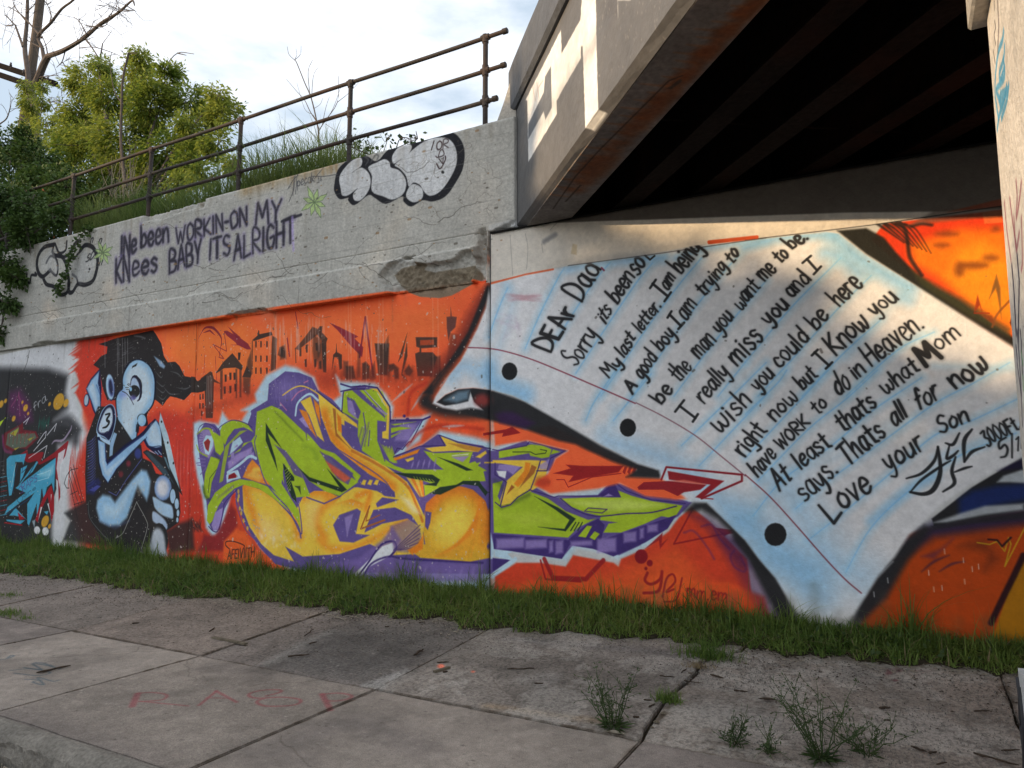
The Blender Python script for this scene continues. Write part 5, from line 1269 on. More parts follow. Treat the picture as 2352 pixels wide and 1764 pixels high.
P|150,50,50|58|0.7|0|-3812,2220,-8,-31,-23,-25,-36,-16,-42,-5,-42,8,-36,19,-24,27,-9,32,8,31,24,25,36,16,43,4,42,-8,35,-19,24,-27
S|38,38,40|107|76|0.95|0|1|-3799,3547,-166,-288,-193,-317,-180,-239,-150,-160,-135,-163,-67,-96
S|38,38,40|135|66|0.95|0|1|-4690,2284,138,-76,301,-60,322,-5,140,35
P|38,38,40|15|1|0|-3836,2369,-222,32,-195,-4,-165,-55,-109,-72,276,-115,447,-30
P|130,44,36|76|0.6|0|-4160,3240,178,234,112,56,-63,-244,-160,-334,-245,-261,-253,-126,-86,6,320,333
P|38,38,40|21|0.95|0|-3886,3518,64,-36,-191,-370,-210,-331,-265,-193,-102,-108,2,-113,-138,6,304,281,296,371
P|70,30,80|63|0.45|0|-1538,967,282,-19,198,-276,160,-503,-181,-21,-154,299
P|38,38,40|36|0.95|0|-1360,1052,105,-61,142,-132,152,-285,124,-358,-72,-69,-84,124,-142,269,-107,226,-123,144
P|60,30,80|66|0.5|0|-1743,1126,159,5,173,-114,182,-315,-85,-5,-188,239,-130,116
P|38,38,40|37|0.95|0|-1788,1159,94,81,114,14,151,-117,187,-189,196,-317,-91,25,-190,288,-169,157,-132,74,-92,-26
P|180,66,12|25|1|0|-291,627,287,411,344,110,480,110,838,25,-86,-1085,-2081,-281
P|38,34,70|54|0.9|0|-254,650,204,337,224,155,647,134,-9,-128,-646,-131,-224,-177,-148,-304,-191,-214
P|38,38,40|37|0.95|0|-289,668,174,246,219,196,49,-27,-167,-241,-174,-304,-249,-279,-16,48,63,164
P|38,38,40|8|1|0|158,1161,280,247,331,229,878,333,-61,-775,-828,52,-587,-144
P|24,44,110|35|0.8|0|350,1311,86,69,163,40,233,22,-7,-111,-276,-62,-206,-82
P|180,184,188|17|0.9|0|173,1132,171,74,166,62,244,25,-4,-46,-244,-45,-249,-66
P|190,196,200|14|0.9|0|600,1448,43,48,119,47,77,1,-7,-102,-153,7
P|30,24,60|17|0.7|0|606,1533,98,57,72,37,-5,-74
P|38,38,40|17|0.8|0|154,1103,269,68,335,67,-4,-56,-333,-49,-251,-59
P|56,30,90|27|0.5|0|73,867,130,65,88,81,-134,-160
P|70,34,20|52|0.5|0|329,958,166,75,69,-154,-85,-99,41,142
S|40,26,70|16|13|0.7|0.8|1|67,751,89,83,103,54
S|40,26,70|16|12|0.7|0.8|1|185,760,87,62,83,25
S|200,180,30|7|2|0.9|0|0|445,993,79,-10,48,25,43,-71,30,103,12,-46,-49,-168,142,292
S|40,16,20|14|4|0.9|0|0|518,1020,55,-2,28,-45,59,68
P|170,110,8|8|1|0|648,739,71,149,524,207,-70,-951,-700,-94,22,237
S|40,14,20|39|10|0.95|0|0|729,916,-72,-159,-62,-133,-100,-219
S|222,222,224|5|2|0.8|0|0|114,764,1,-38
S|222,222,224|5|2|0.8|0|0|141,642,1,-38
S|222,222,224|5|2|0.8|0|0|196,656,1,-38
S|222,222,224|5|2|0.8|0|0|229,934,1,-38
S|222,222,224|5|2|0.8|0|0|348,874,1,-37
S|222,222,224|5|2|0.8|0|0|401,812,1,-37
S|222,222,224|5|2|0.8|0|0|347,715,1,-37
S|222,222,224|5|2|0.8|0|0|443,834,1,-38
S|222,222,224|6|2|0.8|0|0|-172,685,2,-38
S|222,222,224|6|2|0.8|0|0|-276,569,2,-39
P|220,60,24|12|1|0|-147,3444,100,125,699,-21,1050,-23,-117,-1507,-818,428,-330,316
P|238,120,22|63|0.95|0|124,3359,354,80,405,-66,366,-223,-54,-747,-414,129,-258,271,-237,283,-143,123
P|244,150,30|63|0.8|0|371,3075,98,211,169,36,224,-262,-28,-436,-192,117,-156,137
P|110,54,24|36|0.75|0|650,3118,-8,-10,-20,-7,-29,-3,-35,3,-34,7,-30,10,-19,13,-6,12,7,11,21,7,30,2,35,-2,34,-7,29,-11,19,-12
P|110,54,24|38|0.75|0|467,3400,-6,-8,-17,-5,-25,-1,-29,3,-30,7,-24,9,-17,10,-5,9,6,8,17,5,26,1,29,-3,30,-7,24,-9,16,-10
P|110,54,24|37|0.75|0|492,3110,-4,-23,-8,-19,-12,-11,-13,-3,-13,6,-10,14,-6,21,-1,24,4,23,8,18,12,12,13,3,13,-7,10,-14,6,-21
P|110,54,24|36|0.75|0|741,3396,-3,-8,-5,-6,-8,-4,-10,0,-9,3,-8,6,-4,8,-2,9,3,8,5,6,9,4,9,0,9,-3,8,-6,4,-8
P|110,54,24|35|0.75|0|923,3140,-5,-9,-12,-6,-18,-2,-21,1,-21,5,-18,7,-11,10,-4,9,5,9,13,6,18,2,21,-1,21,-5,17,-8,11,-9
P|110,54,24|38|0.75|0|403,3317,-5,-7,-11,-5,-17,-2,-20,1,-19,5,-17,7,-11,8,-3,9,4,7,12,5,17,2,20,-2,19,-4,16,-7,11,-9
P|110,54,24|36|0.75|0|718,3169,-4,-9,-11,-7,-16,-4,-19,1,-18,5,-16,7,-10,10,-3,11,4,9,12,7,16,3,18,0,19,-5,15,-8,10,-10
P|30,30,26|15|0.96|0|-401,3567,222,-15,126,-101,84,-141,125,-186,124,-130,163,-132,156,-156,182,-174,9,-97,-353,317,-329,305,-299,274
P|64,66,40|24|0.7|0|114,3171,168,-147,203,-166,269,-246,-4,-68,-232,170,-324,301
S|30,26,24|26|10|0.85|-0.7|1|-93,3576,61,-64,122,-126
S|30,26,24|24|10|0.85|-0.7|1|-60,3584,65,-78,116,-140
S|30,26,24|22|10|0.85|-0.7|1|-27,3565,68,-65,111,-153
S|30,26,24|20|10|0.85|-0.7|1|7,3572,70,-78,106,-167
S|30,26,24|18|10|0.85|-0.7|1|39,3554,74,-66,101,-180
S|30,26,24|16|10|0.85|-0.7|1|72,3561,77,-78,96,-194
S|30,26,24|14|10|0.85|-0.7|1|104,3543,80,-66,91,-207
S|30,26,24|29|12|0.8|0|1|10,3602,86,-90,20,-130,11,-129,72,-156
S|30,26,24|25|13|0.8|0|1|151,3514,72,9,69,-22
P|150,50,20|5|0.9|0|533,2752,33,147,24,-153,-17,62
S|150,50,20|11|4|0.9|0|0|537,2752,93,-10
P|130,56,24|9|0.7|0|577,2738,72,-18,11,-79,-15,21
P|126,84,40|7|0.9|0|637,2850,61,192,17,-111,-8,-246,-10,149,-10,100
S|126,70,34|14|7|0.85|0|1|768,2826,-86,-99,-38,-95
P|60,20,20|4|0.9|0|757,2654,25,78,-8,-129
P|236,150,80|7|0.5|0|636,3551,130,-18,2,-91,-122,10
P|222,221,222|20|1|0|-3846,3562,433,20,511,26,864,-20,555,16,323,-8,670,-26,98,-32,201,-217,299,-264,329,-295,339,-302,728,-615,-3,-46,-725,-162,-120,-66,-251,-163,-174,-138,-235,-242,-106,-172,-143,-185,124,145,-104,-115,-99,-166,-99,-157,-57,-35,-94,-10,-259,15,-66,76,-112,198,-128,150,-110,154,-324,317,-159,7,-252,202,-23,76,-206,64,-366,184,-403,220,-428,234,-149,72,-245,66,-24,1,-222,32,-195,-4,-165,-55,-109,-72,110,-40,166,14,130,23,31,101,49,-112,112,-93,-160,27,-178,-21,-183,35,-137,54,34,76,199,243,-133,-131,265,265,209,332,112,225
C|0|-3846,3562,433,20,511,26,864,-20,555,16,323,-8,670,-26,98,-32,201,-217,299,-264,329,-295,339,-302,728,-615,-3,-46,-725,-162,-120,-66,-251,-163,-174,-138,-235,-242,-106,-172,-143,-185,124,145,-104,-115,-99,-166,-99,-157,-57,-35,-94,-10,-259,15,-66,76,-112,198,-128,150,-110,154,-324,317,-159,7,-252,202,-23,76,-206,64,-366,184,-403,220,-428,234,-149,72,-245,66,-24,1,-222,32,-195,-4,-165,-55,-109,-72,110,-40,166,14,130,23,31,101,49,-112,112,-93,-160,27,-178,-21,-183,35,-137,54,34,76,199,243,-133,-131,265,265,209,332,112,225
S|140,192,228|78|78|0.95|0|1|-2903,3581,478,12,510,-47
S|140,192,228|58|58|0.8|0|1|-1794,3528,298,54,516,-8
S|160,202,228|87|102|0.35|0|1|-3720,3581,155,-267,-185,-528
S|140,192,228|158|129|0.7|0|1|-3859,2630,78,-194,363,-126
S|140,192,228|143|115|0.6|0|1|-3844,2587,32,-111,394,-181
S|140,192,228|65|65|0.95|0|1|-1163,3532,325,43,406,-42
S|140,192,228|121|80|0.9|0|1|-432,3533,183,-226,354,-302
S|140,192,228|113|82|0.8|0|1|-498,3387,115,-60,128,-149
S|160,202,228|59|59|0.35|0|1|57,2958,-242,-258,-200,-228
S|140,192,228|87|67|0.7|0|1|56,2927,43,-26
S|160,202,228|48|48|0.4|0|1|173,2636,-232,-167,-239,-161
S|160,202,228|45|45|0.5|0|1|243,2356,333,-32,182,-22
S|140,192,228|162|162|0.65|0|1|-2522,1811,558,-172,343,-228,320,-324
S|160,202,228|76|76|0.3|0|1|-2451,2127,-3,-146,-131,-71
S|140,192,228|312|208|0.8|0|1|-1251,1088,201,-205,293,-190
S|140,192,228|259|240|0.55|0|1|-926,1420,187,-312,179,-300,182,-108
S|160,202,228|60|60|0.3|0|1|-1133,1417,612,216,478,300
S|140,192,228|56|56|0.75|0|1|-266,1126,281,256,178,101
S|160,202,228|44|44|0.4|0|1|202,1630,339,142,244,118
S|140,192,228|150|105|0.55|0|1|-4337,2534,164,115,242,-112
S|140,192,228|203|152|0.55|0|1|-1054,777,198,-91,187,-190
S|160,202,228|111|111|0|0|1|185,1336,-276,-302,-195,-308
S|122,184,226|17|8|0.75|0.3|1|-3416,2787,179,357,206,348,72,97
S|150,204,234|78|69|0.5|0|1|-3416,2787,179,357,206,348,72,97
S|122,184,226|16|8|0.75|0.3|1|-3080,2813,242,328,223,285,164,158
S|150,204,234|75|67|0.5|0|1|-3080,2813,242,328,223,285,164,158
S|122,184,226|15|8|0.75|0.3|1|-2846,2486,344,455,306,394,168,177
S|150,204,234|72|64|0.5|0|1|-2846,2486,344,455,306,394,168,177
S|122,184,226|15|7|0.75|0.3|1|-2580,2247,462,608,316,382,245,258
S|150,204,234|69|61|0.5|0|1|-2580,2247,462,608,316,382,245,258
S|122,184,226|14|7|0.75|0.3|1|-2257,2232,444,583,423,490,174,164
S|150,204,234|66|59|0.5|0|1|-2257,2232,444,583,423,490,174,164
S|122,184,226|14|7|0.75|0.3|1|-1853,2213,386,478,473,516
S|150,204,234|64|57|0.5|0|1|-1853,2213,386,478,473,516
S|122,184,226|13|7|0.75|0.3|1|-1449,2194,248,292
S|150,204,234|63|56|0.5|0|1|-1449,2194,248,292
S|122,184,226|13|6|0.75|0.3|1|-1201,2486,389,439,429,402
S|150,204,234|60|53|0.5|0|1|-1201,2486,389,439,429,402
S|122,184,226|13|7|0.75|0.3|1|-1557,572,11,1
S|150,204,234|61|55|0.5|0|1|-1557,572,11,1
S|122,184,226|13|6|0.75|0.3|1|-1104,2179,272,282,409,434,261,249
S|150,204,234|58|52|0.5|0|1|-1104,2179,272,282,409,434,261,249
S|122,184,226|15|8|0.75|0.3|1|-2743,2014,96,183,229,298
S|150,204,234|72|64|0.5|0|1|-2743,2014,96,183,229,298
S|122,184,226|15|7|0.75|0.3|1|-2453,2005,387,431
S|150,204,234|69|62|0.5|0|1|-2453,2005,387,431
S|122,184,226|13|7|0.75|0.3|1|-1795,1753,422,390,350,329
S|150,204,234|63|56|0.5|0|1|-1795,1753,422,390,350,329
S|122,184,226|13|7|0.75|0.3|1|-1639,1569,369,378,236,237
S|150,204,234|62|55|0.5|0|1|-1639,1569,369,378,236,237
S|122,184,226|12|6|0.75|0.3|1|-743,2162,360,363,275,241
S|150,204,234|57|51|0.5|0|1|-743,2162,360,363,275,241
S|122,184,226|12|6|0.75|0.3|1|-401,2146,388,351,272,131
S|150,204,234|54|48|0.5|0|1|-401,2146,388,351,272,131
S|122,184,226|13|6|0.75|0.3|1|-1217,2024,274,254,88,117
S|150,204,234|60|54|0.5|0|1|-1217,2024,274,254,88,117
S|122,184,226|13|6|0.75|0.3|1|-1231,1636,381,397,325,340
S|150,204,234|59|53|0.5|0|1|-1231,1636,381,397,325,340
S|122,184,226|12|6|0.75|0.3|1|-1132,1439,427,439,303,244,245,228
S|150,204,234|57|51|0.5|0|1|-1132,1439,427,439,303,244,245,228
S|122,184,226|12|6|0.75|0.3|1|-1186,1134,261,318,409,296,296,263,372,258
S|150,204,234|56|50|0.5|0|1|-1186,1134,261,318,409,296,296,263,372,258
S|122,184,226|11|6|0.75|0.3|1|-834,1209,306,268,387,296,367,282,260,145,251,150
S|150,204,234|53|47|0.5|0|1|-834,1209,306,268,387,296,367,282,260,145,251,150
S|122,184,226|11|6|0.75|0.3|1|-746,952,280,237,402,362,276,256,257,111,313,161
S|150,204,234|52|47|0.5|0|1|-746,952,280,237,402,362,276,256,257,111,313,161
S|122,184,226|11|6|0.75|0.3|1|-470,713,202,362,283,297,355,276,372,167
S|150,204,234|51|46|0.5|0|1|-470,713,202,362,283,297,355,276,372,167
S|122,184,226|18|9|0.75|0.3|1|-3860,2946,125,305,109,208
S|150,204,234|82|73|0.5|0|1|-3860,2946,125,305,109,208
P|34,34,36|7|1|0|-3511,2552,-7,-35,-21,-29,-30,-19,-36,-5,-36,9,-31,22,-20,32,-8,37,8,35,20,30,31,18,36,5,36,-10,31,-22,20,-32
P|34,34,36|6|1|0|-2226,1930,-7,-33,-18,-28,-27,-18,-32,-6,-31,7,-26,20,-18,28,-5,34,7,33,18,28,27,18,32,6,31,-8,26,-19,17,-29
P|34,34,36|5|1|0|-915,990,-9,-37,-20,-32,-30,-23,-35,-9,-34,5,-29,20,-18,31,-6,37,9,38,21,33,30,22,35,9,34,-6,28,-20,18,-31
S|130,40,60|12|3|0.9|0|1|-4158,2858,321,-40,232,-59,284,-101,315,-138,381,-175,395,-183
S|120,60,76|9|2|0.85|0|1|-2221,2167,267,-142,289,-182,220,-184,208,-178
S|120,40,56|10|2|0.9|0|1|-1237,1492,204,-192,212,-248,186,-228,153,-171,115,-101
S|190,140,150|14|14|0.12|0|0|-3228,3292,-405,84
S|190,140,150|14|14|0.12|0|0|-3417,3321,220,-26
S|190,140,150|14|14|0.12|0|0|-3457,3383,14,-85
S|190,140,150|14|14|0.12|0|0|-3646,3362,432,-98
S|190,140,150|15|15|0.12|0|0|-3665,3383,113,-82
S|190,140,150|14|14|0.12|0|0|-3310,3344,-155,-28
S|190,140,150|14|14|0.12|0|0|-3661,3394,377,-69
S|190,140,150|14|14|0.12|0|0|-3563,3321,248,-37
S|190,140,150|14|14|0.12|0|0|-3317,3325,-240,0
S|190,140,150|14|14|0.12|0|0|-3422,3320,86,-28
S|190,140,150|14|14|0.12|0|0|-3647,3392,404,-102
S|190,140,150|14|14|0.12|0|0|-3279,3358,-125,5
S|190,140,150|14|14|0.12|0|0|-3600,3396,46,-36
S|190,140,150|14|14|0.12|0|0|-3639,3351,264,-46
S|190,140,150|14|14|0.12|0|0|-3231,3334,-299,19
S|190,140,150|14|14|0.12|0|0|-3303,3313,1,20
S|190,140,150|14|14|0.12|0|0|-3611,3363,377,-40
S|190,140,150|14|14|0.12|0|0|-3326,3311,-148,4
S|190,140,150|14|14|0.12|0|0|-3256,3343,-266,3
S|190,140,150|14|14|0.12|0|0|-3581,3365,271,-81
S|190,140,150|14|14|0.12|0|0|-3370,3329,144,-1
S|190,140,150|14|14|0.12|0|0|-3355,3341,135,-15
S|190,140,150|14|14|0.12|0|0|-3555,3386,121,-75
S|190,140,150|14|14|0.12|0|0|-3538,3320,259,7
S|190,140,150|14|14|0.12|0|0|-3397,3323,-182,8
S|190,140,150|14|14|0.12|0|0|-3387,3305,-118,59
S|190,140,150|14|14|0.12|0|0|-3424,3310,-162,58
S|190,140,150|14|14|0.12|0|0|-3624,3322,327,22
S|190,140,150|14|14|0.12|0|0|-3288,3328,-343,57
S|190,140,150|14|14|0.12|0|0|-3558,3392,-6,-15
S|190,140,150|14|14|0.12|0|0|-3607,3393,159,-91
S|190,140,150|14|14|0.12|0|0|-3317,3324,-296,-14
S|190,140,150|14|14|0.12|0|0|-3642,3404,339,-103
S|190,140,150|14|14|0.12|0|0|-3328,3346,89,-72
S|190,140,150|14|14|0.12|0|0|-3652,3328,358,-46
S|190,140,150|14|14|0.12|0|0|-3453,3318,222,-47
S|190,140,150|14|14|0.12|0|0|-3545,3380,198,-59
S|190,140,150|14|14|0.12|0|0|-3283,3327,-286,25
S|190,140,150|14|14|0.12|0|0|-3238,3301,-326,66
S|190,140,150|14|14|0.12|0|0|-3495,3311,89,31
S|190,140,150|14|14|0.12|0|0|-3575,3377,178,-31
S|190,140,150|14|14|0.12|0|0|-3624,3335,280,-26
S|190,140,150|14|14|0.12|0|0|-3555,3361,310,-37
S|190,140,150|14|14|0.12|0|0|-3474,3378,11,-14
S|190,140,150|14|14|0.12|0|0|-3322,3287,-285,71
S|190,140,150|14|14|0.12|0|0|-3242,3348,-33,-8
S|190,140,150|14|14|0.12|0|0|-3461,3320,176,-35
S|190,140,150|14|14|0.12|0|0|-3524,3347,-58,-44
S|190,140,150|14|14|0.12|0|0|-3339,3338,-77,-20
S|190,140,150|14|14|0.12|0|0|-3508,3362,276,-31
S|180,160,180|11|29|0.2|0|0|-3490,3022,-118,5
S|180,160,180|12|29|0.2|0|0|-3777,3110,169,32
S|180,160,180|12|29|0.2|0|0|-3778,3198,218,-50
S|180,160,180|11|29|0.2|0|0|-3489,3001,-40,135
S|180,160,180|11|29|0.2|0|0|-3624,3127,155,-82
S|180,160,180|12|29|0.2|0|0|-3720,3076,70,44
S|180,160,180|11|29|0.2|0|0|-3541,3116,69,-173
S|180,160,180|11|28|0.2|0|0|-3517,2976,37,-92
S|180,160,180|12|29|0.2|0|0|-3779,3129,306,-135
S|180,160,180|11|29|0.2|0|0|-3498,3046,-147,-114
S|180,160,180|12|29|0.2|0|0|-3700,3080,203,-42
S|180,160,180|12|29|0.2|0|0|-3579,3138,-106,-243
C|
P|38,38,40|9|1|0|-4527,2270,109,72,165,55,195,4,222,-32,32,-230,-125,24,-112,93,-49,112,-31,-101,-130,-23,-166,-14
P|120,150,170|36|0.8|0|-4434,2287,182,89,146,7,-15,-96,-147,-35
P|160,60,56|44|0.8|0|-3851,2262,-7,-26,-21,-21,-30,-13,-36,-4,-37,7,-31,15,-20,23,-8,27,7,26,21,21,31,13,36,4,37,-7,30,-16,21,-23
S|140,30,40|18|3|1|0|0|-1993,1441,51,116,677,-65,-2,-55,-358,-161
P|150,36,44|6|1|0|-1931,1522,512,-86,-206,-160,-56,10,139,115,-379,41
P|150,36,44|6|1|0|-2163,1416,241,14,346,-30,-58,-46,-150,-25,-59,-35,-128,55,-243,-5,-12,24
S|150,36,44|9|2|1|0|0|-1636,1281,112,-7
P|226,110,90|6|0.8|0|-1922,1430,142,13,204,-37,-45,-6,-253,25
T|DEAr|38,38,40|35|5|0.95|-3124,2731,307,389,2600,-3030
T|Dad|38,38,40|28|5|0.95|-2775,3219,209,304,2337,-3372
S|120,30,60|18|5|0.8|0|0|-2552,3534,26,-30
T|Sorry|38,38,40|22|5|0.95|-2831,2549,241,305,2418,-2720
T|its|38,38,40|22|5|0.95|-2522,2962,68,119,2356,-2950
T|been|38,38,40|25|5|0.95|-2387,3144,173,249,2091,-3258
T|so|38,38,40|25|5|0.95|-2163,3399,60,130,1958,-3390
S|38,38,40|18|4|1|0|0|-2101,3595,49,-48,45,31
T|My|38,38,40|23|5|0.95|-2491,2427,145,133,2242,-2472
T|last|38,38,40|21|5|0.95|-2332,2608,118,182,2119,-2684
T|letter.|38,38,40|21|5|0.95|-2162,2841,210,236,1865,-2976
S|38,38,40|25|5|0.95|0|0|-2058,3268,57,73
S|38,38,40|25|5|0.95|0|0|-2033,3308,145,-140
S|38,38,40|24|5|0.95|0|0|-1920,3123,63,78
S|38,38,40|24|5|0.95|0|0|-1894,2962,38,56
S|38,38,40|24|5|0.95|0|0|-1875,2990,105,-119
S|38,38,40|24|5|0.95|0|0|-1794,2844,55,54
S|38,38,40|23|5|0.95|0|0|-1845,2069,85,102
S|38,38,40|23|5|0.95|0|0|-1802,2120,142,-116
S|38,38,40|23|5|0.95|0|0|-1684,1971,48,67
S|38,38,40|21|4|0.95|0|0|-687,3325,68,52
S|38,38,40|21|4|0.95|0|0|-651,3354,76,-111
S|38,38,40|21|4|0.95|0|0|-601,3213,58,59
S|38,38,40|21|4|0.95|0|0|-648,2508,47,45
S|38,38,40|21|4|0.95|0|0|-626,2533,107,-121
S|38,38,40|20|4|0.95|0|0|-544,2387,51,50
T|am|38,38,40|21|5|0.95|-1884,3222,73,116,1716,-3228
T|being|38,38,40|22|5|0.95|-1752,3371,204,204,1400,-3438
T|A|38,38,40|25|5|0.95|-2251,2255,40,70,2124,-2241
T|good|38,38,40|21|5|0.95|-2147,2382,140,203,1890,-2474
T|boy.|38,38,40|20|5|0.95|-1956,2641,161,173,1687,-2702
T|am|38,38,40|20|5|0.95|-1715,2914,104,144,1495,-2932
T|trying|38,38,40|20|5|0.95|-1539,3121,213,246,1230,-3254
T|to|38,38,40|22|5|0.95|-1274,3389,59,104,1128,-3386
T|be|38,38,40|24|5|0.95|-1969,2144,112,131,1725,-2180
T|the|38,38,40|22|5|0.95|-1796,2339,115,134,1559,-2347
T|man|38,38,40|21|5|0.95|-1603,2544,154,157,1336,-2575
T|you|38,38,40|19|5|0.95|-1408,2761,122,145,1187,-2792
T|want|38,38,40|19|4|0.95|-1217,2963,170,188,951,-3036
T|me|38,38,40|20|4|0.95|-1006,3203,99,90,803,-3176
T|to|38,38,40|21|4|0.95|-858,3337,61,77,711,-3304
T|be.|38,38,40|24|4|0.95|-759,3460,127,77,537,-3437
T|really|38,38,40|20|5|0.95|-1576,2134,240,269,1230,-2288
T|miss|38,38,40|23|4|0.95|-1268,2457,230,232,904,-2536
T|you|38,38,40|21|4|0.95|-979,2802,168,162,709,-2852
T|and|38,38,40|20|4|0.95|-782,3023,154,143,529,-3053
T|wish|38,38,40|21|4|0.95|-1444,1856,294,277,1031,-1993
T|you|38,38,40|19|4|0.95|-1092,2216,137,142,862,-2252
T|could|38,38,40|20|4|0.95|-911,2411,255,245,561,-2538
T|be|38,38,40|21|4|0.95|-603,2728,104,104,404,-2713
T|here|38,38,40|21|4|0.95|-412,2910,185,162,116,-2939
T|right|38,38,40|21|4|0.95|-1232,1647,189,228,916,-1774
T|now|38,38,40|21|4|0.95|-971,1955,202,189,669,-2031
T|but|38,38,40|19|4|0.95|-730,2220,124,106,525,-2218
T|Know|38,38,40|21|4|0.95|-456,2499,259,234,91,-2584
T|you|38,38,40|19|4|0.95|-143,2801,167,124,-112,-2820
T|have|38,38,40|20|4|0.95|-1131,1477,163,179,877,-1541
T|WORK|38,38,40|17|4|0.95|-925,1704,237,227,624,-1849
T|to|38,38,40|18|4|0.95|-621,1993,77,88,474,-1977
T|do|38,38,40|20|4|0.95|-454,2146,95,80,295,-2047
T|in|38,38,40|18|4|0.95|-319,2283,74,58,180,-2221
T|Heaven.|38,38,40|19|4|0.95|-192,2385,384,290,-287,-2521
T|At|38,38,40|23|4|0.95|-954,1355,101,108,771,-1313
T|least|38,38,40|20|4|0.95|-780,1543,249,194,451,-1614
T|thats|38,38,40|22|4|0.95|-430,1845,254,216,96,-1928
T|what|38,38,40|18|4|0.95|-108,2152,255,180,-214,-2215
T|M|38,38,40|37|4|0.95|192,2354,107,73,-396,-2288
T|om|38,38,40|17|4|0.95|289,2473,147,119,-507,-2475
T|says.|38,38,40|20|4|0.95|-752,1269,264,249,384,-1383
T|Thats|38,38,40|21|4|0.95|-410,1570,289,248,24,-1667
T|all|38,38,40|21|4|0.95|-55,1878,94,93,-94,-1827
T|for|38,38,40|20|4|0.95|124,2009,144,99,-312,-1950
T|now|38,38,40|23|4|0.95|385,2168,227,153,-697,-2187
T|L|38,38,40|26|4|0.95|-542,1090,71,89,353,-1028
T|ove|38,38,40|21|4|0.95|-465,1210,222,173,156,-1210
T|your|38,38,40|19|4|0.95|-118,1530,264,179,-210,-1557
T|Son|38,38,40|20|4|0.95|255,1821,194,98,-476,-1795
S|38,38,40|24|3|0.96|0.5|1|3,1471,106,40,92,99,31,108
S|38,38,40|35|3|0.96|0.5|1|232,1718,6,-186,-50,-137,-71,-45,-94,13
S|38,38,40|20|3|0.96|0.5|1|23,1363,84,99,142,109,61,39
S|38,38,40|23|3|0.96|0.5|1|285,1747,49,-11,47,87
S|38,38,40|23|3|0.96|0.5|1|309,1727,-23,-98,43,20,36,38
S|38,38,40|26|3|0.96|0.5|1|345,1639,-31,-107,11,-96,-79,-65
S|38,38,40|20|3|0.96|0.5|1|330,1522,68,30,49,14
S|38,38,40|28|3|0.96|0.5|1|465,1850,-55,-86,-10,-164
S|38,38,40|23|3|0.96|0.5|1|400,1600,54,77,84,37
T|3000Ft.|38,38,40|15|3|0.95|558,1719,221,133,-821,-1751
T|5|38,38,40|14|3|0.95|636,1628,48,28,-692,-1533
S|38,38,40|11|3|1|0|0|716,1811,-11,-179
S|38,38,40|10|3|1|0|0|739,1768,16,19,-10,-103
S|38,38,40|10|3|1|0|0|774,1777,-5,-75
S|226,96,50|23|7|0.8|0|0|-3830,3539,417,43,325,11
S|200,74,36|30|3|0.95|0|0|-1483,3628,426,-19
P|214,206,194|6|1|0|-3894,3547,47,530,734,19,697,-14,1460,119,1993,-329,-21,-314,-1995,33,-504,31,-555,-15,-864,-2,-511,-23
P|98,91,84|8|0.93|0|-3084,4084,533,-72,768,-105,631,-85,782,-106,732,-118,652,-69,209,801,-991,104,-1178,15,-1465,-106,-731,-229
P|96,86,76|18|0.6|0|133,3528,183,85,658,-47,-5,-79,-487,24
P|160,160,160|39|0.5|0|-3088,3593,531,71,519,-51,-1,-31,-864,-1
P|140,70,50|9|0.8|0|401,3587,379,45,426,-31,-4,-67,-426,38
S|120,120,122|51|22|0.7|0|0|-3188,3904,132,47
P|190,170,130|8|0.6|0|-2880,3724,22,102,49,-20,-8,-105
S|110,104,98|6|3|0.5|0|1|-3595,4037,30,-448
S|110,104,98|6|3|0.5|0|1|-3411,4022,30,-157,-16,-230
S|110,104,98|6|3|0.5|0|1|-3026,4081,-87,-66
S|110,104,98|6|3|0.5|0|1|-3217,3881,14,-97
S|40,40,40|6|2|0.9|0|0|-2916,3607,878,-12,1059,0
S|30,30,30|6|2|0.9|0|0|-1160,3602,1019,-29,909,0
S|226,96,50|17|7|0.7|0|0|-3830,3532,417,48,325,13
S|200,74,36|30|3|0.95|0|0|-1483,3632,426,-19
P|182,179,171|11|1|0|-38715,4833,23524,-1373,2430,78,5714,65,1837,-13,1315,-1,16,41,15,564,407,16,7,2064,-38861,5816
S|170,140,90|181|121|0.5|0|0|-7802,5364,723,35,891,-13
S|120,110,100|74|55|0.5|0|0|-6189,5403,618,-18
S|206,196,182|397|183|0.35|0|0|-3938,4639,50,-584
S|214,200,180|275|206|0.35|0|0|-4980,4687,-365,-557,-185,-285
S|206,190,172|404|182|0.35|0|0|-7531,4037,301,-310
S|222,200,176|308|154|0.35|0|0|-10798,4331,141,-118
S|222,200,176|283|170|0.4|0|0|-12465,4188,250,-218
S|150,110,60|38|23|0.25|0|0|-6196,5377,10,-102
S|150,110,60|41|25|0.25|0|0|-7245,5393,13,-108
S|150,110,60|39|24|0.25|0|0|-6662,5384,11,-105
S|150,110,60|38|23|0.25|0|0|-6355,5380,10,-103
S|150,110,60|39|23|0.25|0|0|-6462,5381,11,-103
S|150,110,60|38|23|0.25|0|0|-6119,5376,10,-101
S|150,110,60|38|23|0.25|0|0|-6213,5378,10,-103
S|150,110,60|38|23|0.25|0|0|-6114,5376,9,-102
S|150,110,60|43|26|0.25|0|0|-7751,5400,14,-111
S|150,110,60|40|24|0.25|0|0|-6963,5389,12,-107
S|150,110,60|40|24|0.25|0|0|-6876,5387,12,-106
S|150,110,60|42|25|0.25|0|0|-7674,5399,13,-110
S|150,110,60|43|26|0.25|0|0|-7793,5401,14,-111
S|150,110,60|38|23|0.25|0|0|-6264,5378,11,-102
S|150,110,60|37|22|0.25|0|0|-6005,5375,9,-101
S|150,110,60|38|23|0.25|0|0|-6343,5380,11,-103
T|INe|150,134,184|75|26|0.38|-10522,4808,377,15,10132,-4518
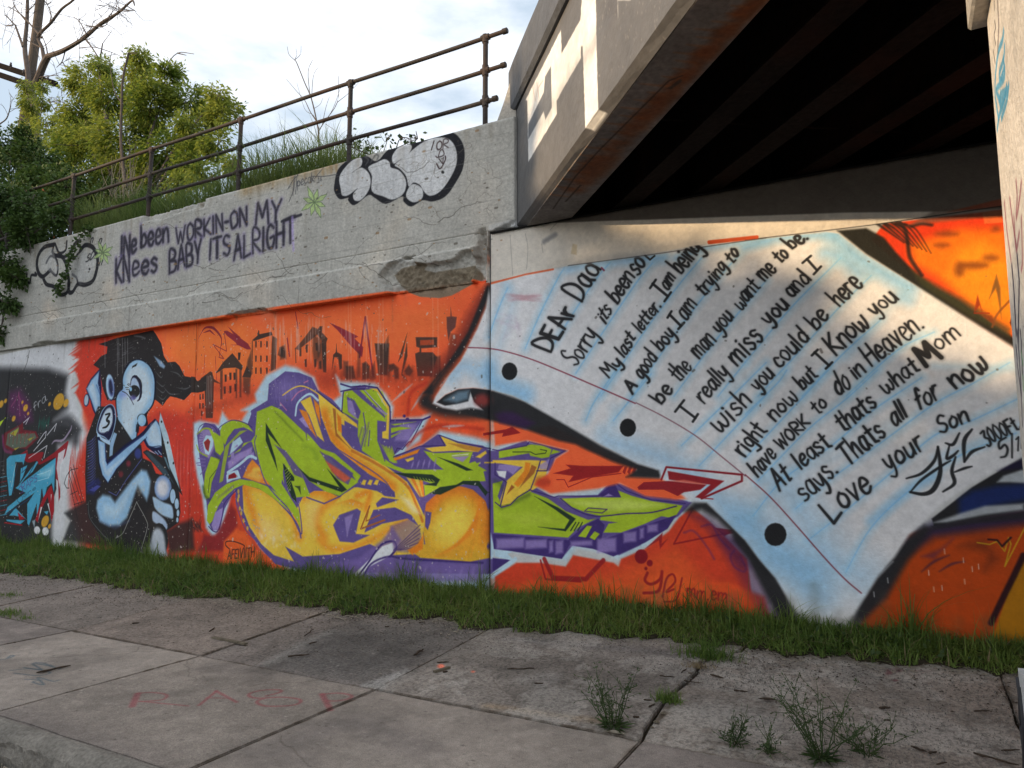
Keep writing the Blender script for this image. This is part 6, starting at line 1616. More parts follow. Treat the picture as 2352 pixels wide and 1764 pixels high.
T|INe|56,54,62|56|18|0.9|-10522,4808,377,15,10132,-4518
T|been|150,134,184|72|25|0.38|-10026,4864,656,-2,9339,-4520
T|been|56,54,62|53|17|0.9|-10026,4864,656,-2,9339,-4520
T|WORKIN-ON|150,134,184|60|23|0.38|-9193,4806,1482,38,7692,-4603
T|WORKIN-ON|56,54,62|44|16|0.9|-9193,4806,1482,38,7692,-4603
T|MY|150,134,184|61|21|0.38|-7537,4806,486,-21,7034,-4481
T|MY|56,54,62|45|15|0.9|-7537,4806,486,-21,7034,-4481
T|KN|150,134,184|75|26|0.38|-10609,4388,350,-14,10219,-3966
T|KN|56,54,62|56|18|0.9|-10609,4388,350,-14,10219,-3966
T|ees|150,134,184|72|25|0.38|-10204,4445,606,-2,9566,-4102
T|ees|56,54,62|54|17|0.9|-10204,4445,606,-2,9566,-4102
T|BABY|150,134,184|68|23|0.38|-9303,4385,689,65,8588,-4123
T|BABY|56,54,62|50|16|0.9|-9303,4385,689,65,8588,-4123
T|ITS|150,134,184|65|22|0.38|-8441,4453,414,21,8008,-4197
T|ITS|56,54,62|48|15|0.9|-8441,4453,414,21,8008,-4197
T|ALRIGHT|150,134,184|60|21|0.38|-7933,4372,1136,91,6777,-4139
T|ALRIGHT|56,54,62|45|15|0.9|-7933,4372,1136,91,6777,-4139
S|56,54,62|39|12|0.9|0|0|-7049,4776,350,29
S|170,150,210|39|16|0.6|0|0|-6856,4795,43,-447
S|42,42,46|76|12|0.95|0|1|-12412,5278,-303,-9,-175,-152,30,-226,171,-133,218,80
S|42,42,46|46|12|0.95|0|1|-12603,4988,102,95,155,-44,92,-143,-16,-171,-201,113
S|42,42,46|68|11|0.95|0|1|-12689,4758,133,-148,234,-72,126,-123,116,-45,143,15,58,120,-57,177,-99,227,-165,152,-186,6
S|42,42,46|57|11|0.95|0|1|-12412,5278,-21,-139,198,-94,258,-16,195,185,142,-1
S|42,42,46|46|11|0.95|0|1|-12376,5283,133,-172,182,16,19,149
S|42,42,46|76|11|0.95|0|1|-11623,5062,133,65,215,-75,139,-186,2,-186,-83,-175,-200,-47,-213,37,-128,-110,-109,12,-36,153
S|42,42,46|44|11|0.95|0|1|-11811,4686,133,-80,48,-111
S|42,42,46|44|11|0.95|0|1|-11721,4992,131,86,-192,136
S|42,42,46|28|11|0.95|0|1|-12035,4909,137,66,145,-21
S|42,42,46|48|12|0.95|0|1|-13192,4868,15,-114,107,-58,22,131,160,-21,-46,50
P|196,196,196|23|0.4|0|-12768,5077,324,151,98,-189,135,-192,-97,-117,-240,119,-233,31
P|200,200,200|54|0.5|0|-11883,4845,298,191,319,-68,87,-179,-111,-233,-271,-49,-302,165
T|SD|42,42,46|24|8|0.9|-11457,4828,217,53,11296,-4763
P|42,42,46|13|1|0|-11306,4703,-1,-7,-5,-6,-7,-3,-9,0,-10,3,-8,5,-6,7,-3,8,1,7,5,5,7,3,10,0,9,-3,8,-5,6,-7
S|42,42,46|24|8|0.85|0|1|-11360,5138,27,72,55,0,-27,-67
S|42,42,46|24|8|0.85|0|1|-11126,5092,26,71,54,0,-27,-67
S|42,42,46|24|8|0.85|0|1|-11094,4942,26,71,54,0,-27,-66
S|42,42,46|24|8|0.85|0|1|-11072,4733,26,70,54,1,-27,-66
P|176,200,130|13|0.85|0|-10992,4927,113,-68,109,-14,-87,65
S|90,110,80|10|5|0.8|0|0|-10992,4927,113,-68,109,-14,-87,65,-135,17
P|176,200,130|13|0.85|0|-10992,4927,45,-114,109,-97,-29,112
S|90,110,80|10|5|0.8|0|0|-10992,4927,45,-114,109,-97,-29,112,-125,99
P|176,200,130|13|0.85|0|-10992,4927,-75,-61,25,-94,67,63
S|90,110,80|11|5|0.8|0|0|-10992,4927,-75,-61,25,-94,67,63,-17,92
P|176,200,130|13|0.85|0|-10992,4927,-163,-1,-85,-64,136,6
S|90,110,80|11|5|0.8|0|0|-10992,4927,-163,-1,-85,-64,136,6,112,59
P|176,200,130|13|0.85|0|-10992,4927,-113,70,-113,14,90,-66
S|90,110,80|11|5|0.8|0|0|-10992,4927,-113,70,-113,14,90,-66,136,-18
P|176,200,130|13|0.85|0|-10992,4927,-44,116,-112,99,30,-114
S|90,110,80|11|5|0.8|0|0|-10992,4927,-44,116,-112,99,30,-114,126,-101
P|176,200,130|13|0.85|0|-10992,4927,75,62,-24,93,-68,-62
S|90,110,80|11|5|0.8|0|0|-10992,4927,75,62,-24,93,-68,-62,17,-93
P|176,200,130|13|0.85|0|-10992,4927,161,1,83,63,-132,-5
S|90,110,80|10|5|0.8|0|0|-10992,4927,161,1,83,63,-132,-5,-112,-59
P|176,200,130|10|0.85|0|-6472,4929,95,-75,96,-14,-74,71
S|90,110,80|8|4|0.8|0|0|-6472,4929,95,-75,96,-14,-74,71,-117,18
P|176,200,130|10|0.85|0|-6472,4929,33,-125,92,-105,-20,122
S|90,110,80|8|4|0.8|0|0|-6472,4929,33,-125,92,-105,-20,122,-105,108
P|176,200,130|10|0.85|0|-6472,4929,-70,-67,17,-102,63,69
S|90,110,80|8|4|0.8|0|0|-6472,4929,-70,-67,17,-102,63,69,-10,100
P|176,200,130|10|0.85|0|-6472,4929,-144,-1,-79,-69,120,6
S|90,110,80|8|4|0.8|0|0|-6472,4929,-144,-1,-79,-69,120,6,103,64
P|176,200,130|10|0.85|0|-6472,4929,-97,76,-99,16,76,-72
S|90,110,80|8|4|0.8|0|0|-6472,4929,-97,76,-99,16,76,-72,120,-20
P|176,200,130|10|0.85|0|-6472,4929,-34,126,-94,109,21,-125
S|90,110,80|8|4|0.8|0|0|-6472,4929,-34,126,-94,109,21,-125,107,-110
P|176,200,130|10|0.85|0|-6472,4929,69,67,-17,102,-63,-68
S|90,110,80|8|4|0.8|0|0|-6472,4929,69,67,-17,102,-63,-68,11,-101
P|176,200,130|10|0.85|0|-6472,4929,141,1,76,69,-116,-5
S|90,110,80|8|4|0.8|0|0|-6472,4929,141,1,76,69,-116,-5,-101,-65
P|44,44,48|9|1|1|-6136,5109,37,158,122,91,204,38,163,-35,161,-99,191,118,265,4,329,49,248,-36,139,-85,87,-170,-16,-220,-100,-158,-137,-138,-175,-27,-143,41,-163,-46,-112,82,-20,65,-244,-48,-177,111,-100,51,-217,-88,-105,84,-1,32,-145,11,-88,115
P|208,208,208|9|1|1|-6028,5022,-27,170,141,136,162,47,62,-46,-18,-77,-140,-53,141,36,122,-90,43,-121,-36,-121,-117,-90,-101,19,-23,85,69,59,-151,-60,-104,20
P|208,208,208|9|1|1|-5586,5210,137,36,116,15,79,-57,20,-67,115,-56,96,-113,21,-113,-54,-98,-150,-27,-135,65,-178,97,-5,193
P|208,208,208|9|1|1|-5218,5276,94,90,150,6,47,-50,-64,-80,-111,-39,-94,-27
P|208,208,208|8|1|1|-5177,5156,131,67,129,65,145,61,180,13,177,-48,105,-130,19,-184,-85,-162,-137,-138,-141,-26,-90,70,-56,87,-92,49,-73,-32,-39,132,-96,113
P|208,208,208|8|1|1|-5000,4731,35,101,73,32,111,-67,28,-97,-44,-53,-109,-3
S|60,44,44|15|3|1|0|0|-4609,5328,-35,-100
T|OR|60,44,44|13|3|0.9|-4572,5212,167,-7,4413,-5100
S|60,44,44|13|3|0.9|0|1|-4545,5114,26,71,35,7,18,-64,-87,-12,-27,21
S|60,44,44|16|3|0.9|0|1|-4570,5044,54,-72,69,91,-1,46
S|60,44,44|13|3|0.9|0|0|-4536,5097,54,-72,8,74
P|50,50,50|8|1|0|-4460,4919,-1,-6,-5,-5,-7,-3,-8,1,-8,3,-7,5,-4,7,-2,7,2,7,4,5,7,2,8,0,8,-3,7,-6,4,-6
S|92,92,94|14|4|0.8|0|0|-6909,5226,-45,-25,87,103,88,52
S|92,92,94|14|4|0.8|0|0|-6858,5096,11,256
S|92,92,94|14|4|0.8|0|0|-6813,5105,22,270
S|92,92,94|14|4|0.8|0|0|-6923,5022,84,156,14,204
S|92,92,94|13|4|0.8|0|0|-6485,5245,169,134
S|92,92,94|13|4|0.8|0|0|-6530,5288,219,-44,213,-18
T|pecak|92,92,94|14|4|0.85|-6783,5202,299,9,6479,-5090
T|14|92,92,94|8|2|0.8|-6417,5181,65,4,6349,-5117
S|92,92,94|25|11|0.6|0|1|-5651,5370,62,-62,-38,-57
S|92,92,94|25|11|0.6|0|1|-5548,5267,77,80,40,-25,-19,-44
P|128,116,98|10|0.95|0|-5148,3795,91,64,272,23,125,-32,-53,-52,159,-51,290,5,248,2,82,-145,-195,-75,-216,-74,-171,-10,-263,45,-144,62,-111,88
P|150,142,132|9|0.8|0|-3840,4076,-129,6,-81,-116,34,-212,113,20,48,134
'''
D_FASCIA='''
P|234,232,228|10|1|0|352,5365,53,-1,63,-4,48,2,47,4,51,-3,56,-2,48,2,47,1,57,-6,44,2,44,0,48,0,60,-5,32,5,51,-3,43,-1,46,1,45,-6,43,2,38,4,46,-7,42,4,37,-2,40,-1,36,4,47,-8,37,2,4,-30,4,-27,5,-31,-7,-24,15,-36,0,-26,-9,-22,11,-33,43,1,39,-2,46,-6,38,0,35,4,44,-6,39,-1,37,-1,40,-2,31,5,39,-5,43,-5,33,0,7,18,11,19,2,23,-2,28,10,15,11,18,-2,25,3,23,-6,28,7,21,8,19,-2,25,-2,25,6,21,-5,26,7,22,0,25,2,21,-4,27,10,19,-1,24,0,26,8,18,-3,26,3,22,-3,27,4,23,6,18,-2,27,65,-50,66,-50,64,-52,62,-46,65,-52,-1,-22,1,-23,-5,-19,-6,-20,6,-28,-4,-20,-1,-22,-3,-20,-2,-23,-1,-21,0,-24,-5,-18,1,-25,1,-24,-3,-20,-5,-20,1,-24,2,-26,-6,-17,-3,-21,0,-22,1,-24,-2,-22,5,-25,-2,-21,-1,-20,6,-26,-3,-23,3,-23,-2,-22,0,-21,-3,-20,4,-24,-4,-19,5,-25,2,-27,-1,-19,0,-21,-2,-22,1,-21,2,-23,0,-23,5,-25,1,-22,-3,-21,0,-22,1,-22,5,-23,-4,-21,-1,-21,4,-23,3,-24,0,-20,4,-25,-4,-20,3,-22,-1,-21,2,-22,3,-23,0,-23,3,-22,-32,-3,-39,4,-38,1,-35,-2,-34,-1,-37,-1,-35,2,-40,-2,-4,25,1,24,-3,24,-2,26,-2,24,2,23,-2,27,-1,24,-5,27,-2,23,5,22,-14,30,5,20,1,26,-5,26,0,24,-2,24,-3,25,-6,28,7,18,-5,27,0,22,-5,28,2,23,-7,27,0,24,-2,24,-2,26,-45,28,1,-25,-4,-21,1,-26,4,-27,-34,-1,-42,0,-36,1,-38,-1,-37,-1,-47,3,-41,0,-36,1,-36,-4,-56,5,-39,0,-41,0,-48,-2,-46,-1,-43,-7,-61,5,2,-33,2,-32,3,-32,-2,-28,-42,-2,-46,1,-45,1,-53,1,-47,0,-39,-1,-51,-3,-51,1,-52,5,-50,-2,-44,-4,-58,3,-44,-2,-65,3,-48,-4,-50,-1,-58,1,-47,-5,-76,6,-51,-2,-1,29,2,32,-2,28,-7,33,1,29,4,28,-4,29,-4,33,1,29,-6,33,8,26,-3,32,-2,31,1,29,-8,34,-1,27,4,31,-5,32,-3,33,-1,31,-1,31,0,29
P|104,106,110|12|1|0|454,5047,583,29,48,131,201,-9,22,-410,-212,-9,-63,112,-582,-5
P|234,232,228|6|1|0|2921,4739,61,-43,50,-31,64,-45,52,-34,27,-3,25,0,25,0,23,-1,25,-2,28,-4,21,1,23,2,25,-3,20,3,27,-4,24,-3,21,0,24,-1,22,-1,20,0,23,-2,19,-1,22,0,23,-3,20,1,21,0,21,-3,19,1,18,1,22,-3,19,-1,22,-2,19,-2,18,1,-35,28,-36,28,-31,26,-38,29,-35,27,-38,30,-38,30,-37,28,-38,32,-26,4,-18,-2,-27,5,-22,0,-25,4,-21,-1,-27,5,-24,4,-25,1,-24,1,-24,1,-27,2,-29,8,-23,0,-31,5,-23,1,-23,-3,-27,3,-30,5,-27,2,-28,2,-30,2,2,-24,1,-20,-7,-19,3,-23,1,-23,2,-24,-1,-19,2,-25,-1,-21,0,-22,-2,-20,-1,-21,-2,24,0,22,-3,21,0,26,7,17
P|96,94,94|7|1|0|2745,5147,178,-131,-8,-410,-169,24,-2,229
P|234,232,228|4|1|0|3943,4193,511,77,284,-244,-674,-128
S|190,160,140|15|7|0.5|0|0|639,5348,96,-196,98,78,184,-23
S|190,160,140|15|7|0.5|0|0|787,5321,90,-217
P|234,232,228|8|1|0|2233,4159,297,-8,39,-39,-278,-1
S|176,168,160|7|4|0.5|0|0|2872,4669,7,-13
S|176,168,160|6|4|0.5|0|0|3453,4612,5,-12
S|176,168,160|6|4|0.5|0|0|3228,4310,5,-12
S|176,168,160|8|5|0.5|0|0|2791,4852,7,-14
S|176,168,160|7|4|0.5|0|0|2877,4440,7,-13
S|176,168,160|7|4|0.5|0|0|3207,4657,5,-12
S|176,168,160|7|4|0.5|0|0|3054,4388,6,-12
S|176,168,160|7|4|0.5|0|0|3045,4413,6,-13
S|176,168,160|6|3|0.5|0|0|3571,4251,4,-11
S|176,168,160|7|4|0.5|0|0|3024,4693,6,-14
S|176,168,160|7|4|0.5|0|0|2963,4509,6,-13
S|176,168,160|6|4|0.5|0|0|3501,4217,5,-11
S|176,168,160|7|4|0.5|0|0|2919,4263,7,-12
S|176,168,160|7|4|0.5|0|0|3095,4363,6,-12
S|176,168,160|8|5|0.5|0|0|2689,4853,7,-15
S|176,168,160|7|4|0.5|0|0|2784,4319,6,-14
S|176,168,160|6|4|0.5|0|0|3303,4222,5,-11
S|176,168,160|6|4|0.5|0|0|3282,4483,5,-12
S|176,168,160|7|4|0.5|0|0|3146,4410,6,-12
S|176,168,160|6|4|0.5|0|0|3485,4408,5,-12
S|176,168,160|6|4|0.5|0|0|3507,4305,5,-11
S|176,168,160|6|4|0.5|0|0|3454,4383,5,-11
S|176,168,160|6|4|0.5|0|0|3331,4508,5,-12
S|176,168,160|7|4|0.5|0|0|3164,4631,6,-13
S|176,168,160|8|5|0.5|0|0|2683,4899,7,-15
S|176,168,160|6|4|0.5|0|0|3336,4439,5,-12
S|176,168,160|6|4|0.5|0|0|3505,4184,5,-11
S|176,168,160|7|4|0.5|0|0|2993,4217,6,-12
S|176,168,160|6|4|0.5|0|0|3218,4290,6,-12
S|176,168,160|7|4|0.5|0|0|3041,4682,6,-13
S|176,168,160|8|5|0.5|0|0|2768,4777,7,-14
S|176,168,160|6|4|0.5|0|0|3250,4666,6,-13
S|176,168,160|8|5|0.5|0|0|2555,4404,7,-14
S|176,168,160|8|5|0.5|0|0|2669,4629,7,-14
S|176,168,160|7|4|0.5|0|0|3116,4402,6,-12
S|176,168,160|7|4|0.5|0|0|3123,4211,5,-12
S|176,168,160|6|4|0.5|0|0|3379,4360,5,-11
S|176,168,160|6|4|0.5|0|0|3252,4433,5,-12
S|176,168,160|6|3|0.5|0|0|3582,4496,5,-12
S|176,168,160|6|4|0.5|0|0|3321,4387,5,-12
S|176,168,160|8|5|0.5|0|0|2599,4753,8,-15
S|176,168,160|6|3|0.5|0|0|3533,4205,4,-11
S|176,168,160|8|5|0.5|0|0|2561,4764,7,-15
S|176,168,160|8|5|0.5|0|0|2541,4411,8,-14
S|176,168,160|8|5|0.5|0|0|2695,4882,7,-14
S|176,168,160|6|3|0.5|0|0|3590,4374,5,-11
S|176,168,160|7|4|0.5|0|0|2946,4804,6,-13
S|176,168,160|7|4|0.5|0|0|3016,4584,7,-13
S|176,168,160|7|4|0.5|0|0|3171,4755,6,-13
S|176,168,160|8|5|0.5|0|0|2737,4768,7,-14
S|176,168,160|7|4|0.5|0|0|3074,4606,6,-12
S|176,168,160|6|4|0.5|0|0|3254,4562,6,-12
S|176,168,160|6|3|0.5|0|0|3512,4113,5,-11
S|176,168,160|8|5|0.5|0|0|2625,4803,7,-14
S|176,168,160|7|4|0.5|0|0|3189,4295,5,-12
S|176,168,160|8|5|0.5|0|0|2631,4818,8,-15
S|176,168,160|7|4|0.5|0|0|3080,4382,6,-12
S|176,168,160|6|4|0.5|0|0|3509,4166,5,-11
S|176,168,160|6|4|0.5|0|0|3435,4640,5,-12
S|176,168,160|6|3|0.5|0|0|3581,4285,4,-11
S|90,92,98|105|158|0.2|0|0|317,4818,315,123
S|90,92,98|98|147|0.2|0|0|629,4797,336,109
S|90,92,98|92|138|0.2|0|0|917,4778,352,96
S|90,92,98|87|130|0.2|0|0|1182,4761,366,84
S|90,92,98|82|123|0.2|0|0|1428,4744,376,74
S|90,92,98|77|116|0.2|0|0|1657,4729,382,64
S|90,92,98|73|110|0.2|0|0|1870,4715,388,56
S|90,92,98|69|104|0.2|0|0|2068,4702,392,47
S|90,92,98|66|99|0.2|0|0|2254,4690,394,40
S|90,92,98|63|94|0.2|0|0|2429,4678,395,33
'''
D_SOFFIT='''
S|120,62,28|124|94|0.75|0|0|1176,219,0,66
S|150,86,44|35|31|0.5|0.6|0|1020,14,-13,228
S|120,62,28|164|90|0.75|0|0|1391,234,-24,60
S|150,86,44|33|30|0.5|0.6|0|1212,2,-5,249
S|120,62,28|198|86|0.75|0|0|1583,229,-36,72
S|150,86,44|32|28|0.5|0.6|0|1396,7,0,253
S|120,62,28|211|83|0.75|0|0|1741,234,-23,75
S|150,86,44|31|27|0.5|0.6|0|1575,30,-1,239
S|120,62,28|175|80|0.75|0|0|1872,257,8,59
S|150,86,44|29|26|0.5|0.6|0|1753,89,-10,188
S|120,62,28|103|76|0.75|0|0|2056,250,-22,72
S|150,86,44|28|25|0.5|0.6|0|1898,41,6,244
S|120,62,28|110|74|0.75|0|0|2165,277,15,52
S|150,86,44|27|24|0.5|0.6|0|2044,31,12,261
S|120,62,28|97|71|0.75|0|0|2345,282,-26,53
S|150,86,44|26|23|0.5|0.6|0|2208,132,-7,167
S|120,62,28|144|69|0.75|0|0|2456,286,-4,54
S|150,86,44|25|23|0.5|0.6|0|2350,166,-11,140
S|120,62,28|123|66|0.75|0|0|2578,299,1,47
S|150,86,44|24|22|0.5|0.6|0|2461,87,10,225
S|120,62,28|158|65|0.75|0|0|2665,313,35,38
S|150,86,44|24|21|0.5|0.6|0|2595,141,2,177
S|120,62,28|124|62|0.75|0|0|2821,315,-6,41
S|150,86,44|23|20|0.5|0.6|0|2704,103,13,221
S|120,62,28|155|60|0.75|0|0|2900,322,26,39
S|150,86,44|22|20|0.5|0.6|0|2827,156,4,174
S|120,62,28|94|58|0.75|0|0|3050,314,-18,51
S|150,86,44|21|19|0.5|0.6|0|2945,200,-4,135
S|120,62,28|109|57|0.75|0|0|3125,332,9,38
S|150,86,44|21|18|0.5|0.6|0|3027,109,20,231
S|120,62,28|123|55|0.75|0|0|3202,351,29,23
S|150,86,44|20|18|0.5|0.6|0|3148,210,0,135
S|120,62,28|68|53|0.75|0|0|3342,332,-17,46
S|150,86,44|20|17|0.5|0.6|0|3250,240,-5,110
S|120,62,28|119|51|0.75|0|0|3428,337,-13,45
S|150,86,44|19|17|0.5|0.6|0|3335,216,3,138
S|120,62,28|111|50|0.75|0|0|3472,355,30,30
S|150,86,44|18|16|0.5|0.6|0|3411,165,16,193
S|120,62,28|62|49|0.75|0|0|3568,361,17,28
S|150,86,44|18|16|0.5|0.6|0|3504,204,9,158
S|120,62,28|116|47|0.75|0|0|3656,354,10,38
S|150,86,44|17|15|0.5|0.6|0|3590,226,6,140
S|120,62,28|68|46|0.75|0|0|3722,368,21,28
S|150,86,44|17|15|0.5|0.6|0|3658,182,18,188
S|120,62,28|92|45|0.75|0|0|3829,350,-11,49
S|150,86,44|16|15|0.5|0.6|0|3747,239,6,135
S|120,62,28|94|44|0.75|0|0|3874,377,16,25
S|150,86,44|16|14|0.5|0.6|0|3829,282,-1,96
S|120,62,28|105|43|0.75|0|0|3941,386,19,19
S|150,86,44|16|14|0.5|0.6|0|3897,272,3,109
S|120,62,28|75|41|0.75|0|0|4038,365,-10,43
S|150,86,44|15|14|0.5|0.6|0|3947,191,22,193
S|50,40,34|13|6|0.8|0|0|657,195,818,-31,571,25,602,49,459,37,76,61
S|50,40,34|17|8|0.8|0|0|877,257,418,13
P|70,56,46|6|1|0|3017,308,136,34,-41,25,-104,-27
'''
D_GROUND='''
P|92,89,86|164|0.55|0|-4628,-2381,-121,689,36,654,1051,379,296,-303,-6,-721,-8,-669,-201,18,-464,-34
P|76,74,72|220|0.5|0|-4496,-2258,-239,899,554,227,417,6,267,-799,-93,-331,-558,-9
P|140,138,134|41|0.7|0|-3565,-2354,113,449,71,-30,50,-421
S|140,138,132|79|79|0.5|0|0|-4568,-2257,-132,546,-6,321
S|156,152,146|133|107|0.55|0|1|-2491,-1778,145,118,41,-246
S|156,152,146|80|64|0.4|0|1|-1720,-1796,121,30
S|156,150,142|169|136|0.45|0|1|-1430,-1291,316,164,294,-272
S|158,154,148|197|158|0.5|0|1|-1204,-1683,368,-50
S|158,154,148|225|180|0.45|0|1|-1161,-1878,377,-28,211,-32
S|150,126,96|63|50|0.5|0|1|-2497,-2301,266,29,498,56
S|86,80,78|299|240|0.5|0|1|-5131,-3935,934,-62,491,-18
S|92,86,84|241|192|0.4|0|1|-3185,-3232,124,300,575,-131
S|92,86,84|218|174|0.3|0|1|-3298,-3506,315,-22
S|88,82,80|217|174|0.35|0|1|-4888,-2522,537,24
S|136,122,108|284|228|0.4|0|1|-1135,362,737,-525,512,86
S|92,88,86|232|185|0.4|0|1|2,-1456,354,-196
S|100,98,98|127|102|0.5|0|1|-3033,-980,768,101,612,55
S|156,150,142|105|84|0.4|0|1|-2597,-1018,624,-70
S|104,96,90|517|414|0.25|0|1|-7372,-1366,1585,-152
S|128,74,76|44|12|0.75|0|0|-4558,-3423,-221,187
S|128,74,76|21|8|0.75|0|1|-4779,-3236,61,58,138,19,72,-80,-92,-93
S|128,74,76|17|6|0.75|0|0|-4614,-3332,375,97
S|128,74,76|24|7|0.75|0|0|-4191,-3195,-151,260
S|128,74,76|24|8|0.75|0|0|-4346,-2938,324,-94
S|128,74,76|15|6|0.75|0|0|-4277,-3069,150,73
S|128,74,76|24|7|0.75|0|1|-3948,-2844,22,104,-46,31,-96,-61,-23,-91,54,-47,81,5,120,89,128,26,62,-39,-5,-74,-119,-84,-91,-2,-58,40,1,65
S|128,74,76|41|12|0.75|0|0|-3640,-2631,276,-209
S|128,74,76|24|9|0.75|0|1|-3635,-2637,81,75,109,7,37,-55,-40,-80,-63,-29
S|62,76,84|16|7|0.7|0|1|-6182,-3362,92,108,237,13,1,-91,-231,-52
S|62,76,84|17|7|0.7|0|1|-6179,-3264,195,28,-248,64,119,24,224,2
S|62,76,84|15|7|0.7|0|1|-5833,-3430,123,50,-8,-57,146,1,-229,77,198,2,9,40
S|62,76,84|17|8|0.7|0|1|-6253,-3142,74,19,165,-12
S|62,76,84|18|8|0.7|0|1|-6587,-3239,14,50,-39,66,-40,1,58,-57
P|96,58,62|12|0.7|0|-104,-526,-3,-22,-10,-23,-16,-18,-18,-12,-18,-4,-15,5,-11,14,-4,19,3,23,10,23,16,19,18,12,19,4,15,-6,11,-14
P|96,58,62|12|0.7|0|-158,-618,-2,-14,-5,-12,-8,-11,-9,-6,-9,-2,-7,4,-6,9,-2,11,2,14,5,12,7,11,9,6,10,2,7,-4,6,-9
P|96,58,62|11|0.7|0|-122,-744,-1,-11,-5,-10,-6,-8,-8,-6,-7,-1,-7,3,-4,6,-2,10,2,10,4,11,6,8,8,5,8,2,6,-3,5,-7
S|96,58,62|12|6|0.6|0|0|-26,-615,64,109,63,55,-197,-71
S|180,176,172|11|5|0.6|0|1|-823,-1119,123,-10,152,-195
P|226,110,84|13|0.8|0|-3194,-1779,9,-17,4,-16,-2,-13,-8,-7,-11,-1,-15,5,-15,12,-13,15,-9,17,-4,16,1,13,8,7,12,1,15,-5,15,-12
P|226,110,84|8|0.8|0|-2914,-1784,4,-9,1,-8,-2,-6,-4,-4,-7,-1,-7,3,-7,5,-6,8,-4,8,-1,8,1,7,5,3,6,1,7,-2,8,-6
'''
D_PIER='''
S|84,160,200|24|6|0.85|0|1|-3840,2985,35,-10,110,15,99,-26,53,-53,-31,-100
S|84,160,200|23|5|0.85|0|1|-3837,2936,42,-21,115,7,-12,-29,-110,-11
S|84,160,200|24|6|0.85|0|1|-3795,2915,7,-55,104,22,108,29,-78,-75
S|84,160,200|24|6|0.85|0|1|-3813,2812,94,-14,116,8,77,-18
S|84,160,200|23|5|0.85|0|1|-3856,2794,67,-21,144,2
P|84,160,200|5|0.8|0|-3673,2865,-183,-71,36,-14,183,29,31,49
S|60,54,56|8|3|0.9|0|0|-3694,3179,3,-29
S|60,54,56|8|3|0.9|0|0|-3670,3119,-12,-30,49,1,-18,-45
S|60,54,56|8|3|0.9|0|0|-3583,3058,-21,-58
S|96,84,84|24|9|0.6|0|0|-3772,3128,20,-75,65,-51
S|150,84,96|21|10|0.75|0|1|-3559,2502,-2,-92,-39,-122
S|150,84,96|20|9|0.75|0|1|-3686,2475,-24,-94,-30,-80
S|150,84,96|18|8|0.75|0|1|-3844,2480,5,-50,54,-51,-87,27,-67,37
S|150,84,96|19|9|0.75|0|1|-3742,2392,10,-103,-91,30
S|150,84,96|18|8|0.75|0|1|-3886,2348,46,-122,37,-24
S|44,40,60|24|7|0.85|0|0|-3612,2262,-1,-87,29,-140
S|44,40,60|23|7|0.85|0|0|-3743,2265,-1,-84,124,-173
S|60,54,70|16|5|0.85|0|0|-3612,2039,0,-89,20,-123
S|60,54,70|16|5|0.85|0|0|-3681,2028,-4,-36,32,-100
S|60,54,70|17|6|0.85|0|0|-3559,1993,-3,-41
S|90,170,90|12|5|0.8|0|0|-3667,1960,-12,-43
S|90,170,90|12|5|0.8|0|0|-3659,1881,13,-44
S|60,40,60|13|6|0.8|0|0|-3554,1939,-35,-118,30,-98
'''
# ---------------------------------------------------------------- painted surfaces (generated pixels)
WALL=Canvas(-16,3.6,0,5.6,170,(196,196,194)); run_ops(WALL,decode(D_WALL))  # includes abutment's dark top band: soot plus bridge shade, edged along its shadow line
wz=WALL.a; H_,W_=wz.shape[:2]; r2=np.random.default_rng(4)
def wash(cv,c0,c1,amt,cell):  # worn, uneven paint
    m=(noise2(cv.H,cv.W,cell,r2)+.5*noise2(cv.H,cv.W,cell/3,r2)+.25*noise2(cv.H,cv.W,cell/9,r2))/1.75
    cv.a*= (1-amt+2*amt*m)[...,None]
wash(WALL,0,0,.05,60); wash(WALL,0,0,.05,7)
# chips that let the pale ground show, mostly on the left half and upper edge
for k in range(2300):
    x=r2.uniform(-13.5,-3.9) if k%60 else r2.uniform(-3.8,2); z=min(3.5,abs(r2.normal(0,1.0))+.25) if k%2 else r2.uniform(2.0,3.5)
    s=abs(r2.normal(0,.006))+.003; WALL.stroke([(x,z),(x+r2.normal(0,s*.5),z+r2.normal(0,s*.6))],s*1.3,(206,198,190) if k%6 else (96,92,88),.004,.7)
# cracks and weather on the concrete
def crack(cv,x,z,ang,n,st,c=(84,80,74),wd=.007,wob=.5):
    p=[(x,z)]; a=ang
    for i in range(n): a+=r2.normal(0,wob); a=ang+(a-ang)*.8; x+=math.cos(a)*st; z+=math.sin(a)*st; p.append((x,z))
    cv.stroke(p,wd,c,.004,.85,-.6)
for k in range(46): crack(WALL,r2.uniform(-12.5,-4.2),r2.choice([3.92,4.0,4.35,5.1,4.02,3.75])+r2.normal(0,.05),r2.choice([0,3.14])+r2.normal(0,.15),r2.integers(8,40),.03,wob=.35,wd=r2.uniform(.003,.009))
for k in range(24): crack(WALL,r2.uniform(-5,-3.7),r2.uniform(4.3,5.2),r2.uniform(0,6.28),r2.integers(6,22),.025,(120,112,102),.004,.7)
for k in range(500): 
    x=r2.uniform(-13,-3.7); z=r2.uniform(3.6,5.35); s=abs(r2.normal(0,.01))+.004; WALL.stroke([(x,z),(x+s,z)],s,(96,90,80) if k%3 else (150,118,84),.004,.7)
for k in range(90): x=r2.uniform(-13,-3.7); WALL.stroke([(x,5.37),(x+r2.normal(0,.01),5.37-abs(r2.normal(0,.3)))],r2.uniform(.02,.09),(120,104,80),.04,.16,-.7)
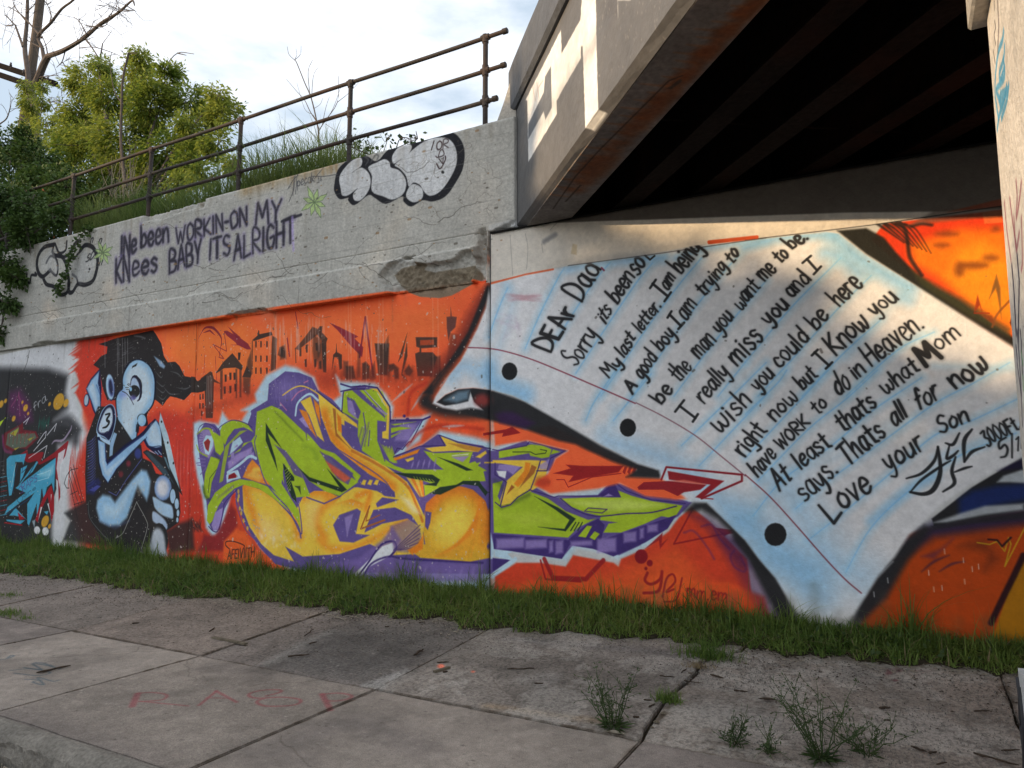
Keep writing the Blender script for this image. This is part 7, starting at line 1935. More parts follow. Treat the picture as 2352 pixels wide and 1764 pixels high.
for k in range(70): x=r2.uniform(-13,-3.9); z=r2.choice([4.0,3.58]); WALL.stroke([(x,z),(x,z-abs(r2.normal(0,.2)))],r2.uniform(.02,.06),(90,86,80),.03,.16,-.7)
for k in range(330):   # aggregate showing in the spall
    x=r2.uniform(-5.2,-3.9); z=r2.uniform(3.5,3.95)
    if WALL.a[int((z-WALL.z0)*WALL.ppm),int((x-WALL.x0)*WALL.ppm)].sum()<1.4: s=r2.uniform(.003,.010); WALL.stroke([(x,z),(x+s,z)],s,(92,82,66) if k%2 else (160,150,130),.004,.6)
for k in range(500): x=r2.uniform(-5.6,-4.2); z=r2.uniform(4.6,5.25); WALL.stroke([(x,z)],r2.uniform(.004,.010),(120,120,124),.004,.3)
# form-board lines
for z in (4.22,4.47,4.72,4.97,5.2): WALL.stroke([(-13,z),(-9,z+.01),(-6,z-.005),(-3.6,z)],.006,(140,138,132),.006,.5)
for x in (-12.9,-8.62,-6.6): WALL.stroke([(x,3.6),(x+.01,4.0)],.006,(110,106,100),.005,.6)
# crack across the mural's white left end
WALL.stroke([(-12.93,3.5),(-12.98,3.3),(-13.1,3.1),(-13.2,2.8),(-13.24,2.4)],.012,(50,48,46),.006,.9)
# dirt at the foot
for k in range(260):
    x=r2.uniform(-15,3); WALL.stroke([(x,.1),(x+r2.normal(0,.05),.28+abs(r2.normal(0,.09)))],r2.uniform(.02,.08),(92,84,70),.05,.22)
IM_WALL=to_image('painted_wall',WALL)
GRD=Canvas(-13,3.4,-4.1,.2,110,(124,115,107)); 
SLABX=[-12.68,-10.82,-8.96,-7.1+.0,-5.24,-3.38,-1.42,.5,2.4]
def jx(x,y): # joints on the apron
    return x+ .0*y
tones=[(118,110,104),(124,116,108),(116,108,102),(126,118,110),(120,112,104),(124,116,108),(118,110,104),(124,115,107)]
for i in range(8):
    GRD.poly([(SLABX[i],-4.1),(SLABX[i+1],-4.1),(SLABX[i+1],-2.37),(SLABX[i],-2.37)],tones[i]); GRD.poly([(SLABX[i],-2.37),(SLABX[i+1],-2.37),(SLABX[i+1],.2),(SLABX[i],.2)],[(112,103,96),(110,102,95),(112,104,97),(114,104,96),(112,104,98),(118,111,104),(130,121,112),(118,110,102)][i])
run_ops(GRD,decode(D_GROUND)); wash(GRD,0,0,.13,90); wash(GRD,0,0,.10,9); wash(GRD,0,0,.08,2.2)
for k in range(9000):
    x=r2.uniform(-12,2.5); y=r2.uniform(-2.4,-.3) if k%4 else r2.uniform(-4,-2.4); s=abs(r2.normal(0,.004))+.003; GRD.stroke([(x,y),(x+s,y)],s,(160,152,144) if k%3==0 else (62,57,53),.003,.6)
for k in range(60): x=r2.uniform(-12,2); y=r2.uniform(-4,-2.4); GRD.stroke([(x,y),(x+r2.uniform(.1,.5),y+r2.normal(0,.05))],r2.uniform(.004,.02),(140,132,126),.02,.25)
# lime bloom and grit on the right hand apron, dirt along the joints, hairline cracks
pn=(noise2(GRD.H,GRD.W,46,r2)+.6*noise2(GRD.H,GRD.W,15,r2)+.5*noise2(GRD.H,GRD.W,4,r2))/2.1; xx=(GRD.x0+np.arange(GRD.W)/GRD.ppm)[None]; yy=(GRD.z0+np.arange(GRD.H)/GRD.ppm)[:,None]
bl=np.clip((pn-.50)/.10,0,1)*np.clip((xx+3.6)/.8,0,1)*np.clip((yy+2.42)/.06,0,1)*.55; GRD.a+=(np.array([.62,.60,.57],np.float32)-GRD.a)*bl[...,None].astype(np.float32)
g3=np.clip((noise2(GRD.H,GRD.W,1.3,r2)-.55)/.2,0,1)*np.clip((yy+2.42)/.1,0,1)*.20; GRD.a*=(1-g3[...,None]).astype(np.float32)
g4=np.clip((noise2(GRD.H,GRD.W,70,r2)+.5*noise2(GRD.H,GRD.W,18,r2)-.86)/.25,0,1)*.12; GRD.a*=(1-g4[...,None]).astype(np.float32)
for x in SLABX[1:-1]:
    for k in range(70): y=r2.uniform(-2.37,-.3) if k%3 else r2.uniform(-4,-2.37); GRD.stroke([(x+r2.normal(0,.008),y),(x+r2.normal(0,.012),y+r2.uniform(.02,.08))],r2.uniform(.006,.03),(62,52,42),.02,.45)
for k in range(420): x=r2.uniform(-12,2.3); GRD.stroke([(x,-2.37+r2.normal(0,.008)),(x+r2.uniform(.02,.1),-2.37+r2.normal(0,.01))],r2.uniform(.005,.02),(64,54,44),.015,.45)
for k in range(16): crack(GRD,r2.uniform(-9,2),r2.uniform(-3.9,-.6),r2.uniform(0,6.28),r2.integers(12,40),.04,(70,64,58),.005,.45)
for k in range(30): x=r2.uniform(-11,2); y=r2.uniform(-3.9,-2.4); GRD.stroke([(x,y)],r2.uniform(.015,.03),(66,62,60),.008,.6)
IM_G=to_image('pavement_colour',GRD)
FAS=Canvas(-.6,9,3.9,6.2,120,(98,97,97)); run_ops(FAS,decode(D_FASCIA)); wash(FAS,0,0,.10,60); wash(FAS,0,0,.06,9); IM_F=to_image('girder_paint',FAS)
SOF=Canvas(-1.2,9,-.1,.6,120,(118,112,108)); run_ops(SOF,decode(D_SOFFIT)); wash(SOF,0,0,.14,30); wash(SOF,0,0,.1,5); IM_S=to_image('girder_underside',SOF)
PIR=Canvas(-4.5,-3.3,0,4,200,(224,217,206)); run_ops(PIR,decode(D_PIER)); wash(PIR,0,0,.08,40); wash(PIR,0,0,.08,5); IM_P=to_image('pier_paint',PIR)

# ---------------------------------------------------------------- material set
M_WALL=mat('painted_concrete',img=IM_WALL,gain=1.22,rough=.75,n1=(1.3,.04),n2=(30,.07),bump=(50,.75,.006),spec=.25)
M_CONC=mat('weathered_concrete',img=IM_WALL,gain=1.2,rough=.9,n1=(.9,.13),n2=(30,.22),bump=(40,.7,.010),spec=.15,streak=.12)
M_ROUGH=mat('broken_concrete',(.27,.23,.18),rough=.95,n1=(3,.25),n2=(45,.5),bump=(30,1,.03),spec=.1)
M_BAND=M_WALL
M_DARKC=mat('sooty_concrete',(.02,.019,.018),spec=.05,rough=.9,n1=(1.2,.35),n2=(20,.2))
M_SIDE=mat('pavement_concrete',img=IM_G,gain=1.5,rough=.88,n1=(1.1,.12),n2=(150,.45),bump=(140,.8,.004),spec=.2)
M_CURB=mat('curb_concrete',(.24,.22,.19),rough=.9,n1=(3,.3),n2=(45,.35),bump=(40,.9,.02),spec=.15)
M_ROAD=mat('asphalt',(.055,.052,.05),rough=.9,n1=(2,.2),n2=(120,.4),bump=(150,.8,.006))
M_SOIL=mat('soil',(.060,.050,.034),rough=1,n1=(3,.3),n2=(40,.4),bump=(30,1,.03),spec=.05)
M_TERR=mat('overgrown_soil',(.055,.062,.028),rough=1,n1=(1,.4),n2=(20,.5),bump=(10,1,.05),spec=.05)
M_RUST=mat('rusted_pipe',(.050,.040,.036),rough=.7,n1=(2.2,.3),n2=(35,.4),bump=(60,.5,.004),tint=((.085,.042,.026),1.6,.48,.66,.6),spec=.3)
M_FAS=mat('grey_girder_paint',img=IM_F,rough=.6,n1=(1.5,.10),n2=(14,.08),bump=(7,.7,.02),spec=.35)
M_SOF=mat('stained_soffit',img=IM_S,gain=1.0,rough=.85,n1=(2,.2),n2=(30,.25),bump=(22,.8,.012),spec=.2)
M_GREY=mat('grey_coping_paint',(.095,.10,.112),rough=.65,n1=(1.3,.25),n2=(12,.15),bump=(8,.7,.02))
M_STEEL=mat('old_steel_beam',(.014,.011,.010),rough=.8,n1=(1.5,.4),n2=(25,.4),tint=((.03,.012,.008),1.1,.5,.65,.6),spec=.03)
M_DECK=mat('shade_darkened_deck',(.008,.008,.008),spec=.02,rough=.95,n1=(1,.3),n2=(18,.2))  # deep shade under the bridge put into the base colour, near black
M_PIER=mat('pier_paint_mat',img=IM_P,rough=.85,n1=(2,.1),n2=(45,.15),bump=(60,.9,.008),spec=.15)
M_PCONC=mat('pier_concrete',(.52,.48,.42),rough=.9,n1=(1.6,.2),n2=(40,.25),bump=(50,.8,.008),spec=.15)
M_PLIN=mat('plinth_white_paint',(.55,.56,.56),rough=.75,n1=(2,.1),n2=(40,.15),bump=(50,.5,.006))
M_BLK=mat('black_spray',(.03,.03,.035),rough=.6,n1=(1,0),n2=(1,0),bump=None)
M_TAR=mat('tarred_timber',(.022,.019,.017),rough=.95,n1=(2,.3),n2=(30,.3),bump=None,spec=.03)
M_WOODG=mat('weathered_pole_wood',(.12,.095,.075),rough=.9,n1=(2,.3),n2=(30,.35),bump=(12,.8,.02))
M_BARK=mat('grey_bark',(.15,.125,.105),rough=.95,n1=(4,.3),n2=(40,.35),bump=(25,.8,.01))
M_DEAD=mat('dead_twig_bark',(.13,.105,.09),rough=.95,n1=(6,.3),n2=(50,.3),bump=None)
M_TWIG=mat('fallen_twig',(.055,.038,.026),rough=.95,n1=(20,.4),n2=(90,.4),bump=(120,.8,.003))
M_STICK=mat('grey_split_wood',(.15,.125,.09),rough=.9,n1=(20,.4),n2=(120,.4),bump=(120,.8,.003))
M_PALE=mat('pale_dry_twig',(.30,.26,.20),rough=.9,n1=(20,.3),n2=(90,.3),bump=None)
M_GRASS=leafmat('lawn_grass',(.052,.115,.018),(.20,.27,.060),.3,2.2)
M_TALL=leafmat('tall_grass',(.085,.15,.03),(.24,.29,.09),.35,.8)
M_STRAW=leafmat('straw',(.30,.24,.14),(.22,.16,.09),.2,.8)
M_TREE=leafmat('box_elder_leaves',(.085,.155,.020),(.33,.36,.06),.5,.9)
M_BUSH=leafmat('dark_bush_leaves',(.030,.066,.016),(.085,.14,.03),.25,1.2)
M_WEED=leafmat('weed_leaves',(.030,.058,.018),(.07,.11,.035),.25,3)
M_BLOOM=leafmat('orange_blossom',(.30,.07,.03),(.4,.12,.04),.2,3)

# ---------------------------------------------------------------- ground, road, curb, pavement
tag(mesh('ground',*box(-260,200,-220,260,-1.4,-.40),M_TERR),kind='structure')
tag(mesh('road',*box(-60,30,-15.2,-4.13,-.55,-.165),M_ROAD),kind='structure')
tag(mesh('far_pavement',*box(-60,30,-18,-15.2,-.55,-.02),M_CURB),kind='structure')
tag(mesh('roadside_ground',*box(-90,60,-70,-18.0,-.8,-.05),M_TERR),kind='structure')
GS=.065
def gz(x,y): return np.where(y>-2.37,GS*(y+2.37),0.)
def slabz(V,tiltx=0,tilty=0,dz=0):
    V=V.copy(); top=V[:,2]>-.05; V[:,2]+=np.where(top,gz(V[:,0],V[:,1])+dz,gz(V[:,0],V[:,1])); return V
guv=lambda V: np.stack([(V[:,0]-GRD.x0)/(GRD.x1-GRD.x0),(V[:,1]-GRD.z0)/(GRD.z1-GRD.z0)],1)
pav=bpy.data.objects.new('pavement',None); col.objects.link(pav); pav.location=(-5,-3,0); tag(pav,kind='structure')
# bedding under the slabs: closes the joints with dirt
tag(mesh('joint_dirt',[(-13,-4.0,-.03),(3,-4.0,-.03),(3,-2.37,-.03),(-13,-2.37,-.03),(3,.3,.13),(-13,.3,.13)],[(0,1,2,3),(3,2,4,5)],M_SOIL,pav),kind='stuff')
def slab(name,poly,dz,b=.008):
    import bmesh
    bm=bmesh.new(); n=len(poly); T=[bm.verts.new((x,y,0)) for x,y in poly]; B=[bm.verts.new((x,y,-.12)) for x,y in poly]
    bm.faces.new(T); bm.faces.new(B[::-1]); 
    for i in range(n): bm.faces.new((T[i],B[i],B[(i+1)%n],T[(i+1)%n]))
    bmesh.ops.recalc_face_normals(bm,faces=bm.faces)
    te=[e for e in bm.edges if all(v.co.z>-.01 for v in e.verts)]
    bmesh.ops.bevel(bm,geom=te,offset=b,segments=2,affect='EDGES')
    bm.verts.index_update(); V=np.array([v.co[:] for v in bm.verts]); F=[[v.index for v in f.verts] for f in bm.faces]; bm.free()
    V=slabz(V,dz=dz); return mesh(name,V,F,M_SIDE,pav,uv=guv(V))
def rag(p,q,n=14,a=.008,seed=0):
    rr=np.random.default_rng(seed); p=np.array(p);q=np.array(q); t=np.linspace(0,1,n)[:,None]; pts=p+(q-p)*t; d=q-p; nn_=np.array([-d[1],d[0]])/np.linalg.norm(d)
    off=rr.normal(0,a,n); off[0]=off[-1]=0; return [tuple(v) for v in pts+nn_*off[:,None]]
g_=.007
for i in range(8):
    x0,x1=SLABX[i]+g_,SLABX[i+1]-g_; dz=[0,.0,.002,0,.003,0,.006,-.004][i]
    f=rag((x0,-3.93),(x1,-3.93),10,.004,i)
    slab('paving_slab',f+rag((x1,-2.37-g_),(x0,-2.37-g_),12,.003,i+50),dz)
CR=[(-1.42,-2.37),(-1.45,-2.2),(-1.46,-1.95),(-1.47,-1.7),(-1.44,-1.4),(-1.41,-1.15),(-1.44,-.95),(-1.36,-.7),(-1.22,-.55),(-1.18,-.2),(-1.2,.1)]
for i in range(8):
    x0,x1=SLABX[i]+g_,SLABX[i+1]-g_
    if i>=2 and i<=3: x0-=.0
    L_=rag((x0,.1),(x0,-2.37+g_),14,.005,i+200); R_=rag((x1,-2.37+g_),(x1,.1),14,.006,i+300)
    if i==5: R_=[(x-.006-.006*((k*7)%3),y+(g_ if k==0 else 0)) for k,(x,y) in enumerate(CR)]
    if i==6: L_=[(x+.005+.006*((k*5)%3),y+(g_ if k==0 else 0)) for k,(x,y) in enumerate(CR)][::-1]
    slab('apron_slab',L_+R_,[0,.002,-.003,.003,-.006,.004,-.004,.0][i],.006)
# curb: one long rough nosing, bays divided at the joints
cb=bpy.data.objects.new('curb',None); col.objects.link(cb); cb.location=(-5,-4,-.1); tag(cb,kind='structure')
for i in range(8):
    x0,x1=SLABX[i]+.004,SLABX[i+1]-.004; nx=60; prof=[(-3.934,0),(-3.965,.001),(-4.0,-.006),(-4.03,-.022),(-4.055,-.05),(-4.06,-.09),(-4.065,-.13),(-4.07,-.2)]
    V=[];F=[]
    for a in range(nx+1):
        x=x0+(x1-x0)*a/nx
        for k,(y,z) in enumerate(prof):
            j=0 if k in(0,) else (vnoise(x*1.0,k*.3,.035,3)-.5)*.030*(1 if 1<k<6 else .3)+(vnoise(x,k*.2,.18,5)-.5)*.03*(1 if k>1 else .2)
            V.append((x,y+j*.8,z+ (j*.5 if k<6 else 0)-(.01 if 1<k<5 else 0)*vnoise(x,0,.3,8)))
    m=len(prof)
    for a in range(nx):
        for k in range(m-1): F.append((a*m+k,a*m+k+1,(a+1)*m+k+1,(a+1)*m+k))
    mesh('curb_stone',V,F,M_CURB,cb)

# ---------------------------------------------------------------- retaining (wing) wall
wuv=lambda V: np.stack([(V[:,0]-WALL.x0)/(WALL.x1-WALL.x0),(V[:,2]-WALL.z0)/(WALL.z1-WALL.z0)],1)
wing=empty('retaining_wall',(-8.6,.2,0),'cracked concrete retaining wall with graffiti mural below a grey ledge','wall')
def grid(name,xs,zs,yf,m,parent,back=.0,closeb=True,rows=None):
    X,Z=np.meshgrid(xs,zs); Y=yf(X,Z); nx,nz_=len(xs),len(zs)
    V=np.stack([X,Y,Z],-1).reshape(-1,3)
    i=np.arange(nz_-1)[:,None]*nx+np.arange(nx-1)[None]; F=np.stack([i,i+1,i+nx+1,i+nx],-1).reshape(-1,4)
    # border skirt going back so the panel has thickness
    loops=[np.arange(nx),np.arange(nz_)*nx+nx-1,(np.arange(nx)+(nz_-1)*nx)[::-1],(np.arange(nz_)*nx)[::-1]]
    Vs=[V];Fs_=[F];base=len(V)
    for lp in loops:
        B=V[lp].copy(); B[:,1]=back; Vs.append(B); k=np.arange(len(lp)-1); Fs_.append(np.stack([lp[k+1],lp[k],base+k,base+k+1],-1)); base+=len(lp)
    V=np.vstack(Vs); return mesh(name,V,np.vstack(Fs_),m,parent,uv=wuv(V))
# mural panels: flat faces with slight unevenness
def face_y(X,Z): return (fbm(X,Z,.9,1)-.5)*.012+(fbm(X,Z,.12,2,3)-.5)*.005
PJ=[-15.9,-13.5,-8.62,-3.86]
for a,b in zip(PJ[:-1],PJ[1:]):
    grid('mural_panel',np.arange(a+.006,b-.006+.001,(b-a-.012)/round((b-a)/.05)),np.linspace(-.1,3.56,74),face_y,M_WALL,wing,back=.3)
# upper wall with ledge, spalls and cracks
SP=np.array([(t) for t in [(-4.75,3.76),(-4.66,3.88),(-4.45,3.96),(-4.25,4.02),(-4.1,3.99),(-4.02,3.86),(-3.92,3.9),(-3.86,3.9),(-3.86,3.5),(-4.0,3.55),(-4.3,3.5),(-4.6,3.52),(-4.8,3.66)]])
SP=np.array([(-5.32,3.78),(-5.22,3.90),(-5.0,3.98),(-4.86,3.99),(-4.80,3.87),(-4.6,3.84),(-4.3,3.83),(-4.18,3.90),(-4.05,3.92),(-3.99,3.80),(-4.05,3.50),(-5.05,3.50),(-5.2,3.62)])
class Msk(Canvas): pass
mk=Canvas(-16,-3.4,3.4,5.5,60,(0,0,0)); mk.poly(SP,(255,255,255),.05)
mk.stroke([(-3.95,3.55),(-3.93,3.9),(-3.96,4.12)],.10,(255,255,255),.03,.8)
mk.stroke([(-7.9,3.55),(-7.5,3.58),(-7.2,3.56)],.10,(255,255,255),.05,.8); mk.stroke([(-12.7,3.52),(-12.5,3.58),(-12.0,3.54)],.08,(255,255,255),.05,.7)
mk.poly([(-9.98,5.5),(-10.02,5.28),(-9.6,5.24),(-9.0,5.27),(-8.62,5.25),(-8.58,5.5)],(255,255,255),.03)
mk.stroke([(-3.86,4.10),(-3.7,4.12),(-3.56,4.17)],.03,(255,255,255),.02,.9)
mm_=mk.a[...,0]
def upper_y(X,Z):
    i=np.clip(((X-mk.x0)*60).astype(int),0,mk.W-1); j=np.clip(((Z-mk.z0)*60).astype(int),0,mk.H-1); s=mm_[j,i]; s=np.clip((s+.55*(fbm(X,Z,.09,61,4)-.5)-.42)/.16,0,1)
    zt=4.0-.012*np.sin(X*1.3)-.05*(X>-6); zt=3.99+0*X
    led=np.where(X<-12.72,-.035,-.095); led=np.where(X>-4.0,-.02,led)
    k=np.clip((zt-Z)/.05,0,1); y=led*k*k*(3-2*k)
    y+=(fbm(X,Z,.6,3)-.5)*.014+(fbm(X,Z,.07,4,3)-.5)*.007
    y+=s*(.045+.07*fbm(X,Z,.16,7)+.05*(fbm(X,Z,.035,9,3)-.5))
    return y
xs=np.arange(-15.9,-3.86,.014); zs=np.concatenate([np.arange(3.562,4.12,.018),np.arange(4.12,5.375,.026)])
grid('ledge',xs,np.arange(3.562,4.135,.014),upper_y,M_CONC,wing,back=.32)
# part of the upper wall that runs on over the abutment seat
grid('upper_wall',np.arange(-15.9,-3.525,.02),np.arange(4.121,5.375,.026),upper_y,M_CONC,wing,back=.32)
# exposed aggregate core showing in the spalls
xs2=np.arange(-5.35,-3.87,.02); 
def core_y(X,Z): return .045+.05*fbm(X,Z,.12,12)+.03*(fbm(X,Z,.04,14)-.5)
grid('broken_core',xs2,np.arange(3.50,4.03,.02),core_y,M_ROUGH,wing,back=.2)
mesh('coping',*box(-15.9,-3.54,.0+.03,.34,5.30,5.372),M_ROUGH,wing) if False else None
mesh('wall_core',*box(-15.9,-3.56,.31,.8,-.3,5.34),M_ROUGH,wing)
# loose lumps clinging at the joint
for k in range(0):
    x=-3.92+.05*(k%3); z=3.0+.1*k if k<6 else 4.05+.02*k
    s=.03+.02*random.random(); v,f=box(x-s,x+s,-.02,.05,z-s*1.5,z+s*1.5); v=[(a+random.gauss(0,.008),b+random.gauss(0,.006),c+random.gauss(0,.01)) for a,b,c in v]
    mesh('broken_edge',v,f,M_ROUGH,wing)

# ---------------------------------------------------------------- abutment
ab=empty('bridge_abutment',(-.2,.3,0),'concrete bridge abutment painted with a white ruled letter on an orange ground','abutment')
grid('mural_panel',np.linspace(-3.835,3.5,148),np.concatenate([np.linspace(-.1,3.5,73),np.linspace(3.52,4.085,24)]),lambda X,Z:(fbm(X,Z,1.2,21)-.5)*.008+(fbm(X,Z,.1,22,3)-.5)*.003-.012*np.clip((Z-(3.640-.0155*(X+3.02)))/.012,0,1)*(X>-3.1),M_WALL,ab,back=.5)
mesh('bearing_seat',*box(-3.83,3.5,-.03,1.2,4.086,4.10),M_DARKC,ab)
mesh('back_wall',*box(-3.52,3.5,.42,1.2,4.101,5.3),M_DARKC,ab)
v,f=box(-3.858,-3.842,.02,.06,0,4.08); mesh('joint_filler',v,f,M_BLK,ab)

# ---------------------------------------------------------------- bridge
br=empty('bridge',(-3.494,0,4.1),'skewed railway bridge with grey painted parapet girder and dark steel beams','bridge')
DX,DY=math.sin(R(41.7)),-math.cos(R(41.7)); NX,NY=-DY,DX
def bpt(s,o,z): return (-3.494+DX*s+NX*o,DY*s+NY*o,z)
def prism(name,prof,m,s1=9,yend=.10,uvf=None,step=.25,wob=0,parent=br):
    """profile (offset,z) swept along the bridge from the wall line to s1"""
    V=[];F=[];uv=[];n=len(prof); S0=[(yend-NY*o)/DY for o,z in prof]; K=int((s1+.5)/step)
    for a in range(K+1):
        for k,(o,z) in enumerate(prof):
            s=S0[k]+(s1-S0[k])*a/K; wo=wob*(vnoise(s,k,.6,k)-.5) if wob and 0<a else 0
            V.append(bpt(s,o+wo,z+wo)); uv.append(uvf(s,o,z) if uvf else (0,0))
    for a in range(K):
        for k in range(n): k2=(k+1)%n; F.append((a*n+k,a*n+k2,(a+1)*n+k2,(a+1)*n+k))
    F.append(tuple(range(n))[::-1]); F.append(tuple(K*n+k for k in range(n)))
    return mesh(name,V,F,m,parent,uv=uv if uvf else None)
fuv=lambda s,o,z:((s-FAS.x0)/(FAS.x1-FAS.x0),(z-FAS.z0)/(FAS.z1-FAS.z0))
suv=lambda s,o,z:((s-SOF.x0)/(SOF.x1-SOF.x0),(o-SOF.z0)/(SOF.z1-SOF.z0))
prism('parapet_girder',[(0,5.46),(0,4.155),(.035,4.125),(.068,4.098),(.068,5.46)],M_FAS,uvf=fuv,wob=.012,yend=.06)
prism('girder_soffit',[(.07,4.9),(.07,4.092),(.27,4.09),(.455,4.094),(.455,4.9)],M_SOF,uvf=suv,wob=.006,yend=.12)
prism('parapet_coping',[(-.055,5.98),(-.055,5.52),(-.02,5.475),(.07,5.47),(.24,5.47),(.24,5.98),(.1,6.0)],M_GREY,wob=.02,yend=.14)
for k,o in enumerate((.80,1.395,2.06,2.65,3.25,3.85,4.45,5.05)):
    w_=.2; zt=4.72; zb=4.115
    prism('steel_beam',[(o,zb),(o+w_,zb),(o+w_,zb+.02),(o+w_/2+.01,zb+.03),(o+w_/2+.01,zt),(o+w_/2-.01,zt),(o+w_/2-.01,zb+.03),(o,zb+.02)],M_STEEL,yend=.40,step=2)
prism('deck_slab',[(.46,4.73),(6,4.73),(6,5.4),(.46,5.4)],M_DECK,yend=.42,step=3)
for s in (2.2,4.4):   # thin tie rods between the beams
    a=np.array(bpt(s,.46,4.30)); b=np.array(bpt(s+.55,5.2,4.30)); mesh('tie_rod',*tube([a,b],.009,6),M_STEEL,br)
# end block of the parapet beyond the girder
v=[(-3.84,.10,5.373),(-3.55,.05,5.373),(-3.55,.05,6.0),(-3.60,.10,5.98),(-3.74,.10,5.6),(-3.84,.5,5.373),(-3.55,.5,5.373),(-3.55,.5,6.0),(-3.60,.5,5.98),(-3.74,.5,5.6)]
tag(mesh('parapet_end_block',v,[(0,1,2,3,4),(9,8,7,6,5),(0,5,6,1),(1,6,7,2),(2,7,8,3),(3,8,9,4),(4,9,5,0)],M_PCONC),'pale concrete end block standing on the wall beside the bridge parapet','concrete block')

# ---------------------------------------------------------------- pier
pr=empty('bridge_pier',(.8,-3.9,-.16),'whitewashed concrete bridge pier with sprayed blue and red scribbles','pier')
puv=lambda V: np.stack([(V[:,1]-PIR.x0)/(PIR.x1-PIR.x0),(V[:,2]-PIR.z0)/(PIR.z1-PIR.z0)],1)
o_=bevbox('pier_shaft',.355,1.25,-4.35,-3.46,.9,3.26,M_PIER,pr,b=.03,uvf=puv,seg=2)
bevbox('pier_cap',.30,2.6,-4.45,-3.42,3.235,4.07,M_PCONC,pr,b=.010,seg=1)
bevbox('plinth',.302,1.35,-4.42,-3.40,-.18,.93,M_PLIN,pr,b=.035,seg=3)
for q in ([(-3.43,.86),(-3.46,.80),(-3.44,.70),(-3.47,.62)],[(-3.47,.84),(-3.50,.72),(-3.46,.60),(-3.43,.55)],[(-3.43,.45),(-3.45,.34),(-3.48,.28),(-3.45,.22)],[(-3.5,.5),(-3.53,.4),(-3.52,.3)]):
    P=smooth(q,4); mesh('sprayed_line',*tube([(.302,y,z) for y,z in P],.010,6),M_BLK,pr)

# ---------------------------------------------------------------- railing
rl=empty('pipe_railing',(-8,.12,5.37),'rusty three-rail pipe railing along the top of the retaining wall','railing')
PX=[-3.985,-6.015,-8.06,-10.08,-12.17,-14.2]
for x in PX:
    mesh('post',*tube([(x,.12,5.36),(x,.12,5.9),(x+.002,.12,6.5)],.030,12),M_RUST,rl)
    for z in (6.485,6.08,5.71):
        V,F=join([tube([(x-.055,.12,z),(x-.05,.12,z),(x+.05,.12,z),(x+.055,.12,z)],[.03,.037,.037,.03],12),tube([(x,.12,z-.07),(x,.12,z-.065),(x,.12,z+(.03 if z>6.4 else .065)),(x,.12,z+(.035 if z>6.4 else .07))],[.031,.038,.038,.031],12)])
        mesh('pipe_fitting',V,F,M_RUST,rl)
for z,xe in ((6.485,-3.71),(6.08,-3.73),(5.71,-3.84)):
    xs_=np.linspace(xe,-15.4,24); mesh('rail',*tube([(x,.12,z+.006*math.sin(x*1.7+z)) for x in xs_],.0245,10),M_RUST,rl)
    mesh('end_cap',*tube([(xe-.045,.12,z),(xe-.043,.12,z),(xe+.012,.12,z),(xe+.018,.12,z)],[.026,.034,.034,.026],12),M_RUST,rl)

# ---------------------------------------------------------------- embankment behind the wall
xs=np.linspace(-60,-3.56,60); ys=np.concatenate([np.linspace(.34,3,14),np.linspace(3.5,40,20)])
X,Y=np.meshgrid(xs,ys); Z=5.22+.10*fbm(X,Y,1.2,31)+np.clip((Y-.34)/2,0,1)*.12
i=np.arange(len(ys)-1)[:,None]*len(xs)+np.arange(len(xs)-1)[None]; F=np.stack([i,i+1,i+len(xs)+1,i+len(xs)],-1).reshape(-1,4)
tag(mesh('embankment',np.stack([X,Y,Z],-1).reshape(-1,3),F,M_TERR),kind='structure')
tag(mesh('embankment_left',*box(-90,-15.95,.0,50,-.3,5.15),M_TERR),kind='structure')

# ---------------------------------------------------------------- grass
def blades(n,xf,yf,zf,hf,wd,lean,seg=3,curl=.5):
    """n blades as tapered bent ribbons; callables give per-blade arrays"""
    x=xf(n); y=yf(x,n); z=zf(x,y); h=hf(x,y,n); a=rng.uniform(0,2*np.pi,n); w_=wd*rng.uniform(.6,1.4,n); ld=rng.uniform(0,2*np.pi,n); ln=np.abs(rng.normal(0,lean,n))*h
    V=np.zeros((n,seg*2+1,3)); 
    for k in range(seg+1):
        t=k/seg; cx=x+np.cos(ld)*ln*t**(1+curl); cy=y+np.sin(ld)*ln*t**(1+curl); cz=z+h*(t-.25*(ln/h)**1*t*t)
        ww=w_*(1-t)**.7
        if k<seg:
            V[:,2*k]=np.stack([cx-np.cos(a)*ww,cy-np.sin(a)*ww,cz],1); V[:,2*k+1]=np.stack([cx+np.cos(a)*ww,cy+np.sin(a)*ww,cz],1)
        else: V[:,2*k]=np.stack([cx,cy,cz],1)
    m=seg*2+1; b=np.arange(n)[:,None]*m; F=[]
    for k in range(seg-1): F+= [b+np.array([[2*k,2*k+1,2*k+3]]),b+np.array([[2*k,2*k+3,2*k+2]])]
    F.append(b+np.array([[2*seg-2,2*seg-1,2*seg]])); return V.reshape(-1,3),np.vstack(F)
GX=np.array([-16,-11.1,-9.5,-7.3,-6.6,-5.4,-4.8,-3.9,-3.45,-3.2,-2.4,-1.65,-1.3,-.6,-.15,.6,3]); GY=np.array([-1.25,-1.12,-.98,-1.1,-.93,-.86,-.88,-.70,-.90,-.78,-.64,-.52,-.50,-.46,-.40,-.30,-.30])
front=lambda x: np.interp(x,GX,GY)+.05*np.sin(x*9.1)+.04*np.sin(x*23)+.03*np.sin(x*51)
def bankz(x,y): t=np.clip((y-front(x))/(0-front(x)),0,1); return gz(x,y)*1.0+.01+.06*t*(2-t)+.03*(fbm(x,y,.4,40)-.3)*t
xs=np.linspace(-15.9,3,240); ts=np.linspace(0,1,14); X=np.repeat(xs[None],14,0); Y=np.array([front(xs)*(1-t)-.002*t for t in ts]); Z=bankz(X,Y); Z[0]-=.03
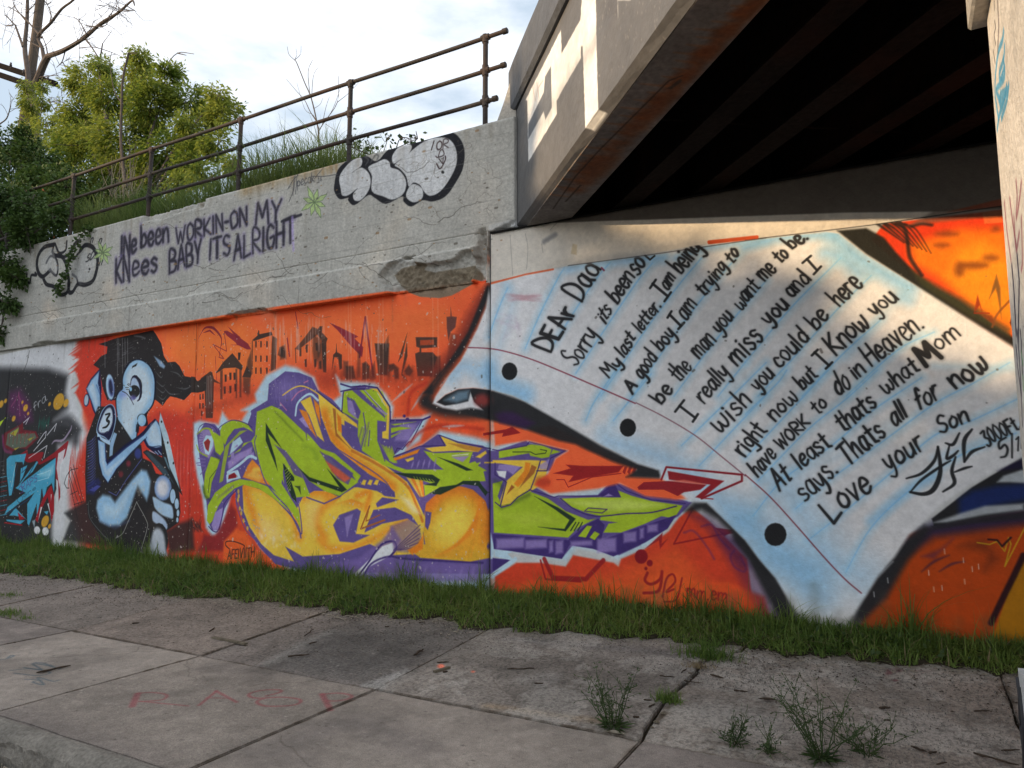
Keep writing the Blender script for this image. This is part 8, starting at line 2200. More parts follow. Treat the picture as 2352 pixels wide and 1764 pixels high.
i=np.arange(13)[:,None]*240+np.arange(239)[None]; F=np.stack([i,i+1,i+241,i+240],-1).reshape(-1,4)
tag(mesh('grass_bank',np.stack([X,Y,Z],-1).reshape(-1,3),F,M_SOIL),kind='structure')
gxf=lambda n: 3-18.5*rng.random(n)**1.0
gyf=lambda x,n: front(x)*(1-rng.random(n)**.85)-.01
V1,F1=blades(47000,gxf,gyf,bankz,lambda x,y,n:(.045+.085*np.clip((y-front(x))/.5,0,1)*(.2+1.1*fbm(x,y,.28,44))+.03*rng.random(n))*rng.uniform(.5,1.6,n),.0052,1.3)
V2,F2=blades(8500,gxf,lambda x,n:-np.abs(rng.normal(0,.10,n))-.015,bankz,lambda x,y,n:(.12+.28*rng.random(n)**2)*(.10+2.6*fbm(x,y,.3,46)**2.2),.0050,.7,seg=5,curl=1)
V3,F3=blades(3000,gxf,gyf,bankz,lambda x,y,n:.05+.12*rng.random(n),.004,1.6); tag(mesh('dry_grass',V3,F3,M_STRAW),'dead straw blades mixed through the grass strip','grass',kind='stuff')
gr_=mesh('grass',np.vstack([V1,V2]),np.vstack([F1,F2+len(V1)]),M_GRASS); tag(gr_,'green grass strip along the foot of the painted wall','grass',kind='stuff')
# broad-leaf weeds within the grass
def leafquads(C,size,asp=.5,droop=.3,dirs=None,seed=0):
    n=len(C); rr=np.random.default_rng(seed); d=rr.normal(0,1,(n,3)) if dirs is None else dirs+rr.normal(0,.35,(n,3)); d[:,2]-=droop; d/=np.linalg.norm(d,axis=1)[:,None]
    u=rr.normal(0,1,(n,3)); s=np.cross(d,u); s/=np.linalg.norm(s,axis=1)[:,None]; nn_=np.cross(d,s); sz=size*rr.uniform(.6,1.3,n)[:,None]
    a=C; b=C+d*sz*.5+s*sz*asp*.5+nn_*sz*.06; c=C+d*sz; e=C+d*sz*.5-s*sz*asp*.5+nn_*sz*.06
    V=np.stack([a,b,c,e],1).reshape(-1,3); F=(np.arange(n)*4)[:,None]+np.array([[0,1,2,3]]); return V,F
n=1500; x=gxf(n); y=gyf(x,n); C=np.stack([x,y,bankz(x,y)+.03+.05*rng.random(n)],1)
V,F=leafquads(C,.05,.5,-.3); tag(mesh('clover_leaves',V,F,M_WEED),'broad weed leaves mixed into the grass strip','weeds',kind='stuff')
# dry litter along the grass edge and on the apron
def chips(n,xf,yf,size,thick,m,name,label,cat):
    x=xf(n); y=yf(x,n); a=rng.uniform(0,np.pi,n); L_=size*rng.uniform(.3,1.6,n); w_=L_*rng.uniform(.15,.6,n); z=gz(x,y)+.002; ca,sa=np.cos(a),np.sin(a); h=thick*rng.uniform(.4,1.5,n)
    V=np.zeros((n,5,3)); 
    for k,(p,q) in enumerate(((-1,-1),(1,-1),(1,1),(-1,1))): V[:,k]=np.stack([x+(p*L_*ca-q*w_*sa)/2,y+(p*L_*sa+q*w_*ca)/2,z],1)
    V[:,4]=np.stack([x,y,z+h],1); b=(np.arange(n)*5)[:,None]; F=np.vstack([b+np.array([[k,(k+1)%4,4]]) for k in range(4)])
    tag(mesh(name,V.reshape(-1,3),F,m),label,cat,kind='stuff')
edge=lambda x,n: np.minimum(front(x)-np.abs(rng.normal(0,.12,n))+.03,-.2)
chips(2600,gxf,edge,.022,.006,M_PALE,'dry_litter','pale dry grass bits along the edge of the grass','litter')
chips(3200,lambda n: rng.uniform(-12,2.4,n),lambda x,n:front(x)-np.abs(rng.normal(0,.5,n)),.014,.006,M_TWIG,'bark_crumbs','dark bark crumbs strewn over the apron slabs','debris')
chips(9000,lambda n: np.where(rng.random(n)<.6,rng.normal(.2,.8,n),rng.uniform(-4,2.4,n)),lambda x,n: np.where(x>-.9,rng.uniform(-3.4,-.5,n),rng.uniform(-1.4,-.7,n)),.009,.008,mat('gravel_grit',(.20,.18,.16),rough=.9,n1=(60,.6),n2=(200,.5),bump=None),'gravel','fine grey gravel scattered near the pier','gravel')
nroad=2500; chips(nroad,lambda n: rng.uniform(-6,-3,n),lambda x,n:rng.uniform(-4.4,-4.09,n),.02,.01,M_PALE,'gutter_litter','leaf litter lying in the gutter','litter')
bpy.data.objects['gutter_litter'].location.z-=.165
# tall grass on the embankment, with foxtail heads
V1,F1=blades(12500,lambda n: rng.uniform(-12.5,-4.4,n),lambda x,n:.36+np.abs(rng.normal(0,.6,n)),lambda x,y:5.30+0*x,lambda x,y,n:(.30+.75*rng.random(n))*np.clip((-4.7-x)/2.0,.08,1)*(.6+.75*fbm(x,y,.8,50)),.0085,.6,seg=5,curl=1.2)
tag(mesh('tall_grass',V1,F1,M_TALL),'tall wild grass behind the railing on the embankment','grass',kind='stuff')
hv=[]
for k in range(46):
    x=rng.uniform(-9.6,-5.6); y=rng.uniform(.4,1.3); h=rng.uniform(.5,.98)*min(1,(-4.4-x)/1.6); a=rng.uniform(-.3,2.2); P=[(x,y,5.25)]
    for t in np.linspace(.2,1,7): P.append((x+.14*t*t*math.cos(a),y+.05*t,5.25+h*t-.10*max(0,t-.7)*4*max(0,t-.7)))
    ex=np.array(P[-1]); v,f=tube(P,[.0035]*5+[.003]*3,4); hv.append((v,f))
    Q=[ex+np.array([.07*u*math.cos(a)*1.3,0,-.10*u*u-.0*u]) for u in np.linspace(0,1.1,6)]; hv.append(tube(Q,[.006,.011,.012,.011,.008,.003],6))
V,F=join(hv); tag(mesh('foxtail_stalks',V,F,M_TALL),'nodding foxtail seed heads above the tall grass','grass heads',kind='stuff')

# ---------------------------------------------------------------- trees and shrubs
def limb(P,r0,r1,n=7,jit=0,seed=0):
    P=smooth(P,4) if len(P)>2 else np.asarray(P,float)
    rr=np.random.default_rng(seed)
    if jit: P=P+np.cumsum(rr.normal(0,jit,P.shape),0)*.3
    return tube(P,np.linspace(r0,r1,len(P)),n)
def fork(p,d,L,r,depth,out,tips,rr,spread=.55,up=.12):
    """recursive twig growth"""
    n=3; P=[p]; q=np.array(p,float); dd=np.array(d,float)
    for k in range(n): dd=dd+rr.normal(0,.12,3)+np.array([0,0,up*.3]); dd/=np.linalg.norm(dd); q=q+dd*L/n; P.append(q.copy())
    out.append(tube(P,np.linspace(r,r*.6,len(P)),5 if r<.02 else 7))
    if depth==0: tips.append(q); return
    for k in range(rr.integers(2,4)):
        e=dd+rr.normal(0,spread,3); e/=np.linalg.norm(e); fork(P[rr.integers(2,4)],e,L*rr.uniform(.55,.85),r*.6,depth-1,out,tips,rr,spread,up)
def clumps(B,per,seed,shell=.55):
    rr=np.random.default_rng(seed); C=[];D=[]
    for (x,y,z,r) in B:
        n=int(per*r*r); d=rr.normal(0,1,(n,3)); d/=np.linalg.norm(d,axis=1)[:,None]; q=r*rr.uniform(0,1,n)**shell
        # break each clump into sprays
        k=max(3,int(14*r)); cs=rr.normal(0,1,(k,3)); cs/=np.linalg.norm(cs,axis=1)[:,None]; cs*=r*rr.uniform(.45,1.05,(k,1)); idx=rr.integers(0,k,n)
        p=np.where((rr.random(n)<.72)[:,None],cs[idx]+rr.normal(0,.16*r+.04,(n,3)),d*q[:,None])
        C.append(p*np.array([1,.9,.95])+np.array([x,y,z])); D.append(p/(np.linalg.norm(p,axis=1)[:,None]+.01))
    return np.vstack(C),np.vstack(D)
def tree(name,label,B,per,size,asp,lm,bm,base,r0,seed,cat='tree',crown='crown',group=None,droop=.5,root=None):
    t=empty(name,base,label,cat,group); rr=np.random.default_rng(seed); segs=[]
    base=np.array(base,float); top=np.mean([b[:3] for b in B],0); fk=base+(top-base)*.45; fk[0]+=.1
    segs.append(limb([base,base+(fk-base)*.5+rr.normal(0,.06,3),fk],r0,r0*.7,9)) if r0>0 else None
    for b in B:
        tgt=np.array(b[:3]); mid=(fk+tgt)/2+rr.normal(0,.15,3)+np.array([0,0,-.15]); segs.append(limb([fk,mid,tgt],r0*.42+.006,r0*.1+.004,6))
        for k in range(4):
            e=tgt+rr.normal(0,.5*b[3],3); segs.append(limb([tgt,(tgt+e)/2+rr.normal(0,.05,3),e],r0*.1+.004,.003,5))
    V,F=join(segs); mesh('trunk' if r0>.03 else 'stems',V,F,bm,t)
    C,D=clumps(B,per,seed+1); V,F=leafquads(C,size,asp,droop,D,seed+2); mesh(crown,V,F,lm,t); return t
# leafy tree rising behind the railing
TB=[(-17.461,3.200,11.112,0.482),(-16.780,3.000,11.279,0.298),(-14.960,3.000,10.867,0.303),(-15.115,3.000,10.430,0.465),(-14.030,3.000,10.030,0.410),(-13.457,3.100,9.518,0.461),(-12.324,3.000,9.277,0.313),(-12.161,3.000,8.850,0.329),(-16.575,3.200,10.422,0.575),(-18.216,3.400,10.561,0.517),(-14.300,2.800,9.391,0.640),(-12.846,2.800,8.591,0.461),(-15.116,2.800,8.868,0.653),(-17.012,3.000,9.271,0.635),(-18.103,3.200,10.118,0.443),(-13.608,2.800,8.278,0.471),(-15.711,2.800,8.269,0.562),(-12.477,2.900,8.355,0.274),(-14.172,2.700,7.867,0.475),(-17.731,3.000,9.151,0.496),(-12.656,2.600,7.755,0.396),(-11.738,2.600,7.925,0.297),(-10.770,2.200,7.203,0.246),(-14.203,2.400,7.375,0.373),(-12.400,2.200,7.097,0.312),(-16.196,2.600,8.033,0.442),(-11.562,2.200,7.151,0.286)]
tree('box_elder_tree','bright green leafy tree rising behind the railing, half lit by sun',TB,10500,.10,.36,M_TREE,M_BARK,[-15.160,3,5.2],.12,3,droop=.75)
SB=[(-25.299,5.500,14.218,0.323),(-24.275,5.500,13.414,0.287),(-24.927,5.500,13.429,0.378),(-24.202,5.500,13.848,0.201),(-25.051,5.500,12.773,0.378),(-23.784,5.500,12.544,0.367),(-23.742,5.200,11.747,0.417),(-22.733,5.200,11.519,0.326)]
tree('vine_covered_sapling','young yellow-green tree climbing round the leaning dead trunk',SB,6000,.11,.36,M_TREE,M_BARK,[-24.383,5.5,5.2],.05,13,droop=.9)
BB=[(-17.546,1.600,8.876,0.459),(-16.354,1.500,8.148,0.419),(-16.856,1.300,7.701,0.534),(-15.332,1.200,7.271,0.468),(-14.451,1.200,7.100,0.349),(-15.925,1.000,6.661,0.523),(-14.496,0.900,6.384,0.444),(-13.735,1.000,6.544,0.285),(-15.223,0.600,5.754,0.427),(-14.359,0.600,5.669,0.364),(-13.222,0.700,6.062,0.209),(-13.448,0.500,5.710,0.207),(-14.685,0.350,5.060,0.279),(-14.362,0.400,5.280,0.212),(-14.557,0.300,4.370,0.178),(-15.376,1.500,7.671,0.313),(-17.306,1.800,8.903,0.300),(-13.566,-0.180,5.105,0.334),(-13.133,-0.080,5.573,0.287),(-13.521,-0.200,4.399,0.226),(-12.465,-0.020,5.750,0.192),(-13.753,-0.050,6.365,0.390),(-13.151,-0.050,6.094,0.289),(-13.247,-0.120,4.767,0.180),(-13.716,-0.100,3.822,0.106)]
tree('dark_bush','dense dark green bush spilling over the left end of the wall',BB,13000,.078,.6,M_BUSH,M_BARK,[-15.467,.9,5.1],.06,23,cat='bush',crown='foliage')
RB=[(-12.913,0.900,6.362,0.210),(-12.020,0.700,5.976,0.169),(-11.627,0.800,6.096,0.198),(-11.026,0.800,6.102,0.179),(-12.568,0.600,6.000,0.156),(-13.099,1.200,6.665,0.216)]
tree('low_shrub','low green shrub leaning on the wall top beneath the railing',RB,30000,.06,.5,M_BUSH,M_BARK,[-11.820,.7,5.25],.02,33,cat='bush',crown='foliage')
R2=[(-6.314,0.600,5.927,0.095),(-6.083,0.600,5.844,0.088),(-5.788,0.600,5.856,0.075),(-5.464,0.600,5.817,0.080),(-5.288,0.600,5.765,0.056)]
tree('vine_clump','small vine with broad leaves creeping along the wall top right of the tall grass',R2,2200,.07,.8,M_WEED,M_DEAD,[-5.786,.6,5.25],.006,43,cat='bush',crown='leaves')
# hanging runner over the wall
rr=np.random.default_rng(8); vn=empty('hanging_vine',(-11.723,-0.020,5.474),'leafy vine hanging over the outline graffiti at the left of the wall','vine')
pts=[(-11.339,0.000,5.417),(-11.397,-0.080,5.330),(-11.635,-0.100,5.071),(-11.750,-0.100,4.797),(-11.960,-0.090,4.536),(-12.061,-0.080,4.390)]
mesh('stem',*limb(pts,.006,.003,5),M_DEAD,vn); Q=smooth(pts,12); C=Q[rr.integers(0,len(Q),420)]+rr.normal(0,.045,(420,3))*np.array([1,.4,1]); V,F=leafquads(C,.06,.6,.4,None,5); mesh('leaves',V,F,M_BUSH,vn)
C,D=clumps([(-12.891,0.200,5.694,0.076),(-13.975,0.600,6.712,0.099),(-14.050,0.100,4.760,0.063),(-13.653,0.000,4.729,0.054)],300,77); V,F=leafquads(C,.04,.8,0,None,9); tag(mesh('trumpet_blossoms',V,F,M_BLOOM),'small orange blossoms dotted through the dark bush','flowers',kind='stuff')
# dead tree, left
dt=empty('dead_tree',(-27.626,7.000,13.530),'tall bare dead tree forking up beside the utility pole','dead tree')
DL=[([(-27.603,7.000,13.356),(-27.848,7.000,14.772),(-28.089,7.000,15.696),(-27.928,7.000,15.825),(-27.352,7.000,16.354),(-27.033,7.000,16.571)],.17,.11),([(-28.115,7.000,15.443),(-28.371,7.000,16.470),(-28.747,7.000,17.460),(-28.834,7.000,18.558),(-28.896,7.000,19.479),(-29.064,7.000,20.263)],.10,.05),([(-27.033,7.000,16.571),(-25.955,7.000,16.493),(-24.901,7.000,16.725),(-23.885,7.000,16.949),(-22.946,7.000,17.082),(-22.184,7.000,17.228),(-21.869,7.000,16.903)],.09,.02),([(-27.213,7.000,16.400),(-27.504,7.000,17.089),(-27.745,7.000,17.597),(-26.966,7.000,17.876),(-26.392,7.000,18.295),(-25.626,7.000,18.382),(-25.403,7.000,18.816)],.07,.03),([(-27.033,7.000,16.571),(-25.677,7.000,16.461),(-24.609,7.000,16.471)],.05,.02),
 ([(-27.745,7.000,17.597),(-28.503,7.000,18.363),(-29.195,7.000,18.944),(-30.423,7.000,19.768)],.04,.015),([(-28.747,7.000,17.460),(-29.041,7.000,17.816),(-29.621,7.000,18.627),(-29.800,7.000,18.774),(-30.893,7.000,19.624)],.05,.02),([(-29.621,7.000,18.627),(-30.821,7.000,19.135)],.03,.015),([(-27.023,7.000,17.877),(-27.262,7.000,18.406),(-27.760,7.000,19.098)],.03,.012),([(-24.637,7.000,16.726),(-24.958,7.000,17.240),(-25.489,7.000,17.661)],.025,.008),([(-24.266,7.000,16.906),(-23.643,7.000,17.067),(-23.218,7.000,17.332),(-23.581,7.000,17.696)],.03,.01),([(-23.386,7.000,17.016),(-23.382,7.000,17.467)],.015,.008),([(-22.946,7.000,17.082),(-22.157,7.000,16.935)],.02,.008),
 ([(-24.675,7.000,17.068),(-23.605,7.000,16.698),(-23.048,7.000,16.619)],.02,.008),([(-25.955,7.000,16.493),(-26.196,7.000,16.193),(-26.757,7.000,16.185)],.02,.01),([(-24.474,7.000,16.430),(-23.962,7.000,15.742),(-23.749,7.000,15.167)],.03,.012),([(-27.033,7.000,16.571),(-26.904,7.000,16.910),(-27.149,7.000,17.501)],.025,.012),([(-28.834,7.000,18.558),(-29.562,7.000,19.337),(-29.949,7.000,19.832)],.03,.012),([(-28.820,7.000,18.913),(-28.361,7.000,19.120),(-28.322,7.000,19.286)],.02,.01),([(-27.504,7.000,17.089),(-28.235,7.000,17.484),(-28.797,7.000,17.831)],.03,.012),([(-25.033,7.000,16.716),(-24.404,7.000,16.982),(-24.169,7.000,17.696)],.018,.006),([(-27.890,7.000,15.988),(-27.004,7.000,15.880),(-26.422,7.000,15.752)],.02,.01),
 ([(-26.866,7.000,14.777),(-26.296,7.000,14.713),(-25.768,7.000,14.445)],.02,.01),([(-26.726,7.000,14.791),(-26.001,7.000,14.109)],.025,.012),([(-30.174,7.000,14.735),(-29.819,7.000,14.915),(-29.499,7.000,15.312)],.03,.015),([(-25.128,7.000,16.380),(-24.183,7.000,16.131),(-22.991,7.000,15.553),(-22.225,7.000,15.125)],.016,.008)]
rr=np.random.default_rng(21); k=0
for q,a,b in DL:
    y0=7+rr.normal(0,.25) if k>3 else 7.0; yy=[7.0+(y0-7)*i/len(q)+rr.normal(0,.04) for i in range(len(q))]; P=[(p[0],y,p[2]) for p,y in zip(q,yy)]
    V,F=limb(P,a,b,8 if a>.05 else 6); mesh('trunk' if k<1 else 'branch',V,F,M_DEAD,dt); k+=1
    if k>2:
        sg=[];tp=[]; Ps=smooth(P,4)
        for j in range(5): p=Ps[rr.integers(len(Ps)//2,len(Ps))]; e=rr.normal(0,1,3)+np.array([.1,0,.5]); e/=np.linalg.norm(e); fork(p,e,rr.uniform(.35,.8),.010,1,sg,tp,rr,.5)
        V,F=join(sg); tag(mesh('twigs',V,F,M_DEAD,dt),kind='stuff')
# dead stems rising from the leafy tree
ds=empty('dead_sapling',(-14.140,2.200,7.295),'thin dead stem standing in front of the leafy tree','dead tree')
for q,a,b in (([(-14.043,2.200,7.371),(-14.221,2.200,7.982),(-14.331,2.200,8.491),(-14.378,2.200,9.287),(-14.389,2.200,9.885),(-14.241,2.200,10.422)],.035,.022),([(-14.241,2.200,10.422),(-13.930,2.200,10.331)],.012,.006),([(-14.346,2.200,9.279),(-14.699,2.200,9.719),(-14.929,2.200,10.441)],.014,.006),([(-14.373,2.200,9.881),(-14.643,2.200,10.106)],.010,.005),([(-14.293,2.200,8.094),(-14.309,2.200,7.327)],.012,.008),([(-14.023,2.200,8.420),(-13.854,2.200,7.240)],.008,.006),([(-13.802,2.200,8.274),(-13.884,2.200,7.245)],.008,.005)):
    V,F=limb(q,a,b,7); mesh('branch',V,F,M_DEAD,ds)
ds=empty('crooked_dead_tree',(-15.569,4.000,10.649),'crooked dead branch poking out above the leafy tree crown','dead tree')
for q in ([(-15.936,4.000,10.975),(-15.631,4.000,11.409),(-15.183,4.000,11.657),(-14.551,4.000,11.449)],[(-15.183,4.000,11.657),(-14.844,4.000,11.501)],[(-16.171,4.000,10.691),(-15.781,4.000,11.163)]): V,F=limb(q,.016,.007,6); mesh('branch',V,F,M_DEAD,ds)
ds=empty('broken_snag',(-18.796,4.200,12.093),'broken forked snag left of the leafy tree top','dead tree')
for q,a in (([(-18.769,4.200,11.833),(-18.844,4.200,12.359),(-18.740,4.200,13.091)],.035),([(-18.906,4.200,12.758),(-19.391,4.200,13.287),(-19.558,4.200,13.494)],.012),([(-18.740,4.200,13.091),(-18.330,4.200,13.346)],.010),([(-19.087,4.200,12.364),(-19.747,4.200,12.743),(-20.390,4.200,13.151)],.010)): V,F=limb(q,a,a*.5,6); mesh('branch',V,F,M_DEAD,ds)
# bare sapling by the railing
bs=empty('bare_sapling',(-7.594,1.200,6.169),'leafless grey sapling standing in the tall grass behind the middle rails','sapling')
for q,a,b in (([(-7.594,1.200,6.169),(-7.619,1.200,6.607),(-7.664,1.200,6.828),(-7.799,1.200,7.252),(-7.949,1.200,7.544),(-8.134,1.200,7.923),(-8.185,1.200,7.989)],.014,.006),([(-8.185,1.200,7.989),(-8.315,1.200,8.123),(-8.361,1.200,8.270)],.005,.003),([(-8.185,1.200,7.989),(-8.141,1.200,8.072),(-8.164,1.200,8.175)],.004,.002),([(-8.185,1.200,7.989),(-8.064,1.200,8.049),(-8.052,1.200,8.193)],.005,.002),([(-7.664,1.200,6.828),(-7.818,1.200,7.043),(-7.937,1.200,7.252),(-8.113,1.200,7.443),(-8.354,1.200,7.713)],.008,.003),([(-7.829,1.200,7.310),(-7.882,1.200,7.706),(-7.796,1.200,7.877)],.006,.003),([(-7.790,1.200,7.250),(-7.767,1.200,7.602),(-7.663,1.200,7.730)],.005,.002),([(-7.613,1.200,6.675),(-7.510,1.200,6.791),(-7.255,1.200,7.041),(-7.243,1.200,7.457)],.008,.003),([(-7.255,1.200,7.041),(-7.042,1.200,7.124),(-6.842,1.200,7.242)],.005,.002),([(-7.614,1.200,6.711),(-7.741,1.200,6.953),(-7.931,1.200,7.107),(-8.120,1.200,7.590)],.005,.002),([(-7.553,1.200,6.731),(-7.491,1.200,6.996),(-7.418,1.200,7.174)],.005,.002),([(-7.510,1.200,6.777),(-7.340,1.200,6.958),(-7.193,1.200,7.268)],.005,.002),([(-7.482,1.200,6.749),(-7.283,1.200,6.597),(-7.105,1.200,6.419)],.004,.002),([(-7.608,1.200,6.534),(-7.435,1.200,6.425),(-7.478,1.200,6.158)],.004,.002),([(-7.746,1.200,7.060),(-7.611,1.200,7.097),(-7.552,1.200,7.188)],.004,.002)):
    V,F=limb(q,a,b,6); mesh('branch',V,F,M_DEAD,bs)
# dry brush at the railing
sg=[];tp=[];rr=np.random.default_rng(5)
for j in range(40): p=np.array((-11.342,0.500,6.060))+rr.normal(0,.16,3)*np.array([1,.6,.2]); e=np.array([rr.normal(.25,.5),rr.normal(0,.2),1]); e/=np.linalg.norm(e); sg.append(limb([p,p+e*rr.uniform(.2,.4)+rr.normal(0,.03,3),p+e*rr.uniform(.4,.8)],.004,.002,4))
V,F=join(sg); tag(mesh('dry_brush',V,F,M_PALE),'tangle of pale dry stems against the railing post','dry brush')

# ---------------------------------------------------------------- utility pole
pb=(-32.887,9.000,15.368); up_=empty('utility_pole',pb,'leaning wooden utility pole with double crossarm behind the dead tree','utility pole')
V,F=limb([(-32.819,9.000,14.371),(-32.685,9.000,15.913),(-32.256,9.000,19.385),(-32.034,9.000,22.153),(-32.072,9.000,22.986)],.20,.16,14); mesh('pole',V,F,M_WOODG,up_)
for dy in (-.22,.22):
    a=np.array((-36.675,9.000,20.086)); b=np.array((-30.731,9.000,17.376)); a[1]+=dy; b[1]+=dy; a[2]+=dy*1.1; b[2]+=dy*1.1; d_=(b-a)/np.linalg.norm(b-a); h=.13; up3=np.array([0,0,1.]); sd=np.array([0,1.,0])
    V=[p+sx*sd*.08+sz*up3*h for p in (a,b) for sx,sz in ((-1,-1),(1,-1),(1,1),(-1,1))]; mesh('crossarm',V,[(0,1,2,3),(7,6,5,4),(0,4,5,1),(1,5,6,2),(2,6,7,3),(3,7,4,0)],M_TAR,up_)
for cc in ((-34.107,9.000,19.269),(-32.949,9.000,18.616),(-30.969,9.000,17.712),(-31.752,9.000,18.124)):
    c=np.array(cc); V,F=tube([c-[0,0,.12],c-[0,0,.02],c+[0,0,.0],c+[0,0,.06],c+[0,0,.10],c+[0,0,.16]],[.015,.015,.05,.055,.035,.04],10); mesh('insulator',V,F,M_BLK,up_)
for z0,z1 in ((148,172),):
    V,F=tube([(-32.313,8.800,17.605),(-30.790,8.750,17.424)],.02,6); mesh('brace',V,F,M_BLK,up_)

# ---------------------------------------------------------------- pavement weeds
def weed(loc,label,stems,h,spread,nleaf,seed,ros=40,rl=.09,name='weed',m=None):
    m=m or M_WEED; rr=np.random.default_rng(seed); x0,y0=loc; z0=float(gz(np.array(x0),np.array(y0))); t=empty(name,(x0,y0,z0),label,'weed'); sg=[];C=[];D=[]
    for k in range(stems):
        a=rr.uniform(0,6.28); ln=spread*rr.uniform(.3,1); hh=h*rr.uniform(.45,1); r0_=rr.uniform(0,.05)
        P=[(x0+math.cos(a)*(r0_+ln*u**1.3),y0+math.sin(a)*(r0_+ln*u**1.3)*.7,z0+hh*u) for u in np.linspace(0,1,6)]; P=np.array(P)+rr.normal(0,.006,(6,3)); sg.append(tube(P,np.linspace(.0035,.0012,6),4))
        for j in range(int(nleaf)):
            q=P[rr.integers(1,6)]+rr.normal(0,.01,3); C.append(q); D.append(np.array([rr.normal(),rr.normal(),.6]))
        for j in range(3):
            i_=rr.integers(2,5); e=rr.normal(0,1,3)+[0,0,.8]; e/=np.linalg.norm(e); q=P[i_]+e*rr.uniform(.05,.13); sg.append(tube([P[i_],q],[.0018,.001],4)); C+= [P[i_]+(q-P[i_])*u for u in (.5,.8,1)]; D+=[e]*3
    V,F=join(sg); mesh('stems',V,F,m,t)
    C=np.array(C);D=np.array(D);D/=np.linalg.norm(D,axis=1)[:,None]; V,F=leafquads(C,.024,.30,0,D,seed); mesh('leaves',V,F,m,t)
    if ros:
        a=rr.uniform(0,6.28,ros); C=np.stack([x0+.02*np.cos(a),y0+.02*np.sin(a),np.full(ros,z0+.012)],1)+rr.normal(0,.012,(ros,3))*[1,1,.2]; D=np.stack([np.cos(a),np.sin(a),np.full(ros,.16)],1); V,F=leafquads(C,rl,.13,0,D*2.5,seed+1); mesh('rosette',V,F,m,t)
    return t
weed((-1.636,-2.273),'tall spindly weed growing at the crossing of the cracked joints',17,.36,.15,20,1,44,.10)
weed((-0.484,-2.186),'sprawling tall weed at the bottom right of the pavement',17,.42,.34,22,2,50,.09)
weed((-0.270,-2.034),'low branching weed right of the sprawling tall weed',11,.18,.32,18,3,24,.06)
weed((-0.925,-2.202),'small feathery weed rooted in the joint between the two tall weeds',9,.12,.09,22,4,20,.05)
weed((-0.758,-2.218),'tiny leafy weed just left of the sprawling tall weed',6,.10,.08,18,5,16,.05)
def tuft(loc,label,n,h,sp,m=None,seed=0):
    x0,y0=loc; V,F=blades(n,lambda n:x0+rng.normal(0,sp,n),lambda x,n:y0+rng.normal(0,sp*.5,n),gz,lambda x,y,n:h*rng.uniform(.4,1.1,n),.0030,.8,4); t=empty('grass_tuft',(x0,y0,float(gz(np.array(x0),np.array(y0)))),label,'grass tuft','grass tufts growing from the pavement joints'); tag(mesh('blades',V,F,m or M_GRASS,t),kind='stuff')
tuft((-1.420,-0.793),'large green grass tuft where the cracked joint meets the lawn',420,.15,.10)
tuft((-1.446,-1.753),'pale green grass tuft halfway along the cracked joint',170,.10,.045)
tuft((-1.440,-1.044),'straw coloured dried tuft beside the large green tuft',120,.05,.05,M_STRAW)
tuft((-8.480,-2.276),'grass tuft at the left edge of the frame on the pavement joint',260,.07,.12)
tuft((-9.423,-1.793),'small grass tuft at the left edge nearest the lawn',160,.05,.10)
tuft((-8.065,-2.289),'thin grass sprigs in the joint right of the left edge tuft',80,.04,.08)
tuft((-7.468,-1.043),'yellowish sprig of grass at the lawn edge below the blue figure',140,.06,.09)
# ---------------------------------------------------------------- sticks and twigs
def stick(pa,pb_,r,label,m=None,flat=False,n=5,name='twig'):
    m=m or M_TWIG; a=np.array(pa);b=np.array(pb_); k=len(label); rr=np.random.default_rng(k*7+int(abs(a[0])*100)); N_=6; P=[]
    for i in range(N_):
        q=a+(b-a)*i/(N_-1); s=np.array([-(b-a)[1],(b-a)[0]]); q=q+s*rr.normal(0,.03)*(0 if flat or i in(0,N_-1) else 1); P.append((q[0],q[1],float(gz(q[0],q[1]))+r*1.02+.004))
    if flat:
        d_=np.array(P[-1])-np.array(P[0]); d_/=np.linalg.norm(d_); s=np.array([-d_[1],d_[0],0]); V=[np.array(p)+s*sx*r*1.8+np.array([0,0,sz*r*.8]) for p in (P[0],P[-1]) for sx,sz in ((-1,-1),(1,-1),(1,1),(-1,1))]; F=[(0,1,2,3),(7,6,5,4),(0,4,5,1),(1,5,6,2),(2,6,7,3),(3,7,4,0)]
        V=[v+rr.normal(0,r*.15,3) for v in V]
    else: V,F=tube(P,r*np.array([.7,1.1,.9,1,.85,.5])[:N_]*rr.uniform(.8,1.2,N_),6)
    return tag(mesh(name,V,F,m),label,'stick' if flat else 'twig',group='sticks and twigs fallen on the pavement')
stick((-5.563,-1.998),(-5.111,-2.015),0.0086,'flat grey split stick lying across the pavement joint, left of the dark stain',M_STICK,True)
stick((-5.894,-3.319),(-5.862,-3.084),0.0086,'knobbly reddish brown twig lying over the blue scribble on the pavement',M_TWIG,False)
stick((-5.762,-1.878),(-5.821,-1.772),0.0058,'short dark twig just behind the flat grey stick',M_TWIG,False)
stick((-6.751,-1.992),(-6.699,-1.948),0.0065,'short stubby bark piece on the slab left of the flat grey stick',M_TWIG,False)
stick((-7.929,-0.971),(-7.710,-0.927),0.0043,'pale white twig at the lawn edge on the left',M_PALE,False)
stick((-11.009,-0.901),(-10.534,-0.818),0.005,'long pale dry stalk at the far left lawn edge',M_PALE,False)
stick((-4.805,-1.636),(-4.883,-1.441),0.0058,'dark slanting twig at the upper left of the dark stain',M_TWIG,False)
stick((-4.596,-1.793),(-4.574,-1.716),0.0058,'small dark twig at the left rim of the dark stain',M_TWIG,False)
stick((-4.506,-2.115),(-4.382,-1.999),0.0072,'bent twig with tan broken ends on the dark stain',M_TWIG,False)
stick((-3.555,-1.685),(-3.573,-1.533),0.0094,'thick short dark twig near the right side of the dark stain',M_TWIG,False)
